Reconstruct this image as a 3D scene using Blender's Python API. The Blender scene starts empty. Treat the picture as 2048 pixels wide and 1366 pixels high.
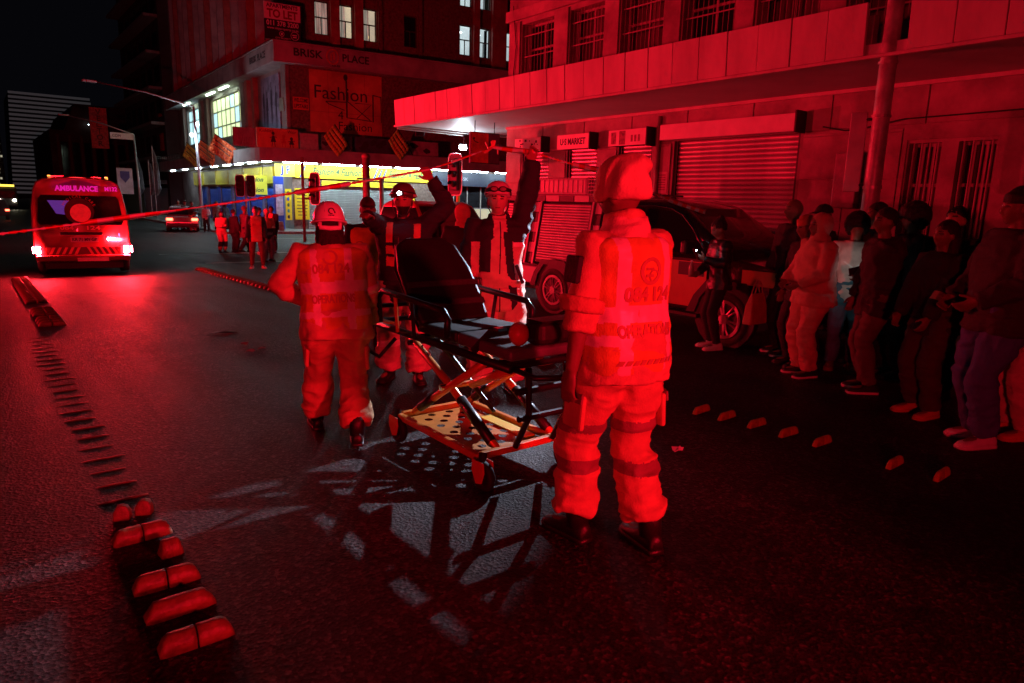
import bpy, bmesh, math, random
import numpy as np
from mathutils import Vector, Matrix, Euler
from mathutils.bvhtree import BVHTree
random.seed(7); rng = np.random.default_rng(7)
R = math.radians
SC = bpy.context.scene
COL = SC.collection

# ------------------------------------------------------------------ camera
cam = bpy.data.objects.new('camera', bpy.data.cameras.new('camera')); COL.objects.link(cam)
cam.data.sensor_width = 36.0
cam.data.lens = 36.0 * 1365 / 2048
cam.data.clip_start = 0.05; cam.data.clip_end = 1000
cam.location = (0, 0, 1.65)
cam.rotation_euler = (R(78.503), R(-1.4554), R(-38.0418))
SC.camera = cam
SC.render.resolution_x = 1024; SC.render.resolution_y = 683

# ------------------------------------------------------------------ night sky
wd = bpy.data.worlds.new('World'); SC.world = wd; wd.use_nodes = True
wn = wd.node_tree; wn.nodes.clear()
wo = wn.nodes.new('ShaderNodeOutputWorld'); wb = wn.nodes.new('ShaderNodeBackground')
sk = wn.nodes.new('ShaderNodeTexSky'); sk.sky_type = 'NISHITA'; sk.sun_disc = False
sk.sun_elevation = R(-6); sk.sun_rotation = R(200)
mxs = wn.nodes.new('ShaderNodeMixRGB'); mxs.inputs[0].default_value = 0.85
mxs.inputs[2].default_value = (0.014, 0.014, 0.022, 1)
wn.links.new(sk.outputs[0], mxs.inputs[1]); wn.links.new(mxs.outputs[0], wb.inputs[0])
wb.inputs[1].default_value = 0.13
wn.links.new(wb.outputs[0], wo.inputs[0])

# ------------------------------------------------------------------ emergency beacons of vehicles outside the frame, plus one added red fill
def spot(name, loc, tgt, power, col, size, blend, rad):
    l = bpy.data.lights.new(name, 'SPOT'); l.energy = power; l.color = col
    l.spot_size = R(size); l.spot_blend = blend; l.shadow_soft_size = rad
    o = bpy.data.objects.new(name, l); COL.objects.link(o); o.location = loc
    o.rotation_euler = (Vector(tgt) - Vector(loc)).to_track_quat('-Z', 'Y').to_euler()
    return o
RED = (1.0, 0.007, 0.026)
spot('beacon_or_fill_light', (-8.0, 13.5, 1.6), (10.5, 13.6, 2.4), 5900, RED, 82, 0.95, 0.14)
spot('beacon_or_fill_light', (2.8, -5.6, 2.35), (2.05, 4.5, 1.2), 4000, RED, 35, 0.5, 0.28)
spot('beacon_or_fill_light', (-5.6, -4.6, 1.6), (3.6, 4.2, 1.2), 1750, RED, 56, 0.6, 0.2)  # unseen fill added to lift the medics and the crowd
# floodlight hung under the canopy end (its fitting is built with the building)
FLOOD = (11.62, 17.25, 3.2)
spot('floodlight_beam', (FLOOD[0]-.06, FLOOD[1]-.1, FLOOD[2]-.03), (3.2, 4.2, 0.3), 75, (0.74, 0.80, 1.0), 36, 0.7, 0.04)
# unseen lamp added behind the tall medic for the pale road patches (its fitting is built with the street furniture)
WORK = (5.56, 5.12, 2.02)
spot('added_work_beam', WORK, (2.1, 3.7, 0.1), 1250, (0.74, 0.80, 1.0), 32, 0.55, 0.02)

SC.view_settings.view_transform = 'Standard'; SC.view_settings.look = 'None'
SC.view_settings.exposure = 0.0; SC.view_settings.gamma = 1.0
SC.render.engine = 'CYCLES'
SC.cycles.use_denoising = True; SC.cycles.use_adaptive_sampling = True; SC.cycles.adaptive_threshold = .02
SC.cycles.max_bounces = 5; SC.cycles.diffuse_bounces = 2; SC.cycles.glossy_bounces = 2
SC.cycles.transmission_bounces = 3; SC.cycles.transparent_max_bounces = 6
SC.cycles.sample_clamp_indirect = 3.0; SC.cycles.sample_clamp_direct = 0.0
SC.cycles.caustics_reflective = False; SC.cycles.caustics_refractive = False

# ------------------------------------------------------------------ materials
MATS = {}
def mat(name, col=(.5, .5, .5), rough=.6, metal=0., amt=.25, scale=6., bump=0., bscale=None, emit=None, es=1., alpha=1., spec=.5, coat=0., stretch=None):
    if name in MATS: return MATS[name]
    m = bpy.data.materials.new(name); m.use_nodes = True
    nt = m.node_tree; b = nt.nodes['Principled BSDF']
    b.inputs['Roughness'].default_value = rough; b.inputs['Metallic'].default_value = metal
    b.inputs['Specular IOR Level'].default_value = spec
    b.inputs['Coat Weight'].default_value = coat
    b.inputs['Base Color'].default_value = (*col, 1)
    if amt or bump:
        tc = nt.nodes.new('ShaderNodeTexCoord'); src = tc.outputs['Object']
        if stretch:
            mp = nt.nodes.new('ShaderNodeMapping'); mp.inputs['Scale'].default_value = stretch
            nt.links.new(src, mp.inputs[0]); src = mp.outputs[0]
    if amt:
        n = nt.nodes.new('ShaderNodeTexNoise'); n.inputs['Scale'].default_value = scale; n.inputs['Detail'].default_value = 5
        n.inputs['Roughness'].default_value = .6
        nt.links.new(src, n.inputs['Vector'])
        cr = nt.nodes.new('ShaderNodeValToRGB')
        cr.color_ramp.elements[0].position = .32; cr.color_ramp.elements[1].position = .68
        cr.color_ramp.elements[0].color = (*[c*(1-amt) for c in col], 1)
        cr.color_ramp.elements[1].color = (*[min(1, c*(1+amt)) for c in col], 1)
        nt.links.new(n.outputs['Fac'], cr.inputs[0]); nt.links.new(cr.outputs[0], b.inputs['Base Color'])
    if bump:
        n2 = nt.nodes.new('ShaderNodeTexNoise'); n2.inputs['Scale'].default_value = bscale or scale*6; n2.inputs['Detail'].default_value = 3
        nt.links.new(src, n2.inputs['Vector'])
        bp = nt.nodes.new('ShaderNodeBump'); bp.inputs['Strength'].default_value = bump; bp.inputs['Distance'].default_value = .02
        nt.links.new(n2.outputs['Fac'], bp.inputs['Height']); nt.links.new(bp.outputs[0], b.inputs['Normal'])
    if emit:
        b.inputs['Emission Color'].default_value = (*emit, 1); b.inputs['Emission Strength'].default_value = es
        if es < 3: m.cycles.emission_sampling = 'NONE'
    if alpha < 1: b.inputs['Alpha'].default_value = alpha
    MATS[name] = m
    return m

# ------------------------------------------------------------------ mesh building
class MB:
    def __init__(s): s.v = []; s.f = []; s.m = []; s.mi = 0
    def add(s, vs, fs):
        b = len(s.v); s.v += [tuple(float(c) for c in v) for v in vs]
        s.f += [[b+i for i in f] for f in fs]; s.m += [s.mi]*len(fs); return s
    def hexa(s, p):
        return s.add(p, [(0,3,2,1),(4,5,6,7),(0,1,5,4),(1,2,6,5),(2,3,7,6),(3,0,4,7)])
    def bb(s, x0, x1, y0, y1, z0, z1):
        return s.hexa([(x0,y0,z0),(x1,y0,z0),(x1,y1,z0),(x0,y1,z0),(x0,y0,z1),(x1,y0,z1),(x1,y1,z1),(x0,y1,z1)])
    def box(s, c, d, rot=None):
        h = [x/2 for x in d]; M = rot.to_matrix() if isinstance(rot, Euler) else (rot if rot is not None else Matrix.Identity(3))
        c = Vector(c)
        return s.hexa([c + M @ Vector((h[0]*a, h[1]*b, h[2]*e)) for a, b, e in ((-1,-1,-1),(1,-1,-1),(1,1,-1),(-1,1,-1),(-1,-1,1),(1,-1,1),(1,1,1),(-1,1,1))])
    def fb(s, fr, u0, u1, n0, n1, z0, z1):     # box in a wall frame (origin, along, outward)
        g = lambda u, n, z: FP(fr, u, n, z)
        return s.hexa([g(u0,n1,z0),g(u1,n1,z0),g(u1,n0,z0),g(u0,n0,z0),g(u0,n1,z1),g(u1,n1,z1),g(u1,n0,z1),g(u0,n0,z1)])
    def quad(s, a, b, c, d): return s.add([a,b,c,d], [(0,1,2,3)])
    def poly(s, pts): return s.add(pts, [tuple(range(len(pts)))])
    def tube(s, pts, rad, n=8, cap=True, up=None):
        pts = [Vector(p) for p in pts]; k = len(pts)
        if not isinstance(rad, (list, tuple)): rad = [rad]*k
        prev = None; rings = []
        for i in range(k):
            t = (pts[min(i+1, k-1)] - pts[max(i-1, 0)])
            if t.length < 1e-9: t = Vector((0,0,1))
            t.normalize()
            if prev is None:
                a = Vector(up) if up is not None else (Vector((1,0,0)) if abs(t.x) < .8 else Vector((0,1,0)))
            else: a = prev
            a = (a - t*a.dot(t))
            if a.length < 1e-6: a = t.orthogonal()
            a.normalize(); prev = a; b = t.cross(a)
            r = rad[i]; ra, rb = r if isinstance(r, (list, tuple)) else (r, r)
            rings.append([pts[i] + a*(ra*math.cos(2*math.pi*j/n)) + b*(rb*math.sin(2*math.pi*j/n)) for j in range(n)])
        return s.loft(rings, cap)
    def loft(s, rings, cap=True, closed=True):
        n = len(rings[0]); vs = [p for r in rings for p in r]; fs = []
        for i in range(len(rings)-1):
            for j in range(n if closed else n-1):
                q = (j+1) % n; fs.append((i*n+j, i*n+q, (i+1)*n+q, (i+1)*n+j))
        if cap:
            fs.append(tuple(reversed(range(n)))); fs.append(tuple((len(rings)-1)*n+j for j in range(n)))
        return s.add(vs, fs)
    def ell(s, c, r, n=12, m=8, rot=None, z0=-1., z1=1.):
        c = Vector(c); M = rot.to_matrix() if isinstance(rot, Euler) else (rot if rot is not None else Matrix.Identity(3))
        if not isinstance(r, (list, tuple)): r = (r, r, r)
        rings = []
        a0 = math.asin(max(-1, z0)); a1 = math.asin(min(1, z1))
        for i in range(m+1):
            a = a0 + (a1-a0)*i/m; ca = max(math.cos(a), 1e-3)
            rings.append([c + M @ Vector((r[0]*ca*math.cos(2*math.pi*j/n), r[1]*ca*math.sin(2*math.pi*j/n), r[2]*math.sin(a))) for j in range(n)])
        return s.loft(rings, True)
    def lathe(s, prof, n=16, c=(0,0,0), axis='z'):   # prof: (radius, height)
        rings = []
        for r, h in prof:
            ring = []
            for j in range(n):
                a = 2*math.pi*j/n; x, y = r*math.cos(a), r*math.sin(a)
                p = (x, y, h) if axis == 'z' else ((h, x, y) if axis == 'x' else (y, h, x))
                ring.append(Vector(c) + Vector(p))
            rings.append(ring)
        return s.loft(rings, True)
    def ring(s, prof, n=24, c=(0,0,0), axis='x'):     # closed profile turned about an axis: a real ring, open in the middle
        m = len(prof); vs = []
        for j in range(n):
            a = 2*math.pi*j/n
            for r, h in prof:
                x, y = r*math.cos(a), r*math.sin(a); p = (x, y, h) if axis == 'z' else ((h, x, y) if axis == 'x' else (y, h, x)); vs.append(Vector(c)+Vector(p))
        return s.add(vs, [(j*m+i, j*m+(i+1) % m, ((j+1) % n)*m+(i+1) % m, ((j+1) % n)*m+i) for j in range(n) for i in range(m)])
    def prism(s, poly, d0, d1, fn):              # poly in 2D, fn(a, b, d) -> 3D
        return s.loft([[fn(a, b, d0) for a, b in poly], [fn(a, b, d1) for a, b in poly]], True)
    def wall(s, fr, u0, u1, z0, z1, holes=(), depth=.2):
        us = sorted({u0, u1, *[h[0] for h in holes], *[h[1] for h in holes]}); us = [u for u in us if u0 <= u <= u1]
        zs = sorted({z0, z1, *[h[2] for h in holes], *[h[3] for h in holes]}); zs = [z for z in zs if z0 <= z <= z1]
        for a, b in zip(us, us[1:]):
            for c, d in zip(zs, zs[1:]):
                mu, mz = (a+b)/2, (c+d)/2
                if any(h[0] < mu < h[1] and h[2] < mz < h[3] for h in holes): continue
                s.quad(FP(fr,a,0,c), FP(fr,b,0,c), FP(fr,b,0,d), FP(fr,a,0,d))
        for a, b, c, d in holes:
            q = [(a,c),(b,c),(b,d),(a,d)]
            for i in range(4):
                (ua, za), (ub, zb) = q[i], q[(i+1) % 4]
                s.quad(FP(fr,ua,0,za), FP(fr,ub,0,zb), FP(fr,ub,-depth,zb), FP(fr,ua,-depth,za))
        return s
    def mesh(s, name):
        me = bpy.data.meshes.new(name); me.from_pydata(s.v, [], s.f)
        if any(s.m): me.polygons.foreach_set('material_index', s.m)
        me.update(); return me
def FP(fr, u, n, z):
    O, a, b = fr; return (O[0]+a[0]*u+b[0]*n, O[1]+a[1]*u+b[1]*n, z)

PW = {}
def thing(name, label, cat, loc=(0,0,0), rz=0, group=None, kind=None, world=False):
    o = bpy.data.objects.new(name, None); COL.objects.link(o); o.empty_display_size = .1
    o.location = loc; o.rotation_euler = (0, 0, rz); tag(o, label, cat, group, kind)
    if world: PW[o.name] = (Matrix.Translation(loc) @ Matrix.Rotation(rz, 4, 'Z')).inverted()
    return o
def tag(o, label=None, cat=None, group=None, kind=None):
    if label: o['label'] = label
    if cat: o['category'] = cat
    if group: o['group'] = group
    if kind: o['kind'] = kind
    return o
def obj(name, mb, m=None, parent=None, smooth=False, bevel=0., seg=2, label=None, loc=None, angle=40):
    me = mb if isinstance(mb, bpy.types.Mesh) else mb.mesh(name)
    for x in (m if isinstance(m, (list, tuple)) else [m]):
        if x is not None and len(me.materials) < 8: me.materials.append(x)
    if smooth: me.polygons.foreach_set('use_smooth', [True]*len(me.polygons))
    o = bpy.data.objects.new(name, me); COL.objects.link(o)
    if loc: o.location = loc
    if parent is not None:
        o.parent = parent
        if parent.name in PW:
            PW[o.name] = PW[parent.name]
            if parent.type == 'EMPTY': o.matrix_parent_inverse = PW[parent.name]
    if bevel:
        b = o.modifiers.new('bevel', 'BEVEL'); b.width = bevel; b.segments = seg; b.limit_method = 'ANGLE'; b.angle_limit = R(angle)
    if label: o['label'] = label
    return o
def rep(name, o, loc, parent):      # a repeat that shares its mesh
    c = bpy.data.objects.new(name, o.data); COL.objects.link(c); c.parent = parent; c.location = loc
    c.matrix_parent_inverse = o.matrix_parent_inverse
    for md in o.modifiers:
        n = c.modifiers.new(md.name, md.type)
        if md.type == 'BEVEL': n.width = md.width; n.segments = md.segments; n.limit_method = 'ANGLE'; n.angle_limit = md.angle_limit
    return c
def text(name, s, size, org, right, up, m, parent, bold=0., shear=0., ext=.004, width=None, align='CENTER', smallcaps=False):
    cu = bpy.data.curves.new('t', 'FONT'); cu.body = s; cu.size = size; cu.align_x = align; cu.align_y = 'CENTER'
    cu.offset = bold; cu.shear = shear; cu.extrude = ext; cu.resolution_u = 3
    t = bpy.data.objects.new('t', cu); COL.objects.link(t)
    me = bpy.data.meshes.new_from_object(t); bpy.data.objects.remove(t); bpy.data.curves.remove(cu)
    me.materials.clear()
    r = Vector(right).normalized(); u = Vector(up).normalized(); n = r.cross(u)
    k = 1.
    if width and len(me.vertices):
        xs = [v.co.x for v in me.vertices]; k = width/max(1e-6, max(xs)-min(xs))
    o_ = Vector(org)
    for v in me.vertices:
        c = v.co.copy(); v.co = o_ + r*(c.x*k) + u*c.y + n*c.z
    me.update()
    return obj(name, me, m, parent)

def gz(y): return -0.02*min(max(y-3, 0), 25)

# ------------------------------------------------------------------ ground
def asphalt():
    m = bpy.data.materials.new('asphalt'); m.use_nodes = True; nt = m.node_tree; b = nt.nodes['Principled BSDF']
    N = nt.nodes.new; L = nt.links.new
    g = N('ShaderNodeNewGeometry'); P = g.outputs['Position']
    fine = N('ShaderNodeTexNoise'); fine.inputs['Scale'].default_value = 85; fine.inputs['Detail'].default_value = 6; fine.inputs['Roughness'].default_value = .75; L(P, fine.inputs['Vector'])
    big = N('ShaderNodeTexNoise'); big.inputs['Scale'].default_value = .55; big.inputs['Detail'].default_value = 7; big.inputs['Roughness'].default_value = .62; L(P, big.inputs['Vector'])
    mp = N('ShaderNodeMapping'); mp.inputs['Scale'].default_value = (3.0, .16, 1); L(P, mp.inputs[0])
    strk = N('ShaderNodeTexNoise'); strk.inputs['Scale'].default_value = 1.2; strk.inputs['Detail'].default_value = 5; L(mp.outputs[0], strk.inputs['Vector'])
    c1 = N('ShaderNodeValToRGB'); c1.color_ramp.elements[0].position = .3; c1.color_ramp.elements[1].position = .72
    c1.color_ramp.elements[0].color = (.018,.018,.019,1); c1.color_ramp.elements[1].color = (.046,.045,.046,1); L(big.outputs['Fac'], c1.inputs[0])
    c2 = N('ShaderNodeValToRGB'); c2.color_ramp.elements[0].position = .3; c2.color_ramp.elements[1].position = .75
    c2.color_ramp.elements[0].color = (.25,.25,.25,1); c2.color_ramp.elements[1].color = (1.9,1.9,1.9,1); L(fine.outputs['Fac'], c2.inputs[0])
    mx = N('ShaderNodeMixRGB'); mx.blend_type = 'MULTIPLY'; mx.inputs[0].default_value = 1; L(c1.outputs[0], mx.inputs[1]); L(c2.outputs[0], mx.inputs[2])
    c3 = N('ShaderNodeValToRGB'); c3.color_ramp.elements[0].position = .35; c3.color_ramp.elements[1].position = .7
    c3.color_ramp.elements[0].color = (.7,.7,.7,1); c3.color_ramp.elements[1].color = (1.25,1.25,1.25,1); L(strk.outputs['Fac'], c3.inputs[0])
    mx2 = N('ShaderNodeMixRGB'); mx2.blend_type = 'MULTIPLY'; mx2.inputs[0].default_value = 1; L(mx.outputs[0], mx2.inputs[1]); L(c3.outputs[0], mx2.inputs[2])
    # cracks
    vo = N('ShaderNodeTexVoronoi'); vo.feature = 'DISTANCE_TO_EDGE'; vo.inputs['Scale'].default_value = .55
    wob = N('ShaderNodeTexNoise'); wob.inputs['Scale'].default_value = 2.2; wob.inputs['Detail'].default_value = 4; L(P, wob.inputs['Vector'])
    ad = N('ShaderNodeMixRGB'); ad.blend_type = 'ADD'; ad.inputs[0].default_value = .5; L(P, ad.inputs[1]); L(wob.outputs['Color'], ad.inputs[2]); L(ad.outputs[0], vo.inputs['Vector'])
    cc = N('ShaderNodeValToRGB'); cc.color_ramp.elements[0].position = .0; cc.color_ramp.elements[1].position = .012
    cc.color_ramp.elements[0].color = (.35,.35,.35,1); cc.color_ramp.elements[1].color = (1,1,1,1); L(vo.outputs['Distance'], cc.inputs[0])
    mx3 = N('ShaderNodeMixRGB'); mx3.blend_type = 'MULTIPLY'; mx3.inputs[0].default_value = .8; L(mx2.outputs[0], mx3.inputs[1]); L(cc.outputs[0], mx3.inputs[2])
    st = N('ShaderNodeTexVoronoi'); st.inputs['Scale'].default_value = 58; st.inputs['Randomness'].default_value = 1; L(P, st.inputs['Vector'])
    sp = N('ShaderNodeSeparateColor'); L(st.outputs['Color'], sp.inputs[0])
    c5 = N('ShaderNodeValToRGB'); c5.color_ramp.elements[0].position = .1; c5.color_ramp.elements[1].position = 1.; c5.color_ramp.elements[0].color = (.35,.35,.35,1); c5.color_ramp.elements[1].color = (2.6,2.5,2.4,1)
    e5 = c5.color_ramp.elements.new(.72); e5.color = (.95,.95,.95,1); L(sp.outputs[0], c5.inputs[0])
    mx4 = N('ShaderNodeMixRGB'); mx4.blend_type = 'MULTIPLY'; mx4.inputs[0].default_value = 1; L(mx3.outputs[0], mx4.inputs[1]); L(c5.outputs[0], mx4.inputs[2])
    pt = N('ShaderNodeTexVoronoi'); pt.inputs['Scale'].default_value = .33; L(ad.outputs[0], pt.inputs['Vector']); sp2 = N('ShaderNodeSeparateColor'); L(pt.outputs['Color'], sp2.inputs[0])
    c6 = N('ShaderNodeValToRGB'); c6.color_ramp.elements[0].color = (.55,.55,.55,1); c6.color_ramp.elements[1].color = (1.3,1.3,1.3,1); L(sp2.outputs[0], c6.inputs[0])
    mx5 = N('ShaderNodeMixRGB'); mx5.blend_type = 'MULTIPLY'; mx5.inputs[0].default_value = 1; L(mx4.outputs[0], mx5.inputs[1]); L(c6.outputs[0], mx5.inputs[2])
    L(mx5.outputs[0], b.inputs['Base Color'])
    rr = N('ShaderNodeMapRange'); rr.inputs['To Min'].default_value = .42; rr.inputs['To Max'].default_value = .70; L(strk.outputs['Fac'], rr.inputs['Value']); L(rr.outputs[0], b.inputs['Roughness'])
    b.inputs['Specular IOR Level'].default_value = .14
    bp = N('ShaderNodeBump'); bp.inputs['Strength'].default_value = .9; bp.inputs['Distance'].default_value = .010
    hh = N('ShaderNodeMath'); hh.operation = 'ADD'; L(fine.outputs['Fac'], hh.inputs[0]); L(st.outputs['Distance'], hh.inputs[1]); L(hh.outputs[0], bp.inputs['Height']); L(bp.outputs[0], b.inputs['Normal'])
    return m
ASPH = asphalt()
def sheet(name, x0, x1, ys, dz, m, kind='structure', xs=None):
    mb = MB(); xs = xs or [x0, x1]
    for a, b in zip(ys, ys[1:]):
        for c, d in zip(xs, xs[1:]):
            mb.quad((c,a,gz(a)+dz),(d,a,gz(a)+dz),(d,b,gz(b)+dz),(c,b,gz(b)+dz))
    return tag(obj(name, mb, m), kind=kind)
sheet('road', -120, 160, [-60, 1, 3, 5, 10, 20, 28, 60, 420], 0, ASPH)
PAVE = mat('pavement_concrete', (.16,.155,.15), .75, amt=.3, scale=3, bump=.3, bscale=60)
KERB = mat('kerb_concrete', (.24,.23,.22), .7, amt=.3, scale=5, bump=.3, bscale=50)
def pave(name, poly, h=.14):       # a raised pavement slab over the sloping road
    mb = MB(); mb.loft([[(x,y,gz(y)-.05) for x,y in poly],[(x,y,gz(y)+h) for x,y in poly]]); return tag(obj(name, mb, PAVE), kind='structure')
pave('pavement', [(9.62,-25),(14,-25),(14,3),(9.62,3)]); pave('pavement', [(9.62,3.002),(14,3.002),(14,17.4),(9.62,17.4)])
pave('pavement', [(14.002,14.8),(70,14.8),(70,17.4),(14.002,17.4)])
pave('pavement', [(11.3,40.4),(70,40.4),(70,60),(11.3,60)]); pave('pavement', [(11.3,60.002),(70,60.002),(70,240),(11.3,240)])
def kerbs(name, pts):   # kerb stones one by one, a metre each
    par = thing(name, None, None, kind='structure'); 
    for (ax, ay), (bx, by) in zip(pts, pts[1:]):
        L = math.hypot(bx-ax, by-ay); n = int(L); dx, dy = (bx-ax)/L, (by-ay)/L; nx, ny = dy, -dx
        first = None
        for i in range(n):
            x, y = ax+dx*(i+.5)*L/n, ay+dy*(i+.5)*L/n; k = L/n/2-.006
            mb = MB(); 
            q = [(x-dx*k, y-dy*k), (x+dx*k, y+dy*k)]
            mb.loft([[(q[0][0]+nx*a, q[0][1]+ny*a, gz(q[0][1])+z) for a, z in ((-.13,-.05),(.012,-.05),(.012,.10),(-.02,.148),(-.13,.148))],
                     [(q[1][0]+nx*a, q[1][1]+ny*a, gz(q[1][1])+z) for a, z in ((-.13,-.05),(.012,-.05),(.012,.10),(-.02,.148),(-.13,.148))]])
            obj('kerb_stone', mb, KERB, par)
    return par
kerbs('kerb', [(9.6,17.42),(9.6,-2)])
kerbs('kerb', [(11.28,90),(11.28,40.38),(30,40.38)])
# ------------------------------------------------------------------ building with the long canopy (right side)
STONE = mat('painted_plaster', (.26,.24,.22), .75, amt=.45, scale=1.1, bump=.35, bscale=25)
STONE2 = mat('stone_cladding', (.26,.235,.215), .7, amt=.4, scale=1.6, bump=.3, bscale=18)
PANEL = mat('fascia_panel_paint', (.46,.43,.40), .65, amt=.22, scale=2.0, bump=.2, bscale=14, stretch=(1,1.2,.3))
SOFF = mat('soffit_paint', (.50,.48,.46), .6, amt=.14, scale=.9, bump=.12, bscale=6)
DARKM = mat('dark_metal', (.035,.035,.038), .45, .6, amt=.2)
STEEL = mat('shutter_steel', (.42,.41,.40), .36, .35, amt=.25, scale=2.5, bump=.08, bscale=9)
GLASSD = mat('dark_window_glass', (.012,.012,.014), .08, amt=0, spec=.6)
FRAME = mat('steel_window_frame', (.30,.28,.26), .5, amt=.2)
BLIND = mat('window_blind', (.22,.2,.19), .8, amt=.2, scale=3, stretch=(1,9,1))
BLACK = mat('black_paint', (.012,.012,.013), .5, amt=.2)
XW, XF, HC = 11.67, 9.35, 3.63
fw = ((XW, 0), (0, 1), (-1, 0))
rb = thing('canopy_building', 'plaster office building with roller shutters under a long street canopy', 'building', (XW, 5, 0), world=True)
shut = [(13.45,14.52,-.3,2.97),(11.74,12.77,-.3,2.97),(10.09,11.07,-.3,2.97),(6.72,9.50,-.3,2.98)]
low = [(4.43,4.89,1.05,2.71),(3.71,4.2,1.05,2.71),(2.2,2.7,1.05,2.71),(1.45,1.95,1.05,2.71)]
upy = [(13.42,14.66),(11.72,12.84),(10.0,11.2),(8.30,9.50),(6.62,7.82),(4.9,6.1),(3.2,4.4),(1.5,2.7)]
up = [(a,b,4.55,6.12) for a,b in upy] + [(a,b,7.6,9.3) for a,b in upy]
mb = MB(); mb.wall(fw, -14, 15.2, -.5, HC-.03, shut+low, .22); mb.wall(fw, -14, 15.2, HC+.16, 10.5, up, .32)
e = ((XW, 15.2), (1, 0), (0, 1)); mb.wall(e, 0, 22, -.5, 10.5)
mb.bb(XW+.01, XW+22, -14, 15.19, 10.49, 10.7)
obj('wall', mb, STONE, rb)
# stone piers and string courses, each proud of the plaster
for a, b in zip([15.19]+[q[0] for q in upy], [q[1] for q in upy]+[-14]):
    mb = MB(); mb.fb(fw, b+.04, a-.04, .001, .05, 4.5, 6.2); obj('pier', mb, STONE2, rb, bevel=.01)
for z0, z1, n in ((6.24,6.5,.09),(7.2,7.5,.06)):
    mb = MB(); mb.fb(fw, -14, 15.26, .001, n, z0, z1); obj('string_course', mb, STONE2, rb, bevel=.01)
for u0, u1 in ((14.56,15.19),(12.81,13.41),(11.11,11.70),(9.56,10.05),(5.0,6.66)):   # cladding slabs between the shutters
    z = .02; k = 0
    while z < 2.9:
        h = .72; mb = MB(); n = max(1, round((u1-u0)/.85)); w = (u1-u0)/n
        for i in range(n):
            mb = MB(); mb.fb(fw, u0+i*w+.006, u0+(i+1)*w-.006, .001, .024+.004*((k+i) % 2), z, min(z+h-.012, 2.94)); obj('cladding_slab', mb, STONE2, rb, bevel=.004, seg=1)
        z += h; k += 1
for i in range(8):
    u1 = 15.19-i*1.5
    if u1 < 2: break
    mb = MB(); mb.fb(fw, u1-1.49, u1-.012, .001, .028, 3.0, HC-.06); obj('cladding_slab', mb, STONE2, rb, bevel=.004, seg=1)
for u0, u1 in ((2.72,3.69),(4.9+.02,5.0-.01)):
    mb = MB(); mb.fb(fw, u0, u1, .001, .02, .02, 2.95); obj('cladding_slab', mb, STONE2, rb, bevel=.004, seg=1)
mb = MB(); mb.fb(fw, 1.0, 4.98, .001, .026, 2.76, 2.99); obj('cladding_slab', mb, STONE2, rb, bevel=.004, seg=1)
# roller shutters, slat by slat
def slat_mesh(fr, u0, u1, pitch):
    prof = [(-.004,0),(.010,.12),(.020,.35),(.022,.6),(.014,.86),(-.002,.97),(-.012,.99),(-.012,0)]
    mb = MB(); mb.loft([[FP(fr, u, n-.1, z*pitch) for n, z in prof] for u in (u0, u1)]); return mb
def shutter(par, fr, u0, u1, z0, z1, pitch, m, box_h=.0, rail=DARKM, name='roller_shutter', mbox=None):
    base = MB(); base.fb(fr, u0, u0+.06, -.16, -.04, z0, z1); base.fb(fr, u1-.06, u1, -.16, -.04, z0, z1)
    sh = obj(name, base, rail, par)
    n = int((z1-z0)/pitch); first = None
    for i in range(n):
        z = z1-(i+1)*pitch
        if first is None:
            first = obj('slat', slat_mesh(fr, u0+.04, u1-.04, pitch), m, sh, smooth=False, loc=(0,0,z)); z00 = z
        else: rep('slat', first, (0,0,z), sh)
    return sh
for a, b, c, d in shut: shutter(rb, fw, a, b, c, d, .089, STEEL)
mb = MB(); mb.fb(fw, 6.66, 9.66, .03, .30, 2.985, 3.29); obj('shutter_box', mb, mat('shutter_box_paint', (.6,.58,.56), .5, amt=.12, scale=3), rb, bevel=.012)
mb = MB(); mb.fb(fw, 6.63, 6.658, .03, .36, 2.96, 3.33); obj('shaded_box_end', mb, BLACK, rb)  # black plate puts the shade of the box's near end into colour
# windows with burglar bars
def window(par, fr, u0, u1, z0, z1, rec, glass, frame, bars=0, trans=.6, mull=1, blind=None, fw_=.05):
    f = MB(); 
    for a, b in ((u0,u0+fw_),(u1-fw_,u1)): f.fb(fr, a, b, -rec, -rec+.05, z0, z1)
    f.fb(fr, u0+fw_, u1-fw_, -rec, -rec+.05, z0, z0+fw_); f.fb(fr, u0+fw_, u1-fw_, -rec, -rec+.05, z1-fw_, z1)
    zt = z0+(z1-z0)*trans
    if trans: f.fb(fr, u0+fw_, u1-fw_, -rec+.002, -rec+.045, zt-.025, zt+.025)
    for k in range(mull):
        u = u0+(u1-u0)*(k+1)/(mull+1); f.fb(fr, u-.02, u+.02, -rec+.004, -rec+.04, z0+fw_, z1-fw_)
    w = obj('window', f, frame, par)
    p = MB(); p.quad(FP(fr,u0+.01,-rec+.02,z0+.01),FP(fr,u1-.01,-rec+.02,z0+.01),FP(fr,u1-.01,-rec+.02,z1-.01),FP(fr,u0+.01,-rec+.02,z1-.01)); obj('pane', p, glass, w)
    if blind:
        p = MB(); p.quad(FP(fr,u0,-rec-.12,z0),FP(fr,u1,-rec-.12,z0),FP(fr,u1,-rec-.12,z1),FP(fr,u0,-rec-.12,z1)); obj('curtain', p, blind, w)
    if bars:
        b = MB(); n = bars
        for k in range(n):
            u = u0+(u1-u0)*(k+.5)/n; b.tube([FP(fr,u,-.07,z0),FP(fr,u,-.07,z1)], .008, 6)
        for q in (.18,.5,.82): b.fb(fr, u0, u1, -.082, -.062, z0+(z1-z0)*q-.012, z0+(z1-z0)*q+.012)
        obj('burglar_bars', b, FRAME, w)
    return w
GLASSP = mat('window_glass', (.02,.02,.022), .06, amt=0, alpha=.35, spec=.6)
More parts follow.
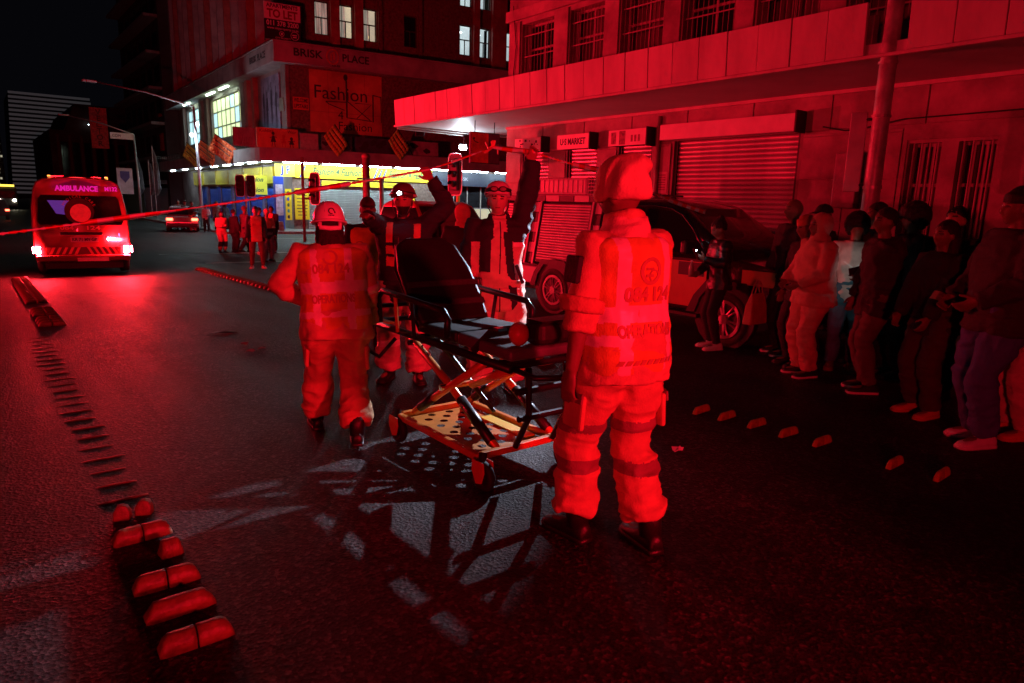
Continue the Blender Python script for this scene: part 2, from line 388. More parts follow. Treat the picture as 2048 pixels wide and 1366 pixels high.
for k, (a, b, c, d) in enumerate(up): window(rb, fw, a, b, c, d, .3, GLASSP, FRAME, bars=10 if d < 7 else 0, trans=.62, mull=1, blind=BLIND if k % 3 else GLASSD)
for a, b, c, d in low:
    w = window(rb, fw, a, b, c, d, .2, GLASSP, FRAME, trans=.62, mull=2, blind=BLIND)
mb = MB(); 
for k in range(4):
    for (a, b, c, d) in low[:2]:
        u = a+(b-a)*(k+.5)/4; mb.tube([FP(fw,u,-.04,c),FP(fw,u,-.04,d)], .014, 6)
obj('window_bars', mb, FRAME, rb)
# canopy: slab, soffit trim and fascia panels one by one
cn = MB(); cn.bb(XF+.06, XW-.002, -14, 17.14, HC, HC+.14); cn.bb(XW-.002, 34, 15.22, 17.14, HC, HC+.14)
canopy = obj('canopy', cn, SOFF, rb)
mb = MB(); mb.bb(XF-.03, XF+.075, -14, 17.2, HC-.05, HC-.004); mb.bb(XF+.08, 34, 17.1, 17.2, HC-.05, HC-.004); obj('fascia_lip', mb, PANEL, canopy, bevel=.01)
mb = MB(); mb.bb(XW-.075, XW-.003, -14, 15.18, HC-.07, HC-.004); obj('soffit_trim', mb, PANEL, canopy, bevel=.008)
mb = MB(); mb.bb(XF+.075, XF+.2, -14, 4.12, HC+.14, HC+.5); mb.bb(XF+.075, XF+.2, 4.58, 17.05, HC+.14, HC+.5); obj('upstand', mb, STONE, canopy)
y = 17.16; i = 0
while y > -9:
    y1 = y-.522
    if not (4.10 < (y+y1)/2 < 4.62):
        y0_, y1_ = y-.005, y1+.005
        t = random.uniform(-.006, .006); mb = MB()
        a, b = (y1_, y0_)
        if b > 4.56 > a: a = 4.56
        if a < 4.14 < b: b = 4.14
        mb.hexa([(XF+.0+t,a,HC+.002),(XF+.05+t,a,HC+.002),(XF+.05+t,b,HC+.002),(XF+t,b,HC+.002),
                 (XF-.035+t,a,HC+.64),(XF+.015+t,a,HC+.64),(XF+.015+t,b,HC+.64),(XF-.035+t,b,HC+.64)])
        obj('fascia_panel', mb, PANEL, canopy, bevel=.006, seg=1)
    y = y1
x = XF+.08
while x < 20:
    mb = MB(); mb.bb(x+.005, x+.517, 17.16, 17.2, HC+.002, HC+.64); obj('fascia_panel', mb, PANEL, canopy, bevel=.006, seg=1); x += .522
# things on the wall and under the canopy
SGW = mat('white_sign_face', (.62,.6,.6), .5, amt=.12, scale=3)
INK = mat('sign_ink', (.03,.025,.03), .6, amt=0)
signs = [(13.43,14.47,'white shop sign box above the leftmost narrow shutter', 'EXA'), (11.74,12.82,'white shop sign box with dark lettering over the middle narrow shutter','U-S MARKET'), (10.03,11.11,'white shop sign box with pictures over the narrow shutter next to the wide one','BAR')]
for k, (a, b, lab, tx) in enumerate(signs):
    s = thing('shop_sign', lab, 'sign', (XW-.15, (a+b)/2, 2.92), group='sign boxes over the shutters', world=True)
    mb = MB(); mb.fb(fw, a, b, .285, .30, 2.93, 3.26); obj('face', mb, SGW, s)
    mb = MB(); mb.fb(fw, a+.004, b-.004, .03, .284, 2.934, 3.256); mb.fb(fw, a-.03, a-.002, .03, .31, 2.9, 3.29); obj('casing', mb, BLACK, s)  # black sides carry the shade of the boxes' near faces
    up_ = (0,0,1); rt = (0,-1,0); X = XW-.301
    if k == 0:
        for q in range(14):
            yy = random.uniform(a+.1, b-.1); zz = random.uniform(2.98, 3.2); obj('print', MB().fb(fw, yy, yy+random.uniform(.02,.09), .3005, .302+.0003*q, zz, zz+random.uniform(.02,.06)), INK, s)
    elif k == 1: text('lettering', 'U·S MARKET', .2, (X, (a+b)/2, 3.09), rt, up_, INK, s, bold=.006, width=.86)
    else:
        FPR = mat('faded_print', (.2,.12,.12), .6, amt=.5, scale=14)
        for u0, u1, z0, z1 in [(b-.23,b-.08,2.97,3.22),(b-.5,b-.32,2.95,3.24)]+[(a+.16+.1*q,a+.22+.1*q,3.0,3.14) for q in range(3)]: obj('print', MB().fb(fw, u0, u1, .3005, .302, z0, z1), FPR, s)
s = thing('paper_notice', 'pale paper notice pasted on the wall beside the wide roller shutter', 'notice', (XW-.03, 9.8, 1.93), world=True)
mb = MB(); mb.fb(fw, 9.60, 9.95, .029, .033, 1.93, 2.37); obj('sheet', mb, mat('paper', (.4,.38,.37), .8, amt=.25, scale=8), s)
mb = MB()
for q in range(7): mb.fb(fw, 9.65, 9.9-.03*(q % 3), .0335, .0345, 1.99+q*.05, 2.015+q*.05)
obj('print', mb, mat('faded_print', (.2,.12,.12), .6, amt=.5, scale=14), s)
# hanging sign
s = thing('hanging_sign', 'square sign board half red and half dark hanging under the canopy', 'sign', (10.45, 14.5, 2.6), world=True)
mb = MB(); mb.bb(10.0, 10.9, 14.5, 14.58, 2.6, 3.36); obj('casing', mb, DARKM, s, bevel=.01)
mb = MB(); mb.bb(10.02, 10.54, 14.492, 14.499, 2.62, 3.34); obj('red_panel', mb, mat('red_sign_panel', (.75,.06,.05), .5, amt=.3, scale=5), s)
mb = MB(); mb.bb(10.55, 10.88, 14.492, 14.499, 2.62, 3.34); obj('dark_panel', mb, mat('purple_sign_panel', (.10,.03,.09), .5, amt=.4, scale=5), s)
mb = MB(); mb.tube([(10.15,14.54,3.36),(10.15,14.54,HC)], .012); mb.tube([(10.75,14.54,3.36),(10.75,14.54,HC)], .012); obj('hanger', mb, DARKM, s)
mb = MB(); mb.fb(((10.02,14.49),(1,0),(0,-1)), .04, .1, .003, .005, 3.18, 3.22); mb.tube([(10.06,14.488,3.2),(10.12,14.488,3.12),(10.22,14.488,3.1)], .012, 5); obj('print', mb, INK, s)
# floodlights
LAMPW = mat('floodlight_glass', (.8,.85,.9), .3, amt=0, emit=(.74,.88,1.0), es=600)
def floodlight(lab, c, lit):
    s = thing('floodlight', lab, 'floodlight', c, world=True)
    d = (Vector((2.4,3.4,.2))-Vector(c)).normalized(); M = d.to_track_quat('Y', 'Z').to_matrix()
    mb = MB(); mb.box(Vector(c)-M@Vector((0,.05,0)), (.26,.07,.2), M); obj('housing', mb, DARKM, s, bevel=.012)
    mb = MB(); mb.box(Vector(c)-M@Vector((0,.008,0)), (.2,.01,.13), M); obj('lens', mb, LAMPW if lit else GLASSD, s)
    mb = MB(); mb.tube([(c[0]+.05,c[1]+.03,c[2]),(c[0]+.05,c[1]+.03,HC-.06)], .015); mb.bb(c[0]-.02,c[0]+.12,c[1]-.03,c[1]+.09,HC-.075,HC-.052); obj('bracket', mb, DARKM, s)
floodlight('bright white floodlight under the far end of the red-lit canopy', FLOOD, True)
floodlight('unlit floodlight at the canopy corner above the flags', (10.2, 17.3, 3.5), False)
s = tag(obj('cable_conduit', MB().tube([(9.45,17.24,HC-.075),(10.6,17.24,HC-.08),(11.6,17.24,HC-.09)], .022), PANEL), 'pale conduit running along the canopy end towards the floodlight', 'conduit')
# pole through the canopy notch
PAINT = mat('weathered_pole_paint', (.42,.40,.39), .42, .2, amt=.35, scale=5, bump=.15, bscale=20)
s = thing('street_pole', 'thick round steel pole rising through a gap in the canopy edge', 'pole', (9.42, 4.34, gz(4.34)), world=True)
mb = MB(); mb.tube([(9.42,4.34,gz(4.3)+.1),(9.44,4.35,2.2),(9.47,4.35,9)], [.115,.105,.085], 20); obj('post', mb, PAINT, s, smooth=True)
for z in (1.95,2.85,3.5):
    mb = MB(); mb.tube([(9.44,4.35,z),(9.44,4.35,z+.035)], .118, 20); obj('clamp_band', mb, STEEL, s)
s = thing('pole_sign_panel', 'narrow sign panel seen nearly edge on, clamped to the thick pole', 'sign', (9.35, 4.6, 1.9), world=True)
mb = MB(); mb.box((9.42,4.62,2.42), (.06,.2,1.02), Euler((0,0,R(14)))); obj('panel', mb, STEEL, s, bevel=.01)
mb = MB()
for z in (2.0,2.84): mb.tube([(9.44,4.4,z),(9.43,4.56,z)], .02)
obj('bracket', mb, DARKM, s)
s = tag(obj('cabinet', MB().fb(fw, 5.55,5.95,.03,.2,1.7,2.6), mat('grey_cabinet', (.2,.19,.19), .5), bevel=.02), 'slim grey service cabinet on the wall right of the wide shutter', 'cabinet')

# pipes and cables on the wall
tag(obj('downpipe', MB().tube([(XW-.07,9.88,.15),(XW-.07,9.88,3.5)], .045, 10), STONE2, smooth=True), 'thin downpipe on the wall left of the wide roller shutter', 'pipe')
tag(obj('wall_cable', MB().tube([(XW-.06,6.3,3.05),(XW-.06,5.9,2.96),(XW-.06,5.5,3.0),(XW-.06,5.0,3.08),(XW-.06,3.0,3.1)], .012, 6), BLACK), 'sagging black cable on the wall right of the wide roller shutter', 'cable')
tag(obj('wall_cable', MB().tube([(XW-.08,14.95,6.6),(XW-.08,14.8,5.6),(XW-.08,14.98,4.3)], .012, 6), BLACK), 'black cable hanging down the upper wall corner of the canopy building', 'cable')
# ------------------------------------------------------------------ corner building across the side street
OB = (15.14, 42.5)
_a, _b = R(8), R(1.5)
frR = (OB, (math.cos(_a), -math.sin(_a)), (-math.sin(_a), -math.cos(_a)))
frL = (OB, (math.sin(_b), math.cos(_b)), (-math.cos(_b), math.sin(_b)))
def meet(nl, nr):     # plan point where the two faces, moved out by nl and nr, meet
    (ox, oy), (lx, ly), (lnx, lny) = frL; _, (rx, ry), (rnx, rny) = frR
    ax, ay = ox+lnx*nl, oy+lny*nl; bx, by = ox+rnx*nr, oy+rny*nr
    d = lx*(-ry)-(-rx)*ly; t = ((bx-ax)*(-ry)-(-rx)*(by-ay))/d
    return (ax+lx*t, ay+ly*t)
def sub(fr, n): O, u, v = fr; return ((O[0]+v[0]*n, O[1]+v[1]*n), u, v)
wL, wR = sub(frL, -1.2), sub(frR, -1.2)
WC = meet(-1.2, -1.2)
def ucoord(fr, p): return (p[0]-fr[0][0])*fr[1][0]+(p[1]-fr[0][1])*fr[1][1]
cuL, cuR = ucoord(wL, WC), ucoord(wR, WC)
BPL = mat('corner_plaster', (.25,.22,.21), .8, amt=.35, scale=.7, bump=.4, bscale=12)
BBR = mat('brown_brick', (.15,.105,.085), .85, amt=.45, scale=7, bump=.5, bscale=30)
BCON = mat('corner_concrete', (.33,.31,.31), .75, amt=.3, scale=.9, bump=.25, bscale=10)
YEL = mat('yellow_sign', (.72,.62,.02), .5, amt=.1, scale=2)
BLU = mat('blue_paint', (.02,.06,.42), .45, amt=.2, scale=3)
bk = thing('corner_building', 'tall corner block with finned upper floors and a lit shop canopy', 'building', (WC[0], WC[1], -.5), world=True)
hL = [(4.2,6.6,-.4,2.35),(7.2,10.6,-.4,2.35),(11.2,14.6,-.4,2.35),(15.2,18.6,-.4,2.35),(19.2,22.6,-.4,2.35),(23.2,26.6,-.4,2.35),
      (11.2,20.2,6.2,9.3),(23.9,29.2,6.2,9.2)]
hR = [(1.95,9.4,-.4,2.4),(11.2,20,-.4,2.7)]
winR2 = [(2.78,3.66),(4.33,5.2),(5.86,6.78),(8.64,9.56),(12.71,13.6),(14.17,15.06),(16.3,17.2),(18.2,19.1)]
hR += [(a,b,11.6,13.55) for a,b in winR2] + [(a,b,14.75,16.7) for a,b in winR2]
mb = MB(); mb.wall(wL, cuL, 33, -.7, 20, hL, .3); obj('wall', mb, BPL, bk)
mb = MB(); mb.wall(wR, cuR, 30, -.7, 20, hR, .3); obj('wall', mb, BBR, bk)
mb = MB(); p = [FP(wL,33,0,20)[:2], WC, FP(wR,30,0,20)[:2], (60,60)]; mb.loft([[(x,y,19.9) for x,y in p],[(x,y,20.2) for x,y in p]]); obj('roof', mb, BCON, bk)
# projecting fascia band around the first floor
def bandL(nl0, nl1, z0, z1, m, name, ul=32.3, ur=24, bev=.03, par=None):
    o, i = meet(nl1, nl1), meet(nl0, nl0)
    poly = [FP(frL,ul,nl1,0)[:2], o, FP(frR,ur,nl1,0)[:2], FP(frR,ur,nl0,0)[:2], i, FP(frL,ul,nl0,0)[:2]]
    mb = MB(); mb.loft([[(x,y,z0) for x,y in poly],[(x,y,z1) for x,y in poly]]); return obj(name, mb, m, par or bk, bevel=bev)
bandL(-1.19, 0, 9.58, 10.62, BCON, 'fascia_band')
bandL(-1.19, .06, 10.621, 10.72, BCON, 'coping'); bandL(-.2, .03, 9.5, 9.579, BCON, 'drip_edge')
# vertical fins of the upper left face
for i in range(17):
    u = 1.35+i*1.85
    mb = MB(); w = .42 if i == 0 or i == 16 else .13
    mb.fb(wL, u, u+w, .002, .62, 10.73, 20); obj('fin', mb, BCON if i % 3 else mat('red_painted_fin', (.34,.10,.09), .7, amt=.3, scale=2), bk)
    if i < 16:
        f = MB(); f.fb(wL, u+.5, u+1.75, .004, .05, 10.75, 11.2); f.fb(wL, u+.5, u+1.75, .004, .05, 13.4, 14.2); o = obj('spandrel', f, BCON, bk)
        g = MB(); g.fb(wL, u+.5, u+1.75, .003, .02, 11.22, 13.38); obj('window_strip', g, GLASSD, bk)
        g = MB(); g.fb(wL, u+.5, u+1.75, .003, .02, 14.22, 17.3); obj('window_strip', g, GLASSD, bk)
# upper windows on the right face: curtains lit from inside
WARM = mat('lit_room_warm', (.6,.55,.4), .8, amt=.25, scale=1.5, emit=(.95,.80,.62), es=.42)
COOL = mat('lit_room_cool', (.6,.6,.6), .8, amt=.2, scale=1.5, emit=(.70,.86,.90), es=.55)
def curtain_mat(nm, a, b, s):
    m = bpy.data.materials.new(nm); m.use_nodes = True; nt = m.node_tree; bs = nt.nodes['Principled BSDF']
    tc = nt.nodes.new('ShaderNodeTexCoord'); mp = nt.nodes.new('ShaderNodeMapping'); mp.inputs['Scale'].default_value = (4,4,.25)
    n = nt.nodes.new('ShaderNodeTexNoise'); n.inputs['Scale'].default_value = 2.3; n.inputs['Detail'].default_value = 3
    cr = nt.nodes.new('ShaderNodeValToRGB'); cr.color_ramp.elements[0].position = .35; cr.color_ramp.elements[1].position = .66
    cr.color_ramp.elements[0].color = (*a,1); cr.color_ramp.elements[1].color = (*b,1)
    for x, y in ((tc.outputs['Object'], mp.inputs[0]), (mp.outputs[0], n.inputs['Vector']), (n.outputs['Fac'], cr.inputs[0]), (cr.outputs[0], bs.inputs['Emission Color']), (cr.outputs[0], bs.inputs['Base Color'])): nt.links.new(x, y)
    m.cycles.emission_sampling = 'NONE'; bs.inputs['Emission Strength'].default_value = s; bs.inputs['Roughness'].default_value = .9
    return m
CURT = curtain_mat('lit_net_curtain', (.30,.26,.22), (.85,.74,.62), .34)
BULB = mat('lamp_bulb', (1,.8,.4), .5, amt=0, emit=(1,.72,.25), es=7)
for row, (z0, z1) in enumerate(((11.6,13.55),(14.75,16.7))):
    for k, (a, b) in enumerate(winR2):
        lit = (row == 0 and k in (0,1,2,4,5,6)) or (row == 1 and k in (4,5,7))
        fr = ((wR[0][0], wR[0][1]), wR[1], wR[2])
        f = MB()
        for q0, q1 in ((a,a+.06),(b-.06,b)): f.fb(fr, q0, q1, -.22, -.16, z0, z1)
        f.fb(fr, a+.06, b-.06, -.22, -.16, z0, z0+.06); f.fb(fr, a+.06, b-.06, -.22, -.16, z1-.06, z1); zt = z0+(z1-z0)*.52; f.fb(fr, a+.06, b-.06, -.215, -.165, zt-.035, zt+.035)
        f.fb(fr, (a+b)/2-.03, (a+b)/2+.03, -.213, -.17, z0+.06, zt-.035)
        w = obj('window', f, mat('dark_brown_frame', (.05,.035,.03), .5), bk)
        if not lit:
            g = MB(); g.fb(fr, a+.01, b-.01, -.21, -.19, z0+.01, z1-.01); obj('pane', g, GLASSD, w)
        else:
            room = MB()   # shallow lit room behind the glass
            for nn, (q, r2) in enumerate((((a,b),(z0,z1)),)):
                room.quad(FP(fr,a-.5,-1.9,z0-.3),FP(fr,b+.5,-1.9,z0-.3),FP(fr,b+.5,-1.9,z1+.3),FP(fr,a-.5,-1.9,z1+.3))
                room.quad(FP(fr,a-.5,-.3,z1+.3),FP(fr,b+.5,-.3,z1+.3),FP(fr,b+.5,-1.9,z1+.3),FP(fr,a-.5,-1.9,z1+.3))
            obj('room', room, WARM if k < 4 else COOL, w)
            g = MB(); g.quad(FP(fr,a+.01,-.2,z0+.01),FP(fr,b-.01,-.2,z0+.01),FP(fr,b-.01,-.2,z1-.01),FP(fr,a+.01,-.2,z1-.01)); obj('pane', g, mat('clear_glass', (.02,.02,.02), .05, amt=0, alpha=.12), w)
            if k < 4:
                c = MB(); n = 14; span = (a, b) if k == 0 else (a, a+(b-a)*.5)
                pr = [(span[0]+(span[1]-span[0])*i/n, -.34+.03*math.sin(i*2.4)) for i in range(n+1)]
                c.loft([[FP(fr,u,v,z0) for u, v in pr],[FP(fr,u,v,z1) for u, v in pr]], cap=False, closed=False); obj('curtain', c, CURT, w)
                if k in (1,2): obj('table_lamp', MB().ell(FP(fr,b-.25,-1.2,z0+.5), (.11,.11,.14)), BULB, w)
            else: obj('ceiling_lamp', MB().ell(FP(fr,(a+b)/2,-1.1,z1-.25), (.22,.22,.06)), mat('cool_lamp', (1,1,1), .5, amt=0, emit=(.85,.95,1), es=6), w)
for k, (a, b) in enumerate(winR2[:-1]):
    c = winR2[k+1][0]
    if c-b < 1.4:
        mb = MB(); mb.fb(wR, b+.06, c-.06, .003, .3, 10.73, 20); obj('pilaster', mb, mat('red_brown_pilaster', (.30,.13,.11), .8, amt=.35, scale=2, bump=.3), bk)
    else:
        mb = MB(); mb.fb(wR, b+.06, b+.3, .003, .2, 10.73, 20); obj('pilaster', mb, BBR, bk)
# lit first-floor windows of the left face
LIT1 = mat('lit_hall_glass', (.5,.55,.4), .5, amt=.3, scale=.8, emit=(.62,.80,.42), es=1.5, stretch=(1,1,.6))
LIT2 = mat('lit_hall_glass_cool', (.4,.5,.6), .5, amt=.35, scale=1.1, emit=(.42,.72,.80), es=1.4)
MULL = mat('white_mullion', (.55,.56,.5), .5, amt=.1)
for (a, b, z0, z1), m, nm in (((11.2,20.2,6.2,9.3),LIT1,7),((23.9,29.2,6.2,9.2),LIT2,4)):
    f = MB()
    for i in range(nm+1): u = a+(b-a)*i/nm; f.fb(wL, u-.05, u+.05, -.26, -.14, z0, z1)
    for q in (.0,.3,.68,1): z = z0+(z1-z0)*q; f.fb(wL, a+.05, b-.05, -.25, -.16, z-.05, z+.05)
    w = obj('window', f, MULL, bk)
    for i in range(nm):
        for j, (qa, qb) in enumerate(((0,.3),(.3,.68),(.68,1))):
            u0, u1 = a+(b-a)*i/nm+.06, a+(b-a)*(i+1)/nm-.06
            g = MB(); g.fb(wL, u0, u1, -.215, -.2, z0+(z1-z0)*qa+.06, z0+(z1-z0)*qb-.06); obj('pane', g, m if (i*7+j*3) % 5 else LIT2, w)
for u in (.9,9.9,20.7,22.6,29.6): 
    mb = MB(); mb.fb(wL, u, u+.9, .003, .25, 4.5, 9.57); obj('pilaster', mb, BPL, bk, bevel=.02)
for u in (7.3,8.8):
    mb = MB(); mb.fb(wL, u, u+.5, .003, .32, 4.5, 9.57); obj('pilaster', mb, mat('red_painted_fin', (.34,.10,.09), .7), bk)
mb = MB(); mb.ell(FP(wL,26,-.12,7.9), (.16,.16,.16)); obj('window_lamp', mb, mat('bright_lamp', (1,1,1), .5, amt=0, emit=(.75,.95,1), es=26), bk)
mb = MB(); 
for u in (13.5,17.5,26): mb.fb(frL, u-1.2, u+1.2, -.62, -.5, 9.5, 9.575)
obj('soffit_lamps', mb, mat('soffit_tube', (1,1,1), .5, amt=0, emit=(.66,.9,.66), es=26), bk)
# signs of the shop upstairs
PRP = mat('purple_poster', (.22,.2,.3), .6, amt=.5, scale=1.6)
s = thing('poster_board', 'pale purple poster board with clothed figures on the corner block', 'poster', FP(wL,4,.1,5.8), world=True)
mb = MB(); mb.fb(wL, 2.5, 6.2, .05, .12, 5.85, 9.3); obj('board', mb, PRP, s)
for u, h, w in ((3.2,2.6,.32),(4.1,2.9,.3),(5.0,2.4,.34),(5.7,2.8,.26)):
    mb = MB(); z = 6.0; pts = [(u-w*.5,z),(u-w*.25,z),(u,z+h*.42),(u+w*.25,z),(u+w*.5,z),(u+w*.45,z+h*.5),(u+w*.7,z+h*.55),(u+w*.5,z+h*.82),(u+w*.15,z+h*.86),(u+w*.2,z+h),(u-w*.2,z+h),(u-w*.15,z+h*.86),(u-w*.5,z+h*.82),(u-w*.7,z+h*.5),(u-w*.42,z+h*.5)]
    mb.prism(pts, .121, .125, lambda a, b, d: FP(wL, a, d, b)); obj('printed_figure', mb, mat('poster_dark_print', (.05,.03,.06), .6, amt=.3), s)
s = thing('shop_name_board', 'large orange shop name panel with thin dark lettering and a drawn hanger', 'sign', FP(wR,4.6,.1,5.8), world=True)
ORB = mat('orange_board', (.55,.22,.10), .6, amt=.35, scale=.6)
for i in range(4):
    for j in range(3):
        mb = MB(); u0, z0 = 2.3+i*1.18, 5.75+j*1.25; mb.fb(wR, u0+.008, u0+1.17, .05, .1, z0+.008, z0+1.24); obj('tile_panel', mb, ORB, s)
uR3 = Vector((*frR[1], 0)); Z3 = (0,0,1)
tx = lambda st, sz, u, z, w=None, b=0., par=s, n=.104, fr=wR, m=INK, sh=0.: text('lettering', st, sz, FP(fr,u,n,z), Vector((*fr[1],0)), Z3, m, par, bold=b, width=w, shear=sh)
tx('Fashion', 1.15, 4.3, 8.15, 3.4); tx('4', .75, 4.25, 6.85); tx('Fashion', .72, 5.2, 6.2, 2.2)
mb = MB()
def stroke(pts, w=.03): mb.tube([FP(wR,u,.106,z) for u, z in pts], w, 5)
stroke([(3.3,7.65),(4.6,7.7)]); stroke([(3.3,7.65),(3.5,7.5),(4.5,7.2)]); stroke([(4.65,9.0),(4.65,6.75)],.06); stroke([(4.65,7.8),(6.2,6.7)]); stroke([(5.2,7.7),(6.3,7.7),(5.3,6.75)]); stroke([(6.4,8.3),(6.4,6.6)],.05); stroke([(4.7,6.75),(6.3,6.65)]); stroke([(6.95,8.2),(6.95,6.6)]); stroke([(6.4,8.3),(6.95,8.2)]); mb.ell(FP(wR,4.62,.1,9.2),(.16,.03,.2)); obj('line_drawing', mb, INK, s)
s = thing('welcome_board', 'small red board reading WELCOME UPSTAIRS on the block corner', 'sign', FP(wR,1.6,.1,7), world=True)
mb = MB(); mb.fb(wR, 1.28, 2.24, .04, .08, 7.0, 7.75); obj('board', mb, mat('red_board', (.62,.08,.06), .5, amt=.15), s)
tx('WELCOME', .32, 1.76, 7.55, .84, .008, s, .083); tx('UPSTAIRS', .32, 1.76, 7.2, .86, .008, s, .083)
s = thing('welcome_board', 'small pale welcome board round the corner from the red WELCOME UPSTAIRS board', 'sign', FP(wL,1.5,.1,7), world=True)
mb = MB(); mb.fb(wL, 1.25, 2.1, .27, .3, 6.9, 7.7); obj('board', mb, mat('green_grey_board', (.25,.28,.22), .5), s)
# BRISK PLACE letters on the fascia
tx('BRISK', .62, 2.0, 10.14, 1.75, .012, bk, .006, frR, BLACK); tx('PLACE', .62, 4.95, 10.14, 1.7, .012, bk, .006, frR, BLACK)
mb = MB(); c = [FP(frR, 3.5+.36*math.cos(t*math.pi/12), .02, 10.14+.42*math.sin(t*math.pi/12)) for t in range(25)]; mb.tube(c, .045, 6); mb.tube([FP(frR,3.4,.02,9.9),FP(frR,3.42,.02,10.3),FP(frR,3.62,.02,10.4)], .05, 6); mb.tube([FP(frR,3.6,.02,10.35),FP(frR,3.58,.02,10.0)], .05, 6)
obj('round_emblem', mb, mat('emblem_red', (.55,.12,.10), .5), bk)
tx('co.za', .24, 3.7, 9.66, None, .004, bk, .006, frR, BLACK)
text('lettering', 'BRISK PLACE', .55, FP(frL,3.2,.006,10.1), (-frL[1][0],-frL[1][1],0), Z3, BLACK, bk, bold=.01, width=3.2)
# APARTMENTS TO LET board
s = thing('to_let_board', 'white and black board advertising APARTMENTS TO LET above the fascia', 'sign', FP(frR,.6,-.2,10.73), world=True)
fT = sub(frR, -.2)
mb = MB(); mb.fb(fT, -.42, 1.66, 0, .06, 11.84, 12.75); obj('white_panel', mb, mat('white_board', (.75,.7,.7), .5, amt=.08), s)
mb = MB(); mb.fb(fT, -.42, 1.66, 0, .06, 10.74, 11.838); obj('black_panel', mb, BLACK, s)
RDL = mat('red_lettering', (.22,.01,.01), .5, amt=0); WHL = mat('white_lettering', (.75,.72,.72), .5, amt=0)
tx('APARTMENTS', .3, .62, 12.58, 1.8, .008, s, .063, fT, INK); tx('TO LET', .62, .62, 12.14, 1.75, .02, s, .063, fT, RDL)
tx('011 378 3200', .38, .62, 11.62, 1.85, .01, s, .063, fT, WHL); tx('www.cityproperty.co.za', .18, .62, 11.36, 1.8, .002, s, .063, fT, WHL)
for cx, cz, rr in ((.55,11.08,.13),(1.3,11.05,.23)): obj('round_mark', MB().tube([FP(fT, cx+rr*math.cos(t*math.pi/10), .066, cz+rr*math.sin(t*math.pi/10)) for t in range(21)], .016, 5), WHL, s)
for q in ((.5,.6,11.02,11.14),(1.15,1.42,11.06,11.12),(1.18,1.4,10.95,11.01)): obj('mark_bar', MB().fb(fT, q[0], q[1], .062, .066, q[2], q[3]), WHL, s)
tx('CITY PROPERTY', .12, .62, 10.84, .9, .0, s, .063, fT, WHL)
mb = MB(); mb.tube([FP(fT,1.7,0,12.4),FP(fT,2.0,-.3,10.75)], .03, 6); mb.tube([FP(fT,-.3,-.02,12.7),FP(fT,-.3,-.6,10.75)], .03, 6); obj('stay', mb, DARKM, s)
# lower canopy with a rounded corner, a parapet and tube lights
def canopy_path(n, k=8, rad=2.2, ul=34, ur=19):
    c = Vector(meet(n, n)); a = Vector(frL[1]); b = Vector(frR[1]); pts = [Vector(FP(frL,ul,n,0)[:2])]
    p0, p1 = c+a*rad, c+b*rad
    for i in range(k+1):
        t = i/k; pts.append((1-t)**2*p0+2*t*(1-t)*c+t*t*p1)
    pts.append(Vector(FP(frR,ur,n,0)[:2])); return pts
def canopy_band(n0, n1, z0, z1, m, name, par, r0=None, bev=.02, ul=34, ur=19):
    o = canopy_path(n1, ul=ul, ur=ur); i = canopy_path(n0, rad=max(.4, 2.2-(n1-n0)), ul=ul, ur=ur)
    poly = [tuple(p) for p in o]+[tuple(p) for p in reversed(i)]
    mb = MB()
    k = len(o)
    for q in range(k-1):
        A, B, C_, D = o[q], o[q+1], i[q+1], i[q]
        mb.hexa([(*A,z0),(*B,z0),(*C_,z0),(*D,z0),(*A,z1),(*B,z1),(*C_,z1),(*D,z1)])
    return obj(name, mb, m, par)
SOFW = mat('white_soffit', (.62,.62,.62), .5, amt=.08, scale=1)
cp = canopy_band(-1.18, 1.48, 3.78, 3.92, SOFW, 'shop_canopy', bk)
canopy_band(1.485, 1.56, 3.68, 4.46, BCON, 'canopy_fascia', cp)
canopy_band(1.3, 1.48, 4.2, 4.46, BCON, 'canopy_upstand', cp)
TUBE = mat('fluorescent_tube', (1,1,1), .5, amt=0, emit=(.70,.90,1.0), es=80)
TUBED = mat('dim_fluorescent_tube', (1,1,1), .5, amt=0, emit=(.74,.9,1.0), es=34)
for u in (1.3,3.7,6.1,8.5,10.9,13.3,16):
    t = obj('tube_light', MB().fb(frR, u-1.02, u+1.02, .05, .19, 3.68, 3.775), TUBE, cp)
for u in (.4,3.4,6.4,9.5,13,18,23,28):
    t = obj('tube_light', MB().fb(frL, u-.8, u+.8, .5, .6, 3.70, 3.775), TUBE if u < 9 else TUBED, cp)
for i in range(26):   # balcony railing on the left part
    u = 8+i*1.0; obj('railing_panel', MB().fb(frL, u+.02, u+.96, 1.34, 1.37, 4.95, 5.0).fb(frL, u+.02, u+.96, 1.34, 1.37, 4.55, 4.6).tube([FP(frL,u+.5,1.355,4.46),FP(frL,u+.5,1.355,5.0)], .03, 5).tube([FP(frL,u+.2,1.355,4.58),FP(frL,u+.8,1.355,4.98)], .02, 5), DARKM, cp)
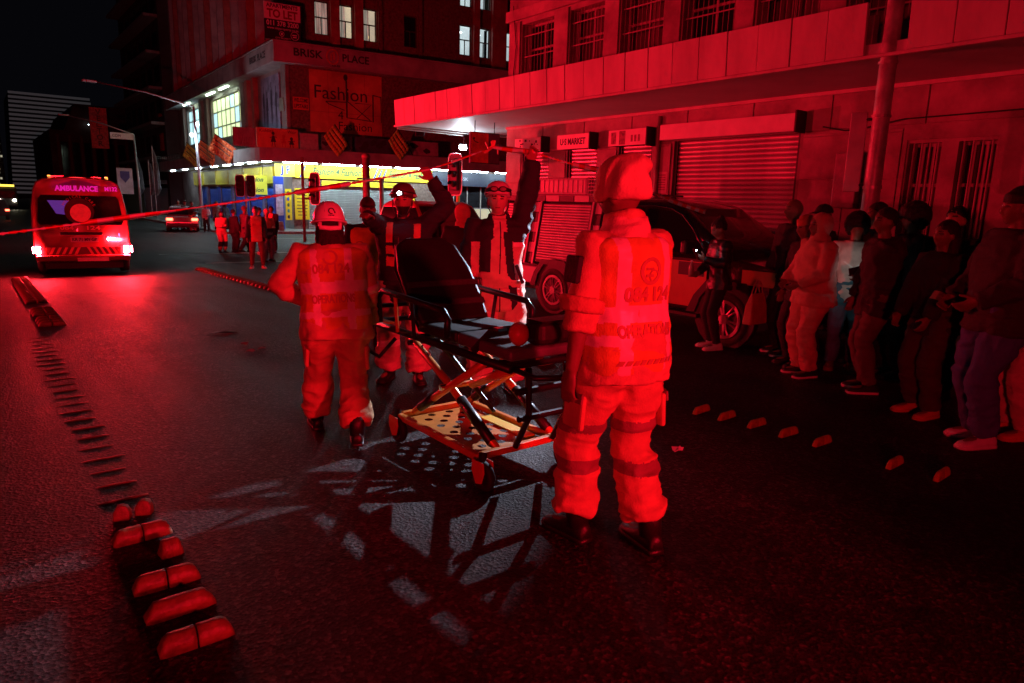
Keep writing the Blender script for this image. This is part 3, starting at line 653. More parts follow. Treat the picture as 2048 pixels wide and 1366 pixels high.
# boards standing on the lower canopy
s = thing('children_wear_board', 'orange board with drawn children on the corner canopy', 'sign', FP(frR,.2,.6,4.5), world=True)
fK = sub(frR, .6)
mb = MB(); mb.fb(fK, -1.3, 1.1, 0, .05, 4.48, 5.62); obj('board', mb, mat('orange_print_board', (.62,.28,.12), .6, amt=.2, scale=2), s)
tx('Kiddies', .26, -.75, 5.44, .8, 0, s, .053, fK, INK, .2); tx('Wear', .26, .72, 5.44, .5, 0, s, .053, fK, INK, .2)
for u, h, mm in ((-.35,.9,INK),(.25,.75,mat('red_print', (.5,.05,.05), .6)),(.7,.6,INK)):
    mb = MB(); z = 4.55; mb.ell(FP(fK,u,.055,z+h*.85), (.1,.02,.1), 10, 6); mb.prism([(u-.16,z+h*.3),(u+.16,z+h*.3),(u+.05,z+h*.72),(u-.05,z+h*.72)], .052, .056, lambda a, b, d: FP(fK,a,d,b)); mb.tube([FP(fK,u-.06,.055,z+h*.3),FP(fK,u-.1,.055,z)], .02, 5); mb.tube([FP(fK,u+.06,.055,z+h*.3),FP(fK,u+.09,.055,z)], .02, 5); mb.tube([FP(fK,u-.2,.055,z+h*.55),FP(fK,u,.055,z+h*.66),FP(fK,u+.2,.055,z+h*.6)], .018, 5); obj('drawn_child', mb, mm, s)
s = thing('corrugated_screen', 'grey corrugated sheet screen beside the orange children board', 'screen', FP(frR,-2,.6,4.5), world=True)
mb = MB(); pr = [(-2.6+i*.055, .03*((i % 2)*2-1)) for i in range(24)]; mb.loft([[FP(fK,u,n,4.48) for u,n in pr],[FP(fK,u,n,5.55) for u,n in pr]], cap=False, closed=False); obj('sheet', mb, STEEL, s)
for k, (u0, u1, lab) in enumerate(((1.2,2.3,'plain pale panel right of the orange children board'),(2.5,4.4,'faded grey poster panel with dark print above the yellow shop sign'),(4.6,7.0,'dim dark blue poster panel on the lower canopy of the corner block'),(7.6,10.3,'white poster panel with black drawings at the right end of the canopy'))):
    s = thing('poster_hoarding', lab, 'poster', FP(frR,(u0+u1)/2,.6,4.5), world=True)
    mb = MB(); mb.fb(fK, u0, u1, 0, .04, 4.48, 5.45); obj('board', mb, [mat('pale_panel', (.4,.42,.38), .6), mat('grey_poster', (.18,.19,.2), .6, amt=.5, scale=2), mat('blue_poster', (.05,.07,.10), .6, amt=.5, scale=2), mat('white_poster', (.36,.36,.38), .6, amt=.3, scale=2)][k], s)
    if k:
        for q in range(5):
            mb = MB(); cu_, cz_ = random.uniform(u0+.3,u1-.3), random.uniform(4.75,5.2); pts = [(cu_+random.uniform(.14,.32)*math.cos(t*math.pi/5), cz_+random.uniform(.1,.24)*math.sin(t*math.pi/5)) for t in range(10)]; mb.prism(pts, .0405+.001*q, .0415+.001*q, lambda a, b, d: FP(fK,a,d,b)); obj('printed_shape', mb, INK, s)
# ground floor: yellow signs, shutters, posters
fS = sub(wR, .05)
s = thing('shop_fascia_sign', 'long yellow shop sign with flowing green lettering over the grey shutter', 'sign', FP(wR,5,0,2.9), world=True)
mb = MB(); mb.fb(fS, 1.25, 11.0, 0, .08, 2.86, 3.66); obj('panel', mb, YEL, s)
GRN = mat('green_script', (.05,.12,.05), .5, amt=0)
tx('Fashion 4 Fashion', .62, 3.9, 3.28, 3.2, .015, s, .085, fS, GRN, .35); tx('Fashion 4 Fashion', .62, 8.9, 3.28, 3.0, .015, s, .085, fS, GRN, .35)
for u in (6.3,6.6,6.9,1.5): 
    mb = MB(); mb.prism([(u,2.9),(u+.12,2.9),(u+.4,3.6),(u+.34,3.62)], .083, .086, lambda a, b, d: FP(fS,a,d,b)); obj('ribbon', mb, BLU, s)
s = thing('shop_fascia_sign', 'narrow yellow sign strip directly above the grey shutter', 'sign', FP(wR,5,0,2.45), world=True)
mb = MB(); mb.fb(fS, 2.9, 8.9, 0, .06, 2.42, 2.74); obj('panel', mb, YEL, s); tx('Fashion House', .2, 7.9, 2.58, 1.2, .0, s, .064, fS, GRN, .2)
shutter(bk, wR, 1.95, 9.4, -.4, 2.4, .11, mat('corner_shutter_steel', (.30,.34,.33), .4, .3, amt=.15), name='roller_shutter')
for k, (a, b, c, d) in enumerate(hL[:6]):
    shutter(bk, wL, a, b, c, d, .11, mat('blue_shutter', (.03,.10,.62), .4, amt=.15), name='roller_shutter')
    mb = MB(); mb.fb(wL, a-.58, a-.06, .003, .1, -.4, 2.4); obj('painted_pier', mb, BLU if k % 2 == 0 else mat('grey_blue_paint', (.12,.14,.3), .5), bk)
    mb = MB(); mb.fb(wL, a-.25, b+.25, .003, .3, 2.5, 3.6); obj('yellow_fascia', mb, YEL if k in (0,1,3,5) else mat('dull_yellow', (.45,.42,.12), .5, amt=.3), bk)
    mb = MB(); mb.fb(wL, a-.25, b+.25, .02, .14, 2.36, 2.48); obj('shutter_header', mb, mat('dull_yellow', (.45,.42,.12), .5), bk)
s = thing('projecting_sign', 'square yellow shop sign hanging from the corner canopy beside the traffic lights', 'sign', FP(frL,3.2,.3,2.0), world=True)
Ph = FP(frL,4.4,.25,0); mb = MB(); fH = ((Ph[0],Ph[1]), frR[1], frR[2]); mb.fb(fH, -.85, .85, 0, .12, 1.75, 3.0); obj('panel', mb, mat('lit_yellow_sign', (.75,.68,.05), .5, amt=.05, emit=(.85,.85,.12), es=.25), s)
tx('Fashion', .4, 0, 2.72, 1.2, .01, s, .124, fH, GRN, .3); tx('4', .3, 0, 2.4, None, .01, s, .124, fH, GRN); tx('Fashion', .4, 0, 2.05, 1.2, .01, s, .124, fH, GRN, .3)
mb = MB(); mb.tube([FP(fH,-.6,.06,3.0),FP(fH,-.6,.06,3.78)], .02); mb.tube([FP(fH,.6,.06,3.0),FP(fH,.6,.06,3.78)], .02); obj('hanger', mb, DARKM, s)
s = thing('corner_sign_box', 'bright yellow sign box with blue initials at the shop corner', 'sign', FP(wR,.6,.2,2.9), world=True)
mb = MB(); mb.fb(wR, .0, 1.2, .1, .3, 2.9, 3.66); obj('panel', mb, mat('lit_yellow_sign', (.75,.68,.05), .5), s); tx('J', .62, .42, 3.28, .2, .02, s, .304, wR, BLU, .0); tx('F', .62, .76, 3.28, .22, .02, s, .304, wR, BLU, .0)
for u0, u1, z0, z1, lab in ((.58,.95,.2,2.15,'narrow yellow poster with small pictures beside the corner pillar'),(1.15,2.05,.25,2.2,'wide yellow poster with lines of print beside the brown pole'),(8.7,9.3,1.5,2.4,'small yellow notice at the right end of the grey shutter')):
    s = thing('yellow_poster', lab, 'poster', FP(wR,(u0+u1)/2,.2,z0), world=True); mb = MB(); mb.fb(wR, u0, u1, .12, .15, z0, z1); obj('sheet', mb, YEL, s)
    if u0 < 1:
        for k in range(5):
            mb = MB(); zz = 1.95-k*.37; mb.ell(FP(wR,(u0+u1)/2,.152,zz-.06), (.11,.006,.12), 8, 6); obj('printed_picture', mb, [INK, BLU, GRN, mat('teal_print', (.05,.25,.2), .5), INK][k], s)
    else:
        n = 8 if z1 > 2 and z0 < 1 else 3
        for k in range(n):
            mb = MB(); zz = z1-.22-k*(z1-z0-.3)/n; w = (u1-u0)*random.uniform(.5,.8); mb.fb(wR, (u0+u1-w)/2, (u0+u1+w)/2, .1505, .1525, zz-.03, zz+.02); obj('printed_line', mb, INK, s)
s = thing('corner_pillar', 'blue painted pillar at the shop corner', 'pillar', (WC[0],WC[1],-.36), world=True)
mb = MB(); mb.fb(wR, -.15, .42, .1, .5, -.36, 2.88); obj('shaft', mb, BLU, s, bevel=.03)
mb = MB(); mb.fb(wR, -.08, .35, .502, .52, .5, 2.4); obj('white_poster', mb, mat('pale_blue_poster', (.4,.42,.55), .6, amt=.4, scale=4), s)
# dark glass shop further right with a lit room
mb = MB(); mb.fb(wR, 11.2, 20, -.28, -.24, 1.15, 2.7); obj('dark_glazing', mb, GLASSD, bk)
mb = MB(); mb.fb(wR, 10.6, 20, .05, .2, 2.72, 3.66); fsn = obj('dark_fascia', mb, mat('navy_fascia', (.012,.014,.03), .5), bk); tx('BRISK', .34, 12.9, 3.2, .9, .0, bk, .204, wR, mat('grey_lettering', (.25,.25,.28), .5))
for i in range(8):
    u = 11.3+i*1.1; mb = MB(); mb.fb(wR, u-.03, u+.03, -.22, -.14, -.4, 2.7); obj('shop_mullion', mb, FRAME, bk)
mb = MB(); mb.fb(wR, 11.2, 20, -.22, -.15, 1.12, 1.2); obj('shop_transom', mb, FRAME, bk)
mb = MB(); mb.fb(wR, 11.2, 20, -1.6, -1.5, -.4, 1.15); obj('lit_shop_room', mb, mat('lit_shop_wall', (.7,.7,.55), .7, amt=.3, scale=1.2, emit=(.85,.88,.6), es=.6), bk)
# flags on slanting staffs along the canopy edge
def flag(lab, u, fr, colm, yawd, w=1.9, h=1.15, L=2.0, tilt=32):
    base = Vector(FP(fr, u, 1.35, 4.5)); out = Vector((*fr[2],0)); al = Vector((*fr[1],0))
    d = (out*math.cos(R(yawd))+al*math.sin(R(yawd))).normalized(); s = thing('shop_flag', lab, 'flag', base, world=True, group='flags along the corner canopy')
    ax = (d*math.cos(R(tilt))+Vector((0,0,1))*math.sin(R(tilt))).normalized(); tip = base+ax*L
    obj('staff', MB().tube([base, tip], .03, 6), DARKM, s)
    dn = (Vector((0,0,-1))+ax*ax.z).normalized(); nn = ax.cross(dn).normalized()
    mb = MB(); q0 = base+ax*(L-w); N = 8
    g = lambda t, v: q0+ax*(w*t)+dn*(h*v)+nn*(.05*math.sin(t*5+v*2))
    for i in range(N):
        for j in range(4): mb.quad(g(i/N,j/4),g((i+1)/N,j/4),g((i+1)/N,(j+1)/4),g(i/N,(j+1)/4))
    c = obj('cloth', mb, colm, s, smooth=True)
    sm = c.modifiers.new('thick', 'SOLIDIFY'); sm.thickness = .012; sm.offset = 0
    for k, v0 in enumerate((.26,.52)):
        mb = MB()
        for sd in (.022,-.022):
            for i in range(N): 
                a0, a1 = .1+.8*i/N, .1+.8*(i+1)/N; mb.quad(g(a0,v0)+nn*sd,g(a1,v0)+nn*sd,g(a1,v0+.055)+nn*sd,g(a0,v0+.055)+nn*sd)
        obj('printed_bar', mb, INK, s)
    mb = MB()
    for sd in (.012,-.012):
        for i in range(5): a0 = .2+.1*i; mb.quad(g(a0,.74)+nn*sd,g(a0+.06,.72)+nn*sd,g(a0+.06,.84)+nn*sd,g(a0,.86)+nn*sd)
    obj('printed_script', mb, mat('red_print', (.5,.05,.05), .6), s)
FRED = mat('red_flag_cloth', (.80,.16,.05), .8, amt=.15); FYEL = mat('yellow_flag_cloth', (.85,.78,.10), .8, amt=.1)
flag('yellow flag with dark bars nearest the street lamp on the corner block', 13.2, frL, FYEL, 68, tilt=30)
flag('red flag with dark bars between the yellow flag and the other red one', 8.2, frL, FRED, 62, tilt=28)
flag('red flag with dark bars nearest the lit first floor window', 3.6, frL, FRED, 55, tilt=30)
flag('pale yellow flag seen nearly edge on above the yellow shop sign', 4.2, frR, FYEL, -66, tilt=48, w=1.5)
flag('pale yellow flag seen edge on at the right end of the corner canopy', 8.2, frR, FYEL, -66, tilt=48, w=1.5)

# ------------------------------------------------------------------ dark buildings further down the street
DKB = mat('dark_facade', (.05,.045,.05), .85, amt=.4, scale=.4); DKB2 = mat('dark_brick_facade', (.07,.045,.04), .85, amt=.4, scale=.4)
s = thing('balcony_building', 'dark block with stepped balcony ledges behind the corner building', 'building', (16.2, 85, -.5), world=True)
fD = ((16.2, 76.5), (0, 1), (-1, 0))
mb = MB(); mb.bb(16.2, 40, 76.5, 97, -.5, 42); obj('wall', mb, DKB, s)
LED = mat('pale_ledge', (.22,.2,.2), .7, amt=.3)
for k in range(9):
    z = 5+k*3.3; mb = MB(); mb.fb(fD, .2, 20.3, .002, 1.2, z, z+.28); obj('balcony_ledge', mb, LED, s)
    for i in range(6): mb = MB(); mb.fb(fD, .8+i*3.3, 2.9+i*3.3, .003, .05, z+.9, z+2.6); obj('window_band', mb, GLASSD, s)
mb = MB(); mb.bb(15.4,16.19,77.5,97,2.6,3.0); o = obj('shop_awning', mb, LED, s)
mb = MB(); mb.bb(14.0,16.19,77.5,100,-.36,2.2); obj('shop_front', mb, mat('dark_shop_front', (.03,.03,.04), .5), s)
mb = MB(); mb.fb(((13.99,77.5),(0,1),(-1,0)), 1, 8, 0, .05, 2.22, 2.9); obj('blue_awning', mb, mat('blue_awning', (.06,.16,.35), .5), s)
text('lettering', 'VECTOR', .55, (13.98,86,1.7), (0,-1,0), (0,0,1), mat('grey_lettering', (.25,.25,.28), .5), s, width=3.4)
s = thing('vertical_sign', 'red vertical sign with stacked letters fixed to the dark balcony block', 'sign', (13.4, 92, 6), world=True)
mb = MB(); mb.box((12.6,92,8.7), (1.7,.25,4.4)); obj('panel', mb, mat('red_sign_panel', (.75,.06,.05), .5), s)
for k, ch in enumerate('VECTOR'): text('letter', ch, .8, (12.6,91.86,10.4-k*.68), (1,0,0), (0,0,1), mat('dark_red_letter', (.1,.01,.01), .5), s, bold=.01)
mb = MB(); mb.tube([(13.4,92,9.8),(16.2,92,9.8)], .05); mb.tube([(13.4,92,7.6),(16.2,92,7.6)], .05); obj('bracket', mb, DARKM, s)
s = thing('brick_warehouse', 'low dark brick building with pilasters beyond the ambulance', 'building', (16, 125, -.5), world=True)
mb = MB(); mb.loft([[(10.2,120,-.5),(24,120,-.5),(24,150,-.5),(10.2,150,-.5)],[(10.2,120,10.2),(24,120,10.2),(24,150,10.2),(10.2,150,10.2)]]); mb.loft([[(12.0,120.4,10.2),(24,120.4,10.2),(24,150,10.2),(12.0,150,10.2)],[(13.6,120.4,14),(24,120.4,14),(24,150,14),(13.6,150,14)]]); obj('wall', mb, DKB2, s)
for i in range(9): mb = MB(); mb.bb(11.0+i*1.45, 11.3+i*1.45, 119.8, 119.998, 0, 9.6); obj('pilaster', mb, mat('warm_brick_pilaster', (.14,.06,.05), .8, amt=.3), s)
for i in range(8): mb = MB(); mb.bb(11.45+i*1.45, 12.3+i*1.45, 119.9, 119.997, 3, 8.6); obj('window', mb, GLASSD, s)
mb = MB(); mb.ell((15.1,119.7,11.2), (.05,.05,.05)); obj('wall_lamp', mb, mat('bright_lamp', (1,1,1), .5), s)
# far tower with pale floor bands
s = thing('striped_tower', 'distant office tower with pale horizontal bands against the night sky', 'building', (19, 220, -.5), world=True)
mb = MB(); mb.loft([[(9.7,220.3,-.5),(32,220.3,-.5),(32,245,-.5),(9.7,245,-.5)],[(11.0,220.3,25.9),(28.5,220.3,25.9),(28.5,245,25.9),(11.0,245,25.9)]]); obj('wall', mb, DKB, s)
BAND = mat('glowing_band_concrete', (.5,.48,.5), .7, amt=.15, emit=(.66,.60,.66), es=.035)  # faint glow stands in for city light on the bands
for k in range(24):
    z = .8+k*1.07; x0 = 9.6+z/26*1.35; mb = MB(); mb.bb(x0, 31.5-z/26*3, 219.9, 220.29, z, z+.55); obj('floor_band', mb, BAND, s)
s = thing('apartment_tower', 'dark apartment tower with a few lit windows at the left edge', 'building', (6, 200, -.5), world=True)
mb = MB(); mb.bb(-30, 7.6, 200, 230, -.5, 60); obj('wall', mb, DKB, s)
for k in range(22):
    x, z = random.uniform(4.2, 7.2), random.uniform(2, 16); mb = MB(); mb.bb(x, x+.4, 199.9, 199.98, z, z+.45); obj('lit_window', mb, mat('far_lit_window', (.8,.8,.6), .5, amt=0, emit=(.9,.85,.6), es=.7 if k % 3 else .4), s)
for z in (6.2, 8.2): mb = MB(); mb.bb(4.0, 6.8, 199.7, 199.9, z, z+.12); obj('lit_ledge', mb, mat('far_lit_ledge', (.8,.6,.4), .5, amt=0, emit=(1,.7,.4), es=.8), s)
# ------------------------------------------------------------------ vehicles
TYRE = mat('tyre_rubber', (.012,.012,.012), .75, amt=.3, scale=20, bump=.2); RIM = mat('alloy_rim', (.55,.54,.53), .3, .7, amt=.1)
TRIM = mat('black_trim', (.015,.015,.016), .5, amt=.2, scale=10); CHROME = mat('chrome', (.7,.7,.7), .15, 1., amt=0)
CARGL = mat('car_glass', (.010,.010,.012), .05, amt=0, spec=.7)
def wheel(par, c, r, w, side, spokes=6, label=None):    # axle along X; side -1: outer face towards -X
    t = obj('wheel', MB().ring([(r*.62,-w/2),(r*.93,-w/2),(r,-w/2+.03),(r,w/2-.03),(r*.93,w/2),(r*.62,w/2)], 28, c, 'x'), TYRE, par, smooth=True, label=label)
    x = c[0]+side*(w/2-.012)
    rim = MB(); rim.ring([(r*.56,-.02),(r*.665,-.02),(r*.665,.02),(r*.62,.025),(r*.56,.02)], 28, (x,c[1],c[2]), 'x'); rim.lathe([(.01,-.03),(.06,-.03),(.06,.03),(.01,.03)], 12, (x,c[1],c[2]), 'x'); o = obj('rim', rim, RIM, t)
    dk = MB(); dk.lathe([(.02,-.005),(r*.6,-.005),(r*.6,.005),(.02,.005)], 24, (x-side*.05,c[1],c[2]), 'x'); obj('brake_disc', dk, TRIM, t)
    for k in range(spokes):
        a = 2*math.pi*k/spokes+.3; d = Vector((0,math.cos(a),math.sin(a))); q = Vector((0,-math.sin(a),math.cos(a))); C0 = Vector((x,c[1],c[2])); m = MB()
        for off in (-.018,.018): m.tube([C0+d*.045+q*off*.7, C0+d*(r*.4)+q*off*1.2+Vector((side*.01,0,0)), C0+d*(r*.61)+q*off*1.9], [.017,.014,.016], 6)
        obj('spoke', m, RIM, t)
    return t
# --- pickup with a service body, nose towards the camera's right
gzp = gz(6.5)
pk = thing('service_pickup', 'dark emergency pickup with white service body, roller doors and chequered edging', 'pickup', (8.18, 6.6, gzp), world=True)
PBLK = mat('dark_car_paint', (.020,.018,.018), .25, amt=.05, coat=.6); PWHT = mat('white_car_paint', (.62,.61,.6), .3, amt=.06, coat=.4); PORG = mat('orange_red_door', (.45,.16,.06), .35, amt=.08, coat=.4)
Z = lambda z: z+gzp
def ring_yz(pts, x): return [(x, y, Z(z)) for y, z in pts]
low_p = [(7.22,.40),(7.22,1.06),(6.4,1.10),(5.2,1.10),(4.7,1.09),(4.22,1.02),(4.04,.92),(3.98,.74),(3.98,.52),(4.1,.42),(4.5,.40)]
mb = MB(); mb.loft([ring_yz([(y*.994+.03, z) for y, z in low_p], 7.34), ring_yz(low_p, 7.27), ring_yz(low_p, 9.09), ring_yz([(y*.994+.03, z) for y, z in low_p], 9.02)])
obj('body', mb, PBLK, pk, bevel=.03)
def cabring(z, y0, y1, x0, x1, r=.16):
    out = []
    for cx, cy, a0 in ((x1-r,y1-r,0),(x0+r,y1-r,90),(x0+r,y0+r,180),(x1-r,y0+r,270)):
        for k in range(5): a = R(a0+22.5*k); out.append((cx+r*math.cos(a), cy+r*math.sin(a), Z(z)))
    return out
mb = MB(); mb.loft([cabring(1.07,4.95,7.2,7.30,9.06), cabring(1.45,5.45,7.17,7.39,8.97), cabring(1.72,5.85,7.12,7.47,8.89), cabring(1.80,6.05,7.05,7.56,8.80), cabring(1.83,6.25,6.95,7.7,8.66)]); obj('cab', mb, PBLK, pk, smooth=True)
def sidex(z): return 7.30+(z-1.07)/.65*.17-.012
def sidepoly(name, pts, m, par, off=0.): mb = MB(); mb.loft([[(sidex(z)-off, y, Z(z)) for y, z in pts], [(sidex(z)-off+.03, y, Z(z)) for y, z in pts]]); return obj(name, mb, m, par)
arc = [(6.45,1.14),(5.40,1.14),(5.42,1.22),(5.62,1.42),(5.82,1.58),(6.02,1.66),(6.3,1.69),(6.45,1.69)]
sidepoly('front_side_window', arc, CARGL, pk); sidepoly('rear_side_window', [(7.08,1.14),(6.53,1.14),(6.53,1.69),(6.8,1.68),(7.02,1.62),(7.08,1.5)], CARGL, pk)
mb = MB(); mb.tube([(sidex(z)-.012, y, Z(z)) for y, z in [(5.36,1.12),(5.38,1.22),(5.6,1.45),(5.82,1.62),(6.02,1.70),(6.3,1.73),(6.8,1.72),(7.05,1.66),(7.12,1.5),(7.12,1.13)]], .012, 6); obj('window_trim', mb, CHROME, pk)
mb = MB(); mb.hexa([(7.52,5.12,Z(1.12)),(8.84,5.12,Z(1.12)),(8.72,5.84,Z(1.70)),(7.64,5.84,Z(1.70)),(7.52,5.09,Z(1.13)),(8.84,5.09,Z(1.13)),(8.72,5.81,Z(1.71)),(7.64,5.81,Z(1.71))]); obj('windscreen', mb, CARGL, pk)
for k, (x0, x1) in enumerate(((7.6,8.3),(8.25,8.8))): obj('wiper', MB().tube([(x0,5.05,Z(1.12)),(x1,5.3,Z(1.33))], .012, 5), TRIM, pk)
for y0, y1 in ((5.25,6.44),(6.5,7.18)):
    d = MB(); d.bb(7.262,7.268,y0+.01,y1-.01,Z(.46),Z(1.04)); dr = obj('door', d, PORG, pk)
    obj('handle', MB().box((7.245,(y0+.2 if y0 < 6 else y0+.12),Z(.95)),(.025,.16,.03)), TRIM, dr)
    obj('chequer', MB().bb(7.255,7.261,y0+.05,y0+.45,Z(.86),Z(1.03)), TRIM, dr)
obj('chequer', MB().bb(7.262,7.268,4.3,4.75,Z(.82),Z(1.0)), PORG, pk); obj('sill_step', MB().box((7.24,6.1,Z(.36)),(.12,1.6,.05)), TRIM, pk, bevel=.01)
obj('mirror', MB().box((7.16,5.5,Z(1.22)),(.2,.1,.17)), TRIM, pk, bevel=.03)
mb = MB(); mb.bb(7.4,8.96,3.9,3.99,Z(.42),Z(.66)); obj('bumper', mb, TRIM, pk, bevel=.04); mb = MB(); mb.bb(7.75,8.6,3.955,3.985,Z(.7),Z(.95)); obj('grille', mb, TRIM, pk)
for x in (7.5,8.85): obj('headlight', MB().box((x,4.0,Z(.86)),(.3,.12,.16)), mat('headlamp_glass', (.5,.5,.5), .1, amt=0), pk, bevel=.02)
obj('roof_rail', MB().tube([(7.62,6.0,Z(1.86)),(7.62,7.0,Z(1.9))], .015, 6), TRIM, pk)
# service body
sb = [(7.28,.60),(9.72,.60),(9.72,1.80),(7.28,1.80)]
mb = MB(); mb.hexa([(7.32,7.28,Z(.64)),(9.04,7.28,Z(.64)),(9.04,9.72,Z(.64)),(7.32,9.72,Z(.64)),(7.52,7.28,Z(1.8)),(8.84,7.28,Z(1.8)),(8.84,9.72,Z(1.8)),(7.52,9.72,Z(1.8))]); obj('service_body', mb, PBLK, pk, bevel=.02)
mb = MB(); mb.bb(7.26,9.1,7.3,9.76,Z(.42),Z(.70)); obj('lower_panel', mb, PWHT, pk, bevel=.02)
sx = lambda z: 7.32+(z-.64)/1.16*.20
for k, (y0, y1) in enumerate(((7.56,8.72),(8.98,9.66))):
    fr = obj('roller_door', MB().add([(sx(z)-.012, y, Z(z)) for y, z in ((y0,.78),(y1,.78),(y1,1.72),(y0,1.72))], [(0,1,2,3)]), STEEL, pk)
    n = 22; prof = [(0,0),(-.012,.2),(-.014,.6),(-.004,.95),(0,1)]
    for i in range(n):
        z = .78+i*.94/n; mb = MB(); mb.loft([[(sx(z+q*.94/n)-.02+dx, y, Z(z+q*.94/n)) for dx, q in prof] for y in (y0+.03,y1-.03)], cap=False, closed=False); obj('slat', mb, STEEL, fr)
    for yy in (y0-.045,y1+.005): obj('door_rail', MB().hexa([(sx(.74)-.05,yy,Z(.74)),(sx(.74),yy,Z(.74)),(sx(.74),yy+.04,Z(.74)),(sx(.74)-.05,yy+.04,Z(.74)),(sx(1.76)-.05,yy,Z(1.76)),(sx(1.76),yy,Z(1.76)),(sx(1.76),yy+.04,Z(1.76)),(sx(1.76)-.05,yy+.04,Z(1.76))]), STEEL, fr)
    obj('handle_bar', MB().box((sx(.8)-.03,(y0+y1)/2,Z(.8)),(.03,y1-y0-.1,.03)), TRIM, fr)
for y0 in (7.36,8.80):
    for i in range(6):
        z0 = .76+i*.165; m = PWHT if i % 2 else TRIM; mb = MB(); mb.hexa([(sx(z0)-.022,y0,Z(z0)),(sx(z0)-.002,y0,Z(z0)),(sx(z0)-.002,y0+.13,Z(z0)),(sx(z0)-.022,y0+.13,Z(z0)),(sx(z0+.16)-.022,y0,Z(z0+.16)),(sx(z0+.16)-.002,y0,Z(z0+.16)),(sx(z0+.16)-.002,y0+.13,Z(z0+.16)),(sx(z0+.16)-.022,y0+.13,Z(z0+.16))]); obj('chequer', mb, m, pk)
for i in range(7): obj('chequer', MB().bb(7.50,7.515,7.34+i*.34,7.66+i*.34,Z(1.76),Z(1.85)), PWHT if i % 2 else TRIM, pk)
mb = MB(); mb.bb(7.56,8.8,7.3,9.7,Z(1.802),Z(1.86)); obj('roof_deck', mb, PWHT, pk, bevel=.01)
mb = MB(); mb.bb(7.62,8.05,7.85,9.35,Z(1.862),Z(2.14)); obj('roof_box', mb, mat('milky_plastic', (.62,.6,.6), .35, amt=.1), pk, bevel=.05)
for i in range(12): obj('roof_box_rib', MB().bb(7.612,7.619,7.95+i*.115,7.97+i*.115,Z(1.9),Z(2.1)), STEEL, pk)
mb = MB()
for i in range(9): y = 7.32+i*.06; mb.tube([(7.6,y,Z(1.862)),(7.6,y,Z(2.16)),(8.2,y,Z(2.16))], .006, 5)
for i in range(6): z = 1.88+i*.055; mb.tube([(7.6,7.3,Z(z)),(7.6,7.82,Z(z))], .006, 5)
obj('wire_basket', mb, STEEL, pk)
for yc, lab in ((8.15,None),(4.95,None)):
    wheel(pk, (7.37,yc,Z(.365)), .365, .24, -1); wheel(pk, (8.99,yc,Z(.365)), .365, .24, 1)
    pts = [(-.56,.40),(-.46,.62),(-.27,.84),(.27,.84),(.46,.62),(.56,.40),(.43,.40),(.36,.60),(.22,.76),(-.22,.76),(-.36,.60),(-.43,.40)]
    for x0, x1 in ((7.225,7.27),(9.09,9.13)): 
        mb = MB(); 
        for i in range(5):
            a, b, c, d = pts[i], pts[i+1], pts[10-i], pts[11-i]
            mb.hexa([(x0,yc+a[0],Z(a[1])),(x0,yc+b[0],Z(b[1])),(x0,yc+c[0],Z(c[1])),(x0,yc+d[0],Z(d[1])),(x1,yc+a[0],Z(a[1])),(x1,yc+b[0],Z(b[1])),(x1,yc+c[0],Z(c[1])),(x1,yc+d[0],Z(d[1]))])
        obj('wheel_arch', mb, TRIM, pk)
    obj('wheel_well', MB().lathe([(.02,-.02),(.44,-.02),(.44,.02),(.02,.02)], 20, (7.275,yc,Z(.42)), 'x'), TRIM, pk)
# --- ambulance seen from behind
ga = gz(19.2)
am = thing('ambulance', 'red and white high roof ambulance van seen from behind with glowing tail lights', 'ambulance', (2.08, 19.12, ga), world=True)
AW = lambda x, y, z: (2.08+x, 19.12+y, ga+z)
sec = [(-.90,.34),(-.97,.46),(-.985,.75),(-.985,1.10),(-.955,1.6),(-.89,2.0),(-.82,2.17),(-.68,2.25),(-.35,2.285)]
sec = sec+[(0,2.29)]+[(-x,z) for x,z in reversed(sec)]
def aring(y, s=1., zs=1., dz=0.): return [AW(x*s, y, .34+(z-.34)*zs+dz) for x, z in sec]
AMB = mat('ambulance_red_white', (.18,.03,.03), .3, amt=.08, coat=.4); AMW = mat('ambulance_panel', (.15,.025,.025), .35, amt=.1, coat=.3)
mb = MB(); mb.loft([aring(.05,.95,.985), aring(0,.975,.99), aring(.05,.992,1), aring(.16), aring(3.0), aring(4.2,.99,.985), aring(4.6,.95,.72), aring(5.0,.86,.42)]); obj('body', mb, AMB, am, smooth=True)
mb = MB(); mb.prism([(-.82,1.20),(.82,1.20),(.86,1.28),(.80,1.80),(.74,1.88),(-.74,1.88),(-.80,1.80),(-.86,1.28)], -.022, -.002, lambda a, b, d: AW(a, d, b)); rw = obj('rear_window', mb, CARGL, am, bevel=.008)
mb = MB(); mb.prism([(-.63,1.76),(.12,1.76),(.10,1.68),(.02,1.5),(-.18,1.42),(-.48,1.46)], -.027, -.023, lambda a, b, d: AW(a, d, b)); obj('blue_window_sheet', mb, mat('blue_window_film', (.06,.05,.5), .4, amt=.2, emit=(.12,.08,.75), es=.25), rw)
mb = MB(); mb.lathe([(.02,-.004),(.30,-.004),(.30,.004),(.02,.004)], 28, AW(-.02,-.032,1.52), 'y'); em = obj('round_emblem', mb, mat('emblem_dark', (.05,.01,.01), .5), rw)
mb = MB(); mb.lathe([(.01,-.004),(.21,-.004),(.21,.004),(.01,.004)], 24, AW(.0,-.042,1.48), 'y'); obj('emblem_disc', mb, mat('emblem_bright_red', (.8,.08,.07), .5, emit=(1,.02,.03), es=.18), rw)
for k, ch in enumerate('MEDICAL CARE'):
    a = R(152-k*11.5); text('emblem_letter', ch, .085, AW(-.02+.335*math.cos(a), -.03, 1.52+.335*math.sin(a)), (math.sin(a),0,-math.cos(a)), (math.cos(a),0,math.sin(a)), mat('emblem_red_letter', (.6,.08,.08), .5), rw, ext=.002)
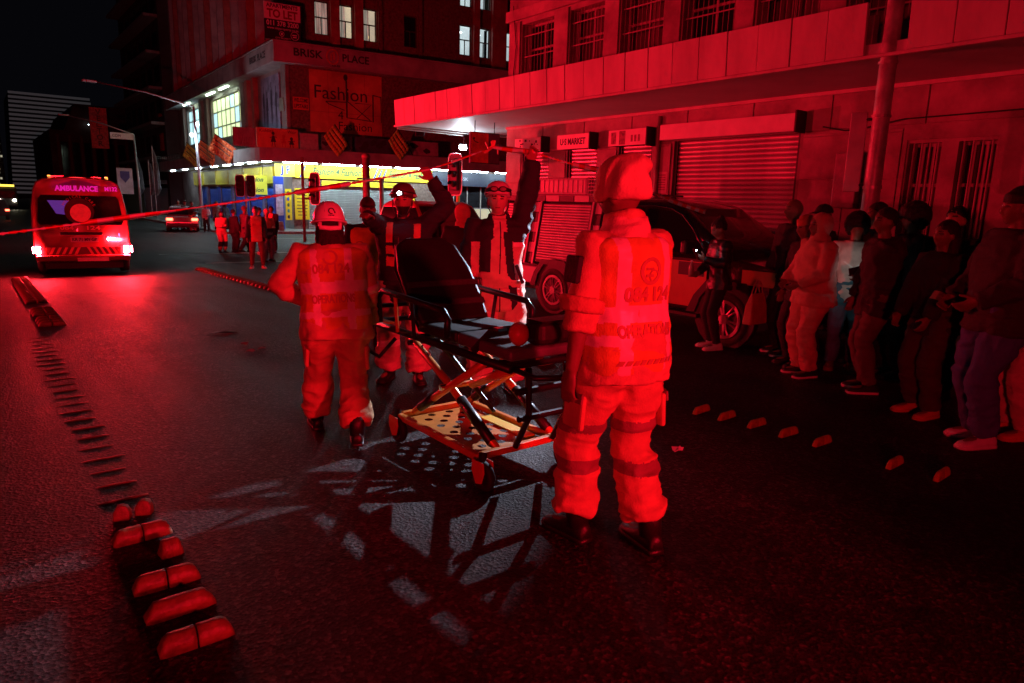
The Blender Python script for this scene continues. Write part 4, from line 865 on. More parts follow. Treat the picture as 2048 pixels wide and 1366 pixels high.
MAG = mat('glowing_magenta', (.7,.12,.75), .4, amt=0, emit=(.75,.02,.62), es=.45)  # glow stands in for light thrown back by the lettering
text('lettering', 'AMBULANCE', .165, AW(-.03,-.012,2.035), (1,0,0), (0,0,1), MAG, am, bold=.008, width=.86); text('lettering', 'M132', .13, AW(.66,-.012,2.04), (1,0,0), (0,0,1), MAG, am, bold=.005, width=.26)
DRL = mat('dull_red_letter', (.85,.35,.33), .5, amt=0)
text('lettering', '084', .13, AW(-.30,-.012,1.13), (1,0,0), (0,0,1), DRL, am, width=.27, bold=.003); text('lettering', '124', .13, AW(.22,-.012,1.13), (1,0,0), (0,0,1), DRL, am, width=.27, bold=.003)
mb = MB(); mb.box(AW(-.02,-.03,1.0),(.86,.05,.07)); obj('handle_bar', mb, TRIM, am, bevel=.015)
mb = MB(); mb.box(AW(.03,-.012,.86),(.56,.014,.115)); pl = obj('number_plate', mb, mat('plate', (.5,.42,.42), .5, amt=.05), am); text('plate_lettering', 'KR 71 MV·GP', .1, AW(.03,-.0205,.86), (1,0,0), (0,0,1), INK, pl, width=.5, bold=.003, ext=.001)
obj('chevron_panel', MB().box(AW(0,-.008,.60),(1.5,.02,.17)), AMW, am)
CHV = mat('chevron_bright', (.85,.2,.18), .4, amt=.05)
for sd in (-1,1):
    for k in range(5):
        x = sd*(.14+k*.125); mb = MB(); mb.prism([(x,.52),(x+sd*.06,.52),(x-sd*.02,.68),(x-sd*.08,.68)], -.024, -.0185, lambda a, b, d: AW(a, d, b)); obj('chevron_stripe', mb, CHV, am)
mb = MB(); mb.bb(*[v for p in zip(AW(-.96,-.12,.36),AW(.96,.1,.50)) for v in p]); obj('bumper', mb, AMW, am, bevel=.04)
obj('bumper_label', MB().box(AW(.17,-.125,.40),(.64,.012,.085)), mat('pale_label', (.8,.5,.48), .5), am)
obj('underbody', MB().bb(*[v for p in zip(AW(-.8,.2,.16),AW(.8,4.4,.36)) for v in p]), TRIM, am)
TAIL = mat('tail_lamp', (.8,.05,.05), .4, amt=0, emit=(1,.018,.03), es=2600); TAIL2 = mat('tail_lamp_outer', (.8,.05,.05), .4, amt=0, emit=(1,.018,.03), es=1500)
for x, w, m in ((-.90,.085,TAIL),(.87,.095,TAIL)):
    obj('tail_light', MB().box(AW(x,-.012,.62),(w,.04,.17)), m, am, bevel=.012)
for x in (-.995,.995): obj('side_tail_light', MB().box(AW(x,.05,.62),(.035,.06,.15)), TAIL2, am, bevel=.01)
obj('warning_light', MB().box(AW(.58,-.02,.87),(.17,.03,.06)), TAIL, am, bevel=.02)
for x in (-.55,.6): obj('roof_beacon', MB().box(AW(x,.3,2.30),(.06,.06,.06)), mat('small_beacon', (.9,.2,.1), .4, amt=0, emit=(1,.3,.05), es=3), am)
obj('roof_edge', MB().tube([AW(-.6,.06,2.28),AW(0,.04,2.31),AW(.6,.06,2.28)], .015, 6), TRIM, am)
for x, s in ((-.86,-1),(.86,1)):
    wheel(am, AW(x,.95,.31), .31, .2, s); wheel(am, AW(x,3.75,.31), .31, .2, s)
# roof lightbar near the windscreen, unseen, put in to redden the corner building
lb = MB(); lb.box(AW(0,3.3,2.33),(1.2,.28,.07)); lbo = obj('added_lightbar', lb, mat('added_lightbar_red', (.8,.05,.05), .3, amt=0, emit=(1,.03,.03), es=6), am, bevel=.02)
ll = bpy.data.lights.new('added_roof_light', 'POINT'); ll.energy = 7500; ll.color = RED; ll.shadow_soft_size = .12
lo = bpy.data.objects.new('added_roof_light', ll); COL.objects.link(lo); lo.location = AW(0.25,3.3,2.55)
am.rotation_euler = (0,0,-R(5.5))
# --- plain cars
def car(name, lab, loc, rz, colm, tail=None, L=4.2, W=1.72, H=1.45, sc_=1.):
    s = thing(name, lab, 'car', loc, rz)
    h = W/2; prof = [(-L/2,.32),(-L/2+.02,.55),(-L/2+.12,.86),(-L*.22,.92),(L*.18,.92),(L/2-.25,.80),(L/2-.02,.62),(L/2,.36),(L/2-.2,.24),(-L/2+.2,.24)]
    mb = MB(); mb.loft([[(x*sx_, y*.985, z) for y, z in prof] if q else [(x*sx_, y*.97, z*.99+.01) for y, z in prof] for x, sx_, q in ((-h+.06,1,0),(-h,1,1),(h,1,1),(h-.06,1,0))]); obj('body', mb, colm, s, bevel=.04)
    gh = lambda z, y0, y1, x: [(-x,y0,z),(x,y0,z),(x,y1,z),(-x,y1,z)]
    mb = MB(); mb.loft([gh(.90,-L*.40,L*.24,h-.05), gh(H-.06,-L*.30,L*.02,h-.2), gh(H,-L*.26,-.02*L,h-.28)]); obj('roof', mb, colm, s, bevel=.06)
    t = (H-.14-.96)/(H-.06-.9)
    for sx_ in (-1,1):
        mb = MB(); mb.add([(sx_*(h-.05+.004-(z-.9)/(H-.96)*.15), y, z) for y, z in ((-L*.36,.96),(L*.19,.96),(L*.03,H-.13),(-L*.29,H-.13))], [(0,1,2,3)]); obj('side_window', mb, CARGL, s)
        obj('mirror', MB().box((sx_*(h+.06),L*.16,.98),(.16,.1,.12)), TRIM, s, bevel=.02)
    mb = MB(); mb.add([(-h+.1,-L*.395-.01,.97),(h-.1,-L*.395-.01,.97),(h-.25,-L*.305-.01,H-.1),(-h+.25,-L*.305-.01,H-.1)], [(0,1,2,3)]); obj('rear_window', mb, CARGL, s)
    mb = MB(); mb.add([(-h+.1,L*.235+.012,.95),(h-.1,L*.235+.012,.95),(h-.25,L*.03+.012,H-.1),(-h+.25,L*.03+.012,H-.1)], [(0,1,2,3)]); obj('windscreen', mb, CARGL, s)
    for sx_ in (-1,1):
        obj('tail_light', MB().box((sx_*(h-.2),-L/2+.06,.72),(.34,.08,.14)), tail if tail else mat('unlit_tail', (.3,.02,.02), .3), s, bevel=.02)
        obj('headlight', MB().box((sx_*(h-.22),L/2-.1,.66),(.34,.1,.14)), mat('headlamp_glass', (.5,.5,.5), .1), s, bevel=.02)
        for y in (-L*.3,L*.31): wheel(s, (sx_*(h-.09),y,.31), .31, .2, sx_, spokes=5)
    obj('bumper', MB().box((0,-L/2,.42),(W-.1,.1,.18)), TRIM, s, bevel=.03)
    return s
car('response_car', 'red and white response car standing behind the medic wearing a headlamp', (7.72, 12.2, gz(12.2)), R(180), mat('response_red', (.45,.08,.07), .3, amt=.05, coat=.4), H=1.82, W=1.78)

car('parked_sedan', 'silver sedan with a glowing tail light behind the far bystanders', (10.2, 45.3, -.5), R(-14), mat('silver_paint', (.35,.35,.37), .3, .4, amt=.05), tail=mat('sedan_tail', (.8,.05,.05), .4, amt=0, emit=(1,.10,.05), es=9))
# far traffic
s = thing('minibus', 'distant minibus with lit yellow roof sign and two headlights', 'minibus', (3.6, 95, -.5), world=True)
mb = MB(); mb.bb(2.7,4.5,95,100,-.2,1.9); obj('body', mb, DKB, s, bevel=.15); obj('windscreen', MB().bb(2.85,4.35,94.97,94.995,.7,1.5), CARGL, s)
obj('roof_sign', MB().bb(2.9,4.3,94.9,95.1,1.98,2.2), mat('yellow_lit_sign', (1,.8,.1), .5, amt=0, emit=(1,.7,.08), es=2.2), s)
for x in (2.9,4.2): obj('headlight', MB().ell((x,94.93,.5),(.17,.06,.15)), mat('white_headlight', (1,1,.9), .4, amt=0, emit=(1,.9,.68), es=26), s)
for i in range(2): obj('wheel', MB().lathe([(.05,-.1),(.35,-.1),(.35,.1),(.05,.1)],14,(2.85+i*1.5,95.6,-.15),'x'), TYRE, s)
s = thing('far_car', 'distant car with red tail lights at the left edge', 'car', (1.6, 62, -.5), world=True)
mb = MB(); mb.loft([[(.8,62,-.2),(2.4,62,-.2),(2.4,66,-.2),(.8,66,-.2)],[(.8,62,.4),(2.4,62,.4),(2.4,66,.4),(.8,66,.4)],[(1,62.5,.95),(2.2,62.5,.95),(2.2,65,.95),(1,65,.95)]]); obj('body', mb, DKB, s, bevel=.08)
for x in (.95,2.25): obj('tail_light', MB().box((x,61.97,.2),(.25,.05,.12)), mat('sedan_tail', (.8,.05,.05), .4), s); obj('wheel', MB().lathe([(.05,-.1),(.3,-.1),(.3,.1),(.05,.1)],14,(x,62.8,-.2),'x'), TYRE, s)

# ------------------------------------------------------------------ street furniture
GALV = mat('galvanised_steel', (.42,.43,.45), .45, .5, amt=.25, scale=4)
def lamp(lab, x, y, h, arm, parent=None):
    s = thing('street_lamp', lab, 'street lamp', (x,y,-.36), world=True, group='street lamps by the corner block')
    obj('post', MB().tube([(x,y,-.36),(x,y,2.5),(x-.1,y,h)], [.11,.1,.07], 10), GALV, s, smooth=True)
    obj('arm', MB().tube([(x-.1,y,h),(x-.1+arm[0]*.5,y+arm[1]*.5,h+arm[2]*.62),(x-.1+arm[0],y+arm[1],h+arm[2])], [.06,.05,.04], 8), GALV, s, smooth=True)
    obj('lamp_head', MB().box((x-.1+arm[0]*1.08,y+arm[1]*1.08,h+arm[2]*1.04),(.8,.35,.14)), GALV, s, bevel=.05)
    return s
s = lamp('unlit street lamp with a long arm in front of the blue shutters', 11.6, 46.5, 6.9, (-4.6, 3.0, 1.2))
obj('floodlight_on_post', MB().ell((11.25,46.3,5.2),(.1,.1,.1)), mat('bright_post_lamp', (1,1,1), .5, amt=0, emit=(.72,.9,1), es=700), s)
lamp('unlit street lamp beside the red vertical sign down the street', 11.6, 66, 6.4, (-4.2, 2.5, 1.3))
s = thing('street_name_sign', 'small white street name plate on the farther street lamp', 'sign', (10.9,65.8,6.0), world=True); obj('plate', MB().box((10.6,65.8,6.2),(1.7,.06,.5)), SGW, s); text('lettering', 'COM', .3, (10.2,65.76,6.2), (1,0,0), (0,0,1), INK, s, width=.6)
s = thing('shop_banner', 'white banner with a dark shield emblem on the farther street lamp', 'banner', (10.6,66,1.2), world=True); obj('cloth', MB().box((10.6,66,2.6),(1.15,.05,2.1)), mat('white_banner', (.5,.5,.58), .7, amt=.2, scale=2), s)
mb = MB(); mb.prism([(10.25,3.4),(10.95,3.4),(10.95,2.9),(10.6,2.45),(10.25,2.9)], 65.94, 65.97, lambda a, b, d: (a, d, b)); obj('emblem', mb, mat('navy_emblem', (.05,.04,.2), .6), s)
def traffic(lab, x, y, zt, rz, heads, polem, zb=None, r=.055):
    zb = gz(y) if zb is None else zb
    s = thing('traffic_light', lab, 'traffic light', (x,y,zb), rz, group='traffic lights of the junction')
    zt -= zb
    obj('post', MB().tube([(0,0,0),(0,0,zt+.3)], r, 10), polem, s, smooth=True)
    for dx, face in heads:
        f = Vector((math.cos(R(face)), math.sin(R(face)), 0)); sd = Vector((-f.y, f.x, 0)); c = Vector((dx, -.02, zt))
        mb = MB(); M = Matrix((sd, f, Vector((0,0,1)))).transposed(); mb.box(c, (.26,.16,.92), M); hd = obj('signal_head', mb, TRIM, s, bevel=.03)
        bd = MB(); n = 24; pts = [(.25*math.copysign(abs(math.cos(t*math.tau/n))**.36, math.cos(t*math.tau/n)), .60*math.copysign(abs(math.sin(t*math.tau/n))**.36, math.sin(t*math.tau/n))) for t in range(n)]
        bd.prism(pts, -.02, .0, lambda a, b, d: c+sd*a+Vector((0,0,b))+f*d); obj('backboard', bd, TRIM, hd)
        bd = MB(); bd.tube([c+sd*a+Vector((0,0,b))+f*.004 for a, b in pts]+[c+sd*pts[0][0]+Vector((0,0,pts[0][1]))+f*.004], .018, 5, cap=False); obj('white_border', bd, mat('white_reflective', (.75,.7,.72), .5, amt=0), hd)
        for k in (-1,0,1):
            cc = c+f*.085+Vector((0,0,k*.28)); obj('lens', MB().ell(cc, (.085,.085,.085), 12, 8), mat('signal_lens', (.05,.012,.012) if k else (.06,.04,.01), .2, amt=0), hd)
            q = MB(); q.loft([[cc+sd*(.1*math.cos(t))+Vector((0,0,.1*math.sin(t)))+f*d for t in [i*math.pi/8-.3 for i in range(10)]] for d in (0,.16)], cap=False, closed=False); obj('hood', q, TRIM, hd)
    return s
traffic('double headed traffic light in front of the blue shutters', 12.6, 40.8, 2.2, 0, ((-.3,-128),(.3,-128)), GALV, zb=-.36)
traffic('traffic light standing on a yellow post beside the canopy end', 11.55, 17.38, 2.42, 0, ((-.12,200),), mat('yellow_post', (.65,.38,.03), .5), zb=gz(17.3)+.12)
traffic('traffic light half hidden by the white helmet in front of the grey shutter', 10.7, 25.9, 1.98, 0, ((-.1,205),), TRIM)
BRWN = mat('rusty_pole', (.20,.12,.10), .6, .3, amt=.4, scale=6)
def pole(lab, x, y, z1, r, zb, extra=None, m=BRWN):
    s = thing('steel_pole', lab, 'pole', (x,y,zb), world=True, group='poles at the junction'); obj('post', MB().tube([(x,y,zb),(x,y,z1)], r, 12), m, s, smooth=True); obj('cap', MB().ell((x,y,z1),(r*1.25,r*1.25,r*.9)), m, s, smooth=True)
    if extra: obj('side_bracket', extra, m, s)
pole('thin brown pole with a short side bracket in front of the yellow posters', 13.0, 33.2, 3.5, .07, -.5, MB().box((13.35,33.0,1.6),(.75,.06,.12)))
pole('thick brown pole in front of the long yellow shop sign', 10.8, 21.9, 3.05, .12, gz(21.9))
pole('short red post with a cross arm behind the medic wearing a headlamp', 9.3, 17.9, 2.2, .06, gz(17.9)+.1, MB().box((9.0,18.1,2.2),(.7,.05,.05)))
s = thing('concrete_bollard', 'squat concrete block at the foot of the corner shop wall', 'bollard', (14.6, 41.2, -.36), world=True); obj('block', MB().loft([[(14.42,41.0,-.36),(14.85,41.0,-.36),(14.85,41.4,-.36),(14.42,41.4,-.36)],[(14.47,41.05,.2),(14.8,41.05,.2),(14.8,41.35,.2),(14.47,41.35,.2)]]), KERB, s, bevel=.04)
s = thing('added_work_light', 'unseen work light on an added tripod shining at the stretcher, behind the tall medic', 'work light', (5.62,5.16,gz(5.16)), world=True)  # stand and lamp added to throw pale light under the stretcher
g0 = gz(5.16); obj('mast', MB().tube([(5.62,5.16,g0+.35),(5.62,5.16,g0+1.95)], .017, 8), TRIM, s)
for k in range(3): a = k*math.tau/3+.4; obj('tripod_leg', MB().tube([(5.62,5.16,g0+.9),(5.62+.16*math.cos(a),5.16+.16*math.sin(a),g0+.35),(5.62+.34*math.cos(a),5.16+.34*math.sin(a),g0+.005)], .012, 6), TRIM, s)
wl = obj('lamp_housing', MB().box((5.62,5.15,2.02),(.10,.20,.14),Euler((0,R(24),R(26)))), TRIM, s, bevel=.01); obj('lamp_lens', MB().box((5.574,5.128,2.0),(.01,.17,.11),Euler((0,R(24),R(26)))), mat('work_light_led', (1,1,1), .3, amt=0, emit=(.72,.85,1), es=25), s)
# flag poles by the dark building
for k, (x, y) in enumerate(((13.2,70),(12.6,72),(12.9,66.5))):
    s = thing('furled_flag', ['furled flag on a bare pole nearest the street lamp','furled flag on the middle pole down the street','furled flag on the pole nearest the corner canopy'][k], 'flag', (x,y,-.36), world=True); obj('pole', MB().tube([(x,y,-.36),(x,y,4.6+k*.5)], .04, 6), GALV, s)
    obj('cloth', MB().tube([(x+.1,y,4.3+k*.5),(x+.22,y,3.2+k*.4),(x+.25,y,2.0),(x+.1,y,1.5)], [.05,.2,.26,.1], 7), mat('faded_flag', (.09,.08,.09), .8, amt=.4), s)
# painted lines
WLN = mat('worn_white_line', (.38,.38,.37), .7, amt=.35, scale=8)
def line(x0, y0, x1, y1, w):
    d = Vector((x1-x0,y1-y0,0)).normalized(); n = Vector((-d.y,d.x,0))*w/2; z0, z1 = gz(y0)+.004, gz(y1)+.004
    o = obj('road_marking', MB().quad((x0+n.x,y0+n.y,z0),(x0-n.x,y0-n.y,z0),(x1-n.x,y1-n.y,z1),(x1+n.x,y1+n.y,z1)), WLN); tag(o, kind='structure')
line(11.2, 36.5, 17, 34.2, .14); line(5.2, 27, 10.5, 26.3, .3); line(5.5, 22.0, 9.3, 21.6, .3)
# ------------------------------------------------------------------ lane separator blocks
def block_mesh(L=.26, w=.082, h=.070, groove=True):
    mb = MB()
    for a, b in (((-L/2,-.004),(.004,L/2)) if groove else ((-L/2,L/2),)):
        rings = []; n = 7
        for i in range(n+1):
            x = a+(b-a)*i/n; e = min(1, (L/2-abs(x))/.05+.02); e = math.sqrt(max(0.05, 1-(1-min(1,e))**2)); hh = h*e
            rings.append([(x, -w/2*(.75+.25*e), 0),(x, -w/2*.92*(.8+.2*e), hh*.55),(x, -w*.28, hh*.93),(x, 0, hh),(x, w*.28, hh*.93),(x, w/2*.92*(.8+.2*e), hh*.55),(x, w/2*(.75+.25*e), 0)])
        mb.loft(rings)
    return mb
RUB = mat('scuffed_rubber_block', (.16,.09,.04), .5, amt=.45, scale=14, bump=.3, bscale=40)
RUBD = mat('dark_rubber_block', (.16,.09,.05), .5, amt=.5, scale=16, bump=.3, bscale=50)
BM = block_mesh().mesh('block'); BM2 = block_mesh(groove=False).mesh('block')
for m_ in (BM, BM2): m_.polygons.foreach_set('use_smooth', [True]*len(m_.polygons))
BMo = BM.copy(); BMo.materials.append(mat('yellow_rubber_block', (.50,.28,.03), .5, amt=.35, scale=14, bump=.3, bscale=40)); BM.materials.append(RUB); BM2.materials.append(RUB)
def block(me, x, y, lab, grp, rz=0, s=(1,1,1), z=0.):
    o = bpy.data.objects.new('lane_block', me); COL.objects.link(o); o.location = (x, y, gz(y)+z); o.rotation_euler = (R(1.1) if y > 3 else 0, 0, rz); o.scale = s; tag(o, lab, 'lane block', grp); return o
RUBK = mat('worn_black_rubber', (.12,.07,.04), .45, amt=.4, scale=16, bump=.3, bscale=50); BMk = BM2.copy(); BMk.materials.clear(); BMk.materials.append(RUBK)
G1 = 'lane blocks in the near left row'
block(BM, .51, 3.53, 'split rubber lane block farthest of the near left row', G1, R(2)); block(BM, .51, 3.0, 'split rubber lane block just above the unsplit one at lower left', G1, R(-1)); block(BM2, .51, 2.76, 'rubber lane block without a split at lower left', G1, R(1)); block(BM, .51, 2.51, 'nearest split rubber lane block at lower left', G1, R(-1))
for k, (x, y, sx_, rz, lab) in enumerate(((.585,3.28,.38,.1,'broken half of a rubber lane block in the left row'),(.47,3.83,.24,1.2,'small rubber stub left of its twin at the head of the near left row'),(.575,3.84,.26,1.1,'small rubber stub right of its twin at the head of the near left row'))): block(BM2, x, y, lab, G1, rz, (sx_,1,1.1))
yy = 4.1
ws = []
while yy < 10.2: ws.append(yy); yy += .262
for k, y in enumerate(ws): block(BMk, .52+random.uniform(-.015,.015), y, 'worn flat lane block, almost level with the asphalt, in the left row', 'worn flat blocks in the left row', R(random.uniform(-3,3)), (random.uniform(.75,1.05),random.uniform(.20,.36),random.uniform(.05,.11)))
for y in [11.1,11.36,11.62,12.2,12.46,12.72]+[13.9+.26*i for i in range(19)]: block(BM, .75, y, 'small lane block in the far part of the left row towards the ambulance', 'far blocks in the left row', R(random.uniform(-3,3)), (1.25,1,1.1))
for i in range(29): block(BM, 4.75, 12.3+.26*i, 'small lane block in the long row between the ambulance and the medics', 'blocks in the middle row', R(random.uniform(-3,3)))
rr = [(4.60,3.27),(4.62,3.04),(4.65,2.79),(4.66,2.53),(4.68,2.28),(4.68,1.78),(4.72,1.51)]
names = ['yellow lane block nearest the medic in the right row','second yellow lane block from the medic in the right row','third yellow lane block from the medic in the right row','fourth yellow lane block from the medic in the right row','yellow lane block just before the gap in the right row','yellow lane block just after the gap in the right row','yellow lane block nearest the camera in the right row']
for (x, y), n_ in zip(rr, names): block(BMo, x, y, n_, 'yellow blocks in the right row', R(random.uniform(-4,4)), (.85,.45,.85))
for y in (3.83,4.1,4.36,4.62,4.9,5.4,5.7,6.2): block(BMo, 4.72, y, 'lane block of the right row behind the standing medic', 'yellow blocks in the right row', 0, (.8,.9,.9))
# litter
for k, (x, y, r_, lab, m) in enumerate(((2.49,9.22,.16,'dark crumpled rag lying in the lane',TRIM),(2.45,8.27,.06,'scrap of white paper in the lane below the rag',SGW),(2.38,7.8,.05,'smaller scrap of white paper in the lane left of the medic',SGW),(2.52,7.86,.04,'tiny white paper scrap nearest the left medic',SGW),(3.68,2.78,.06,'crumpled pale paper scrap right of the standing medic',SGW))):
    mb = MB(); n = 9
    top = [(r_*random.uniform(.5,1)*math.cos(i*math.tau/n)*1.3, r_*random.uniform(.4,1)*math.sin(i*math.tau/n)*.7, random.uniform(.006,.03)) for i in range(n)]
    mb.v = [(0,0,.03)]+top; mb.f = [(0,i+1,(i+1) % n+1) for i in range(n)]; mb.m = [0]*n
    o = obj('litter', mb, m, loc=(x,y,gz(y)+.004)); o.modifiers.new('t','SOLIDIFY').thickness = .004; tag(o, lab, 'litter', 'litter on the road')
# ------------------------------------------------------------------ people
def vnoise(p):
    i = np.floor(p).astype(np.int64); f = p-i; f = f*f*(3-2*f); out = 0
    for dx in (0,1):
        for dy in (0,1):
            for dz in (0,1):
                h = (i[:,0]+dx)*374761393+(i[:,1]+dy)*668265263+(i[:,2]+dz)*2147483647
                h = (h ^ (h >> 13))*1274126177; h = (h ^ (h >> 16)) & 0xffff
                w = (f[:,0] if dx else 1-f[:,0])*(f[:,1] if dy else 1-f[:,1])*(f[:,2] if dz else 1-f[:,2])
                out = out+w*(h/32767.5-1)
    return out
TMPS = bpy.data.scenes.new('tmp')
def remesh(mb, vox, smooth=3, fold=None, seed=0.):
    me = mb.mesh('t'); o = bpy.data.objects.new('t', me); TMPS.collection.objects.link(o)
    md = o.modifiers.new('r', 'REMESH'); md.mode = 'VOXEL'; md.voxel_size = vox; md.use_smooth_shade = True
    
    with bpy.context.temp_override(scene=TMPS, view_layer=TMPS.view_layers[0]):
        dg = bpy.context.evaluated_depsgraph_get(); out = bpy.data.meshes.new_from_object(o.evaluated_get(dg))
    bpy.data.objects.remove(o); bpy.data.meshes.remove(me)
    n = len(out.vertices); co = np.empty(n*3, np.float32); out.vertices.foreach_get('co', co); co = co.reshape(-1,3).astype(float)
    e = np.empty(len(out.edges)*2, np.int32); out.edges.foreach_get('vertices', e); e = e.reshape(-1,2)
    deg = np.bincount(e.ravel(), minlength=n).astype(float)[:,None]
    for _ in range(smooth):
        acc = np.zeros_like(co)
        for k in range(3):
            acc[:,k] = np.bincount(e[:,0], co[e[:,1],k], n)+np.bincount(e[:,1], co[e[:,0],k], n)
        co = co*.45+.55*acc/np.maximum(deg,1)
    out.vertices.foreach_set('co', co.ravel().astype(np.float32)); out.update()
    if fold:
        nr = np.empty(n*3, np.float32); out.vertices.foreach_get('normal', nr); nr = nr.reshape(-1,3)
        co = co+nr*fold(co, nr, seed)[:,None]
        out.vertices.foreach_set('co', co.ravel().astype(np.float32)); out.update()
    out.polygons.foreach_set('use_smooth', [True]*len(out.polygons))
    return out
def folds(a=.010, sc=(7,7,12), big=.010, low=0., zlow=.5):
    def f(p, n, s):
        q = p+s*3.17; w = np.stack([vnoise(q*3.1), vnoise(q*3.1+9), vnoise(q*3.1+21)], 1)*.10
        r = 1-np.abs(vnoise((q+w)*np.array(sc)))*2.4; r2 = 1-np.abs(vnoise((q+w*.6)*np.array(sc)*2.3+5))*2.4
        amp = a+low*np.clip((zlow-p[:,2])/zlow, 0, 1)
        return amp*(r*.8+r2*.42)+big*vnoise(q*4.2)
    return f
def setmats(me, mats, fn):
    n = len(me.polygons); c = np.empty(n*3, np.float32); me.polygons.foreach_get('center', c); c = c.reshape(-1,3)
    me.polygons.foreach_set('material_index', np.asarray(fn(c), np.int32)); 
    for m in mats: me.materials.append(m)
def ik(a, b, l1, l2, pole):
    a, b = Vector(a), Vector(b); d = b-a; L = d.length
    if L > (l1+l2)*.998: b = a+d*((l1+l2)*.998/L); d = b-a; L = d.length
    x = (l1*l1-l2*l2+L*L)/(2*L); h = math.sqrt(max(0, l1*l1-x*x)); u = d/L
    p = Vector(pole); p = p-u*p.dot(u); p = p.normalized() if p.length > 1e-5 else u.orthogonal().normalized()
    return a+u*x+p*h, b
def lerp(a, b, t): return Vector(a)*(1-t)+Vector(b)*t
def superring(c, ax, ay, w, d, n=20, e=2.4):
    out = []
    for k in range(n):
        t = math.tau*k/n; co, si = math.cos(t), math.sin(t)
        out.append(Vector(c)+ax*(w*math.copysign(abs(co)**(2/e), co))+ay*(d*math.copysign(abs(si)**(2/e), si)))
    return out
def head_mesh(mb, c, M, s, n=30, m=24, ear=True):
    rings = []
    for i in range(m+1):
        ph = -math.pi/2+math.pi*i/m; ring = []
        for j in range(n):
            th = math.tau*j/n; x, y, z = math.cos(ph)*math.cos(th), math.cos(ph)*math.sin(th), math.sin(ph)
            X, Y, Zz = x*.077, y*.098, z*.118
            if Zz < 0:
                t = -Zz/.118; X *= 1-.30*t**1.6; Y = Y*(1-.10*t) if Y > 0 else Y*(1-.42*t**1.3); Y += .012*t
            if Y > 0:
                fx = abs(X)/.077; Y *= 1-.10*(fx**2)
                g = lambda x0, z0, sx_, sz_: math.exp(-((abs(X)-x0)/sx_)**2-((Zz-z0)/sz_)**2)
                Y += .025*g(0,-.022,.012,.022)+.007*g(0,.0,.010,.03)+.009*g(.03,.036,.03,.011)-.014*g(.032,.012,.018,.013)+.006*g(.0,-.058,.024,.010)+.007*g(0,-.096,.022,.016)+.004*g(.045,-.018,.02,.02)
            ring.append(c+M@(Vector((X,Y,Zz))*s))
        rings.append(ring)
    mb.loft(rings)
    if ear:
        for sd in (-1,1): mb.ell(c+M@Vector((sd*.079*s,-.005*s,-.008*s)), (.012*s,.022*s,.034*s), 8, 6, rot=M@Matrix.Rotation(R(-12*sd),3,'Z'))
def hand_mesh(mb, w, d, pn, side, curl=25., s=1., spread=6., thumb=30.):
    d = Vector(d).normalized(); pn = Vector(pn); pn = (pn-d*pn.dot(d)).normalized(); sd = d.cross(pn)*side   # sd: towards the thumb
    w = Vector(w)
    mb.tube([w-d*.02*s, w+d*.02*s, w+d*.055*s, w+d*.095*s], [(.027*s,.020*s),(.032*s,.018*s),(.042*s,.017*s),(.040*s,.013*s)], 10, up=sd)
    for k, (off, L) in enumerate(((.030,.072),(.010,.080),(-.011,.075),(-.031,.058))):
        p = w+d*.088*s+sd*off*s; dd = (d+sd*math.tan(R(spread*(1.2-k*.8)))*.6).normalized(); pts = [p-d*.012*s, p]; ang = 0
        for q, f in enumerate((.45,.32,.23)):
            ang += curl*(.75+.18*k)*(1 if q else .7); v = dd*math.cos(R(ang))+pn*math.sin(R(ang)); p = p+v*L*f*s; pts.append(p)
        mb.tube(pts, [.0095*s,.0095*s,.009*s,.0085*s,.007*s], 8)
    p = w+d*.018*s+sd*.026*s; v = (d*math.cos(R(thumb+18))+sd*math.sin(R(thumb+18))+pn*.35).normalized(); q1 = p+v*.042*s; v2 = (d*math.cos(R(thumb-8))+sd*math.sin(R(thumb-8))+pn*.45).normalized()
    mb.tube([p, q1, q1+v2*.03*s, q1+v2*.052*s], [.014*s,.012*s,.0105*s,.008*s], 8)
SKIN = mat('brown_skin', (.16,.085,.055), .5, amt=.12, scale=9, bump=.1, bscale=60); SKIN2 = mat('light_skin', (.52,.34,.27), .48, amt=.1, scale=9, bump=.1, bscale=60)
DARKF = mat('face_dark', (.02,.014,.012), .5, amt=0); LIPS = mat('lips', (.20,.09,.07), .5, amt=0)
CL = {}
def cloth(nm, col, rough=.85, amt=.18, **k): return mat('cloth_'+nm, col, rough, amt=amt, scale=9, bump=.25, bscale=120, **k)
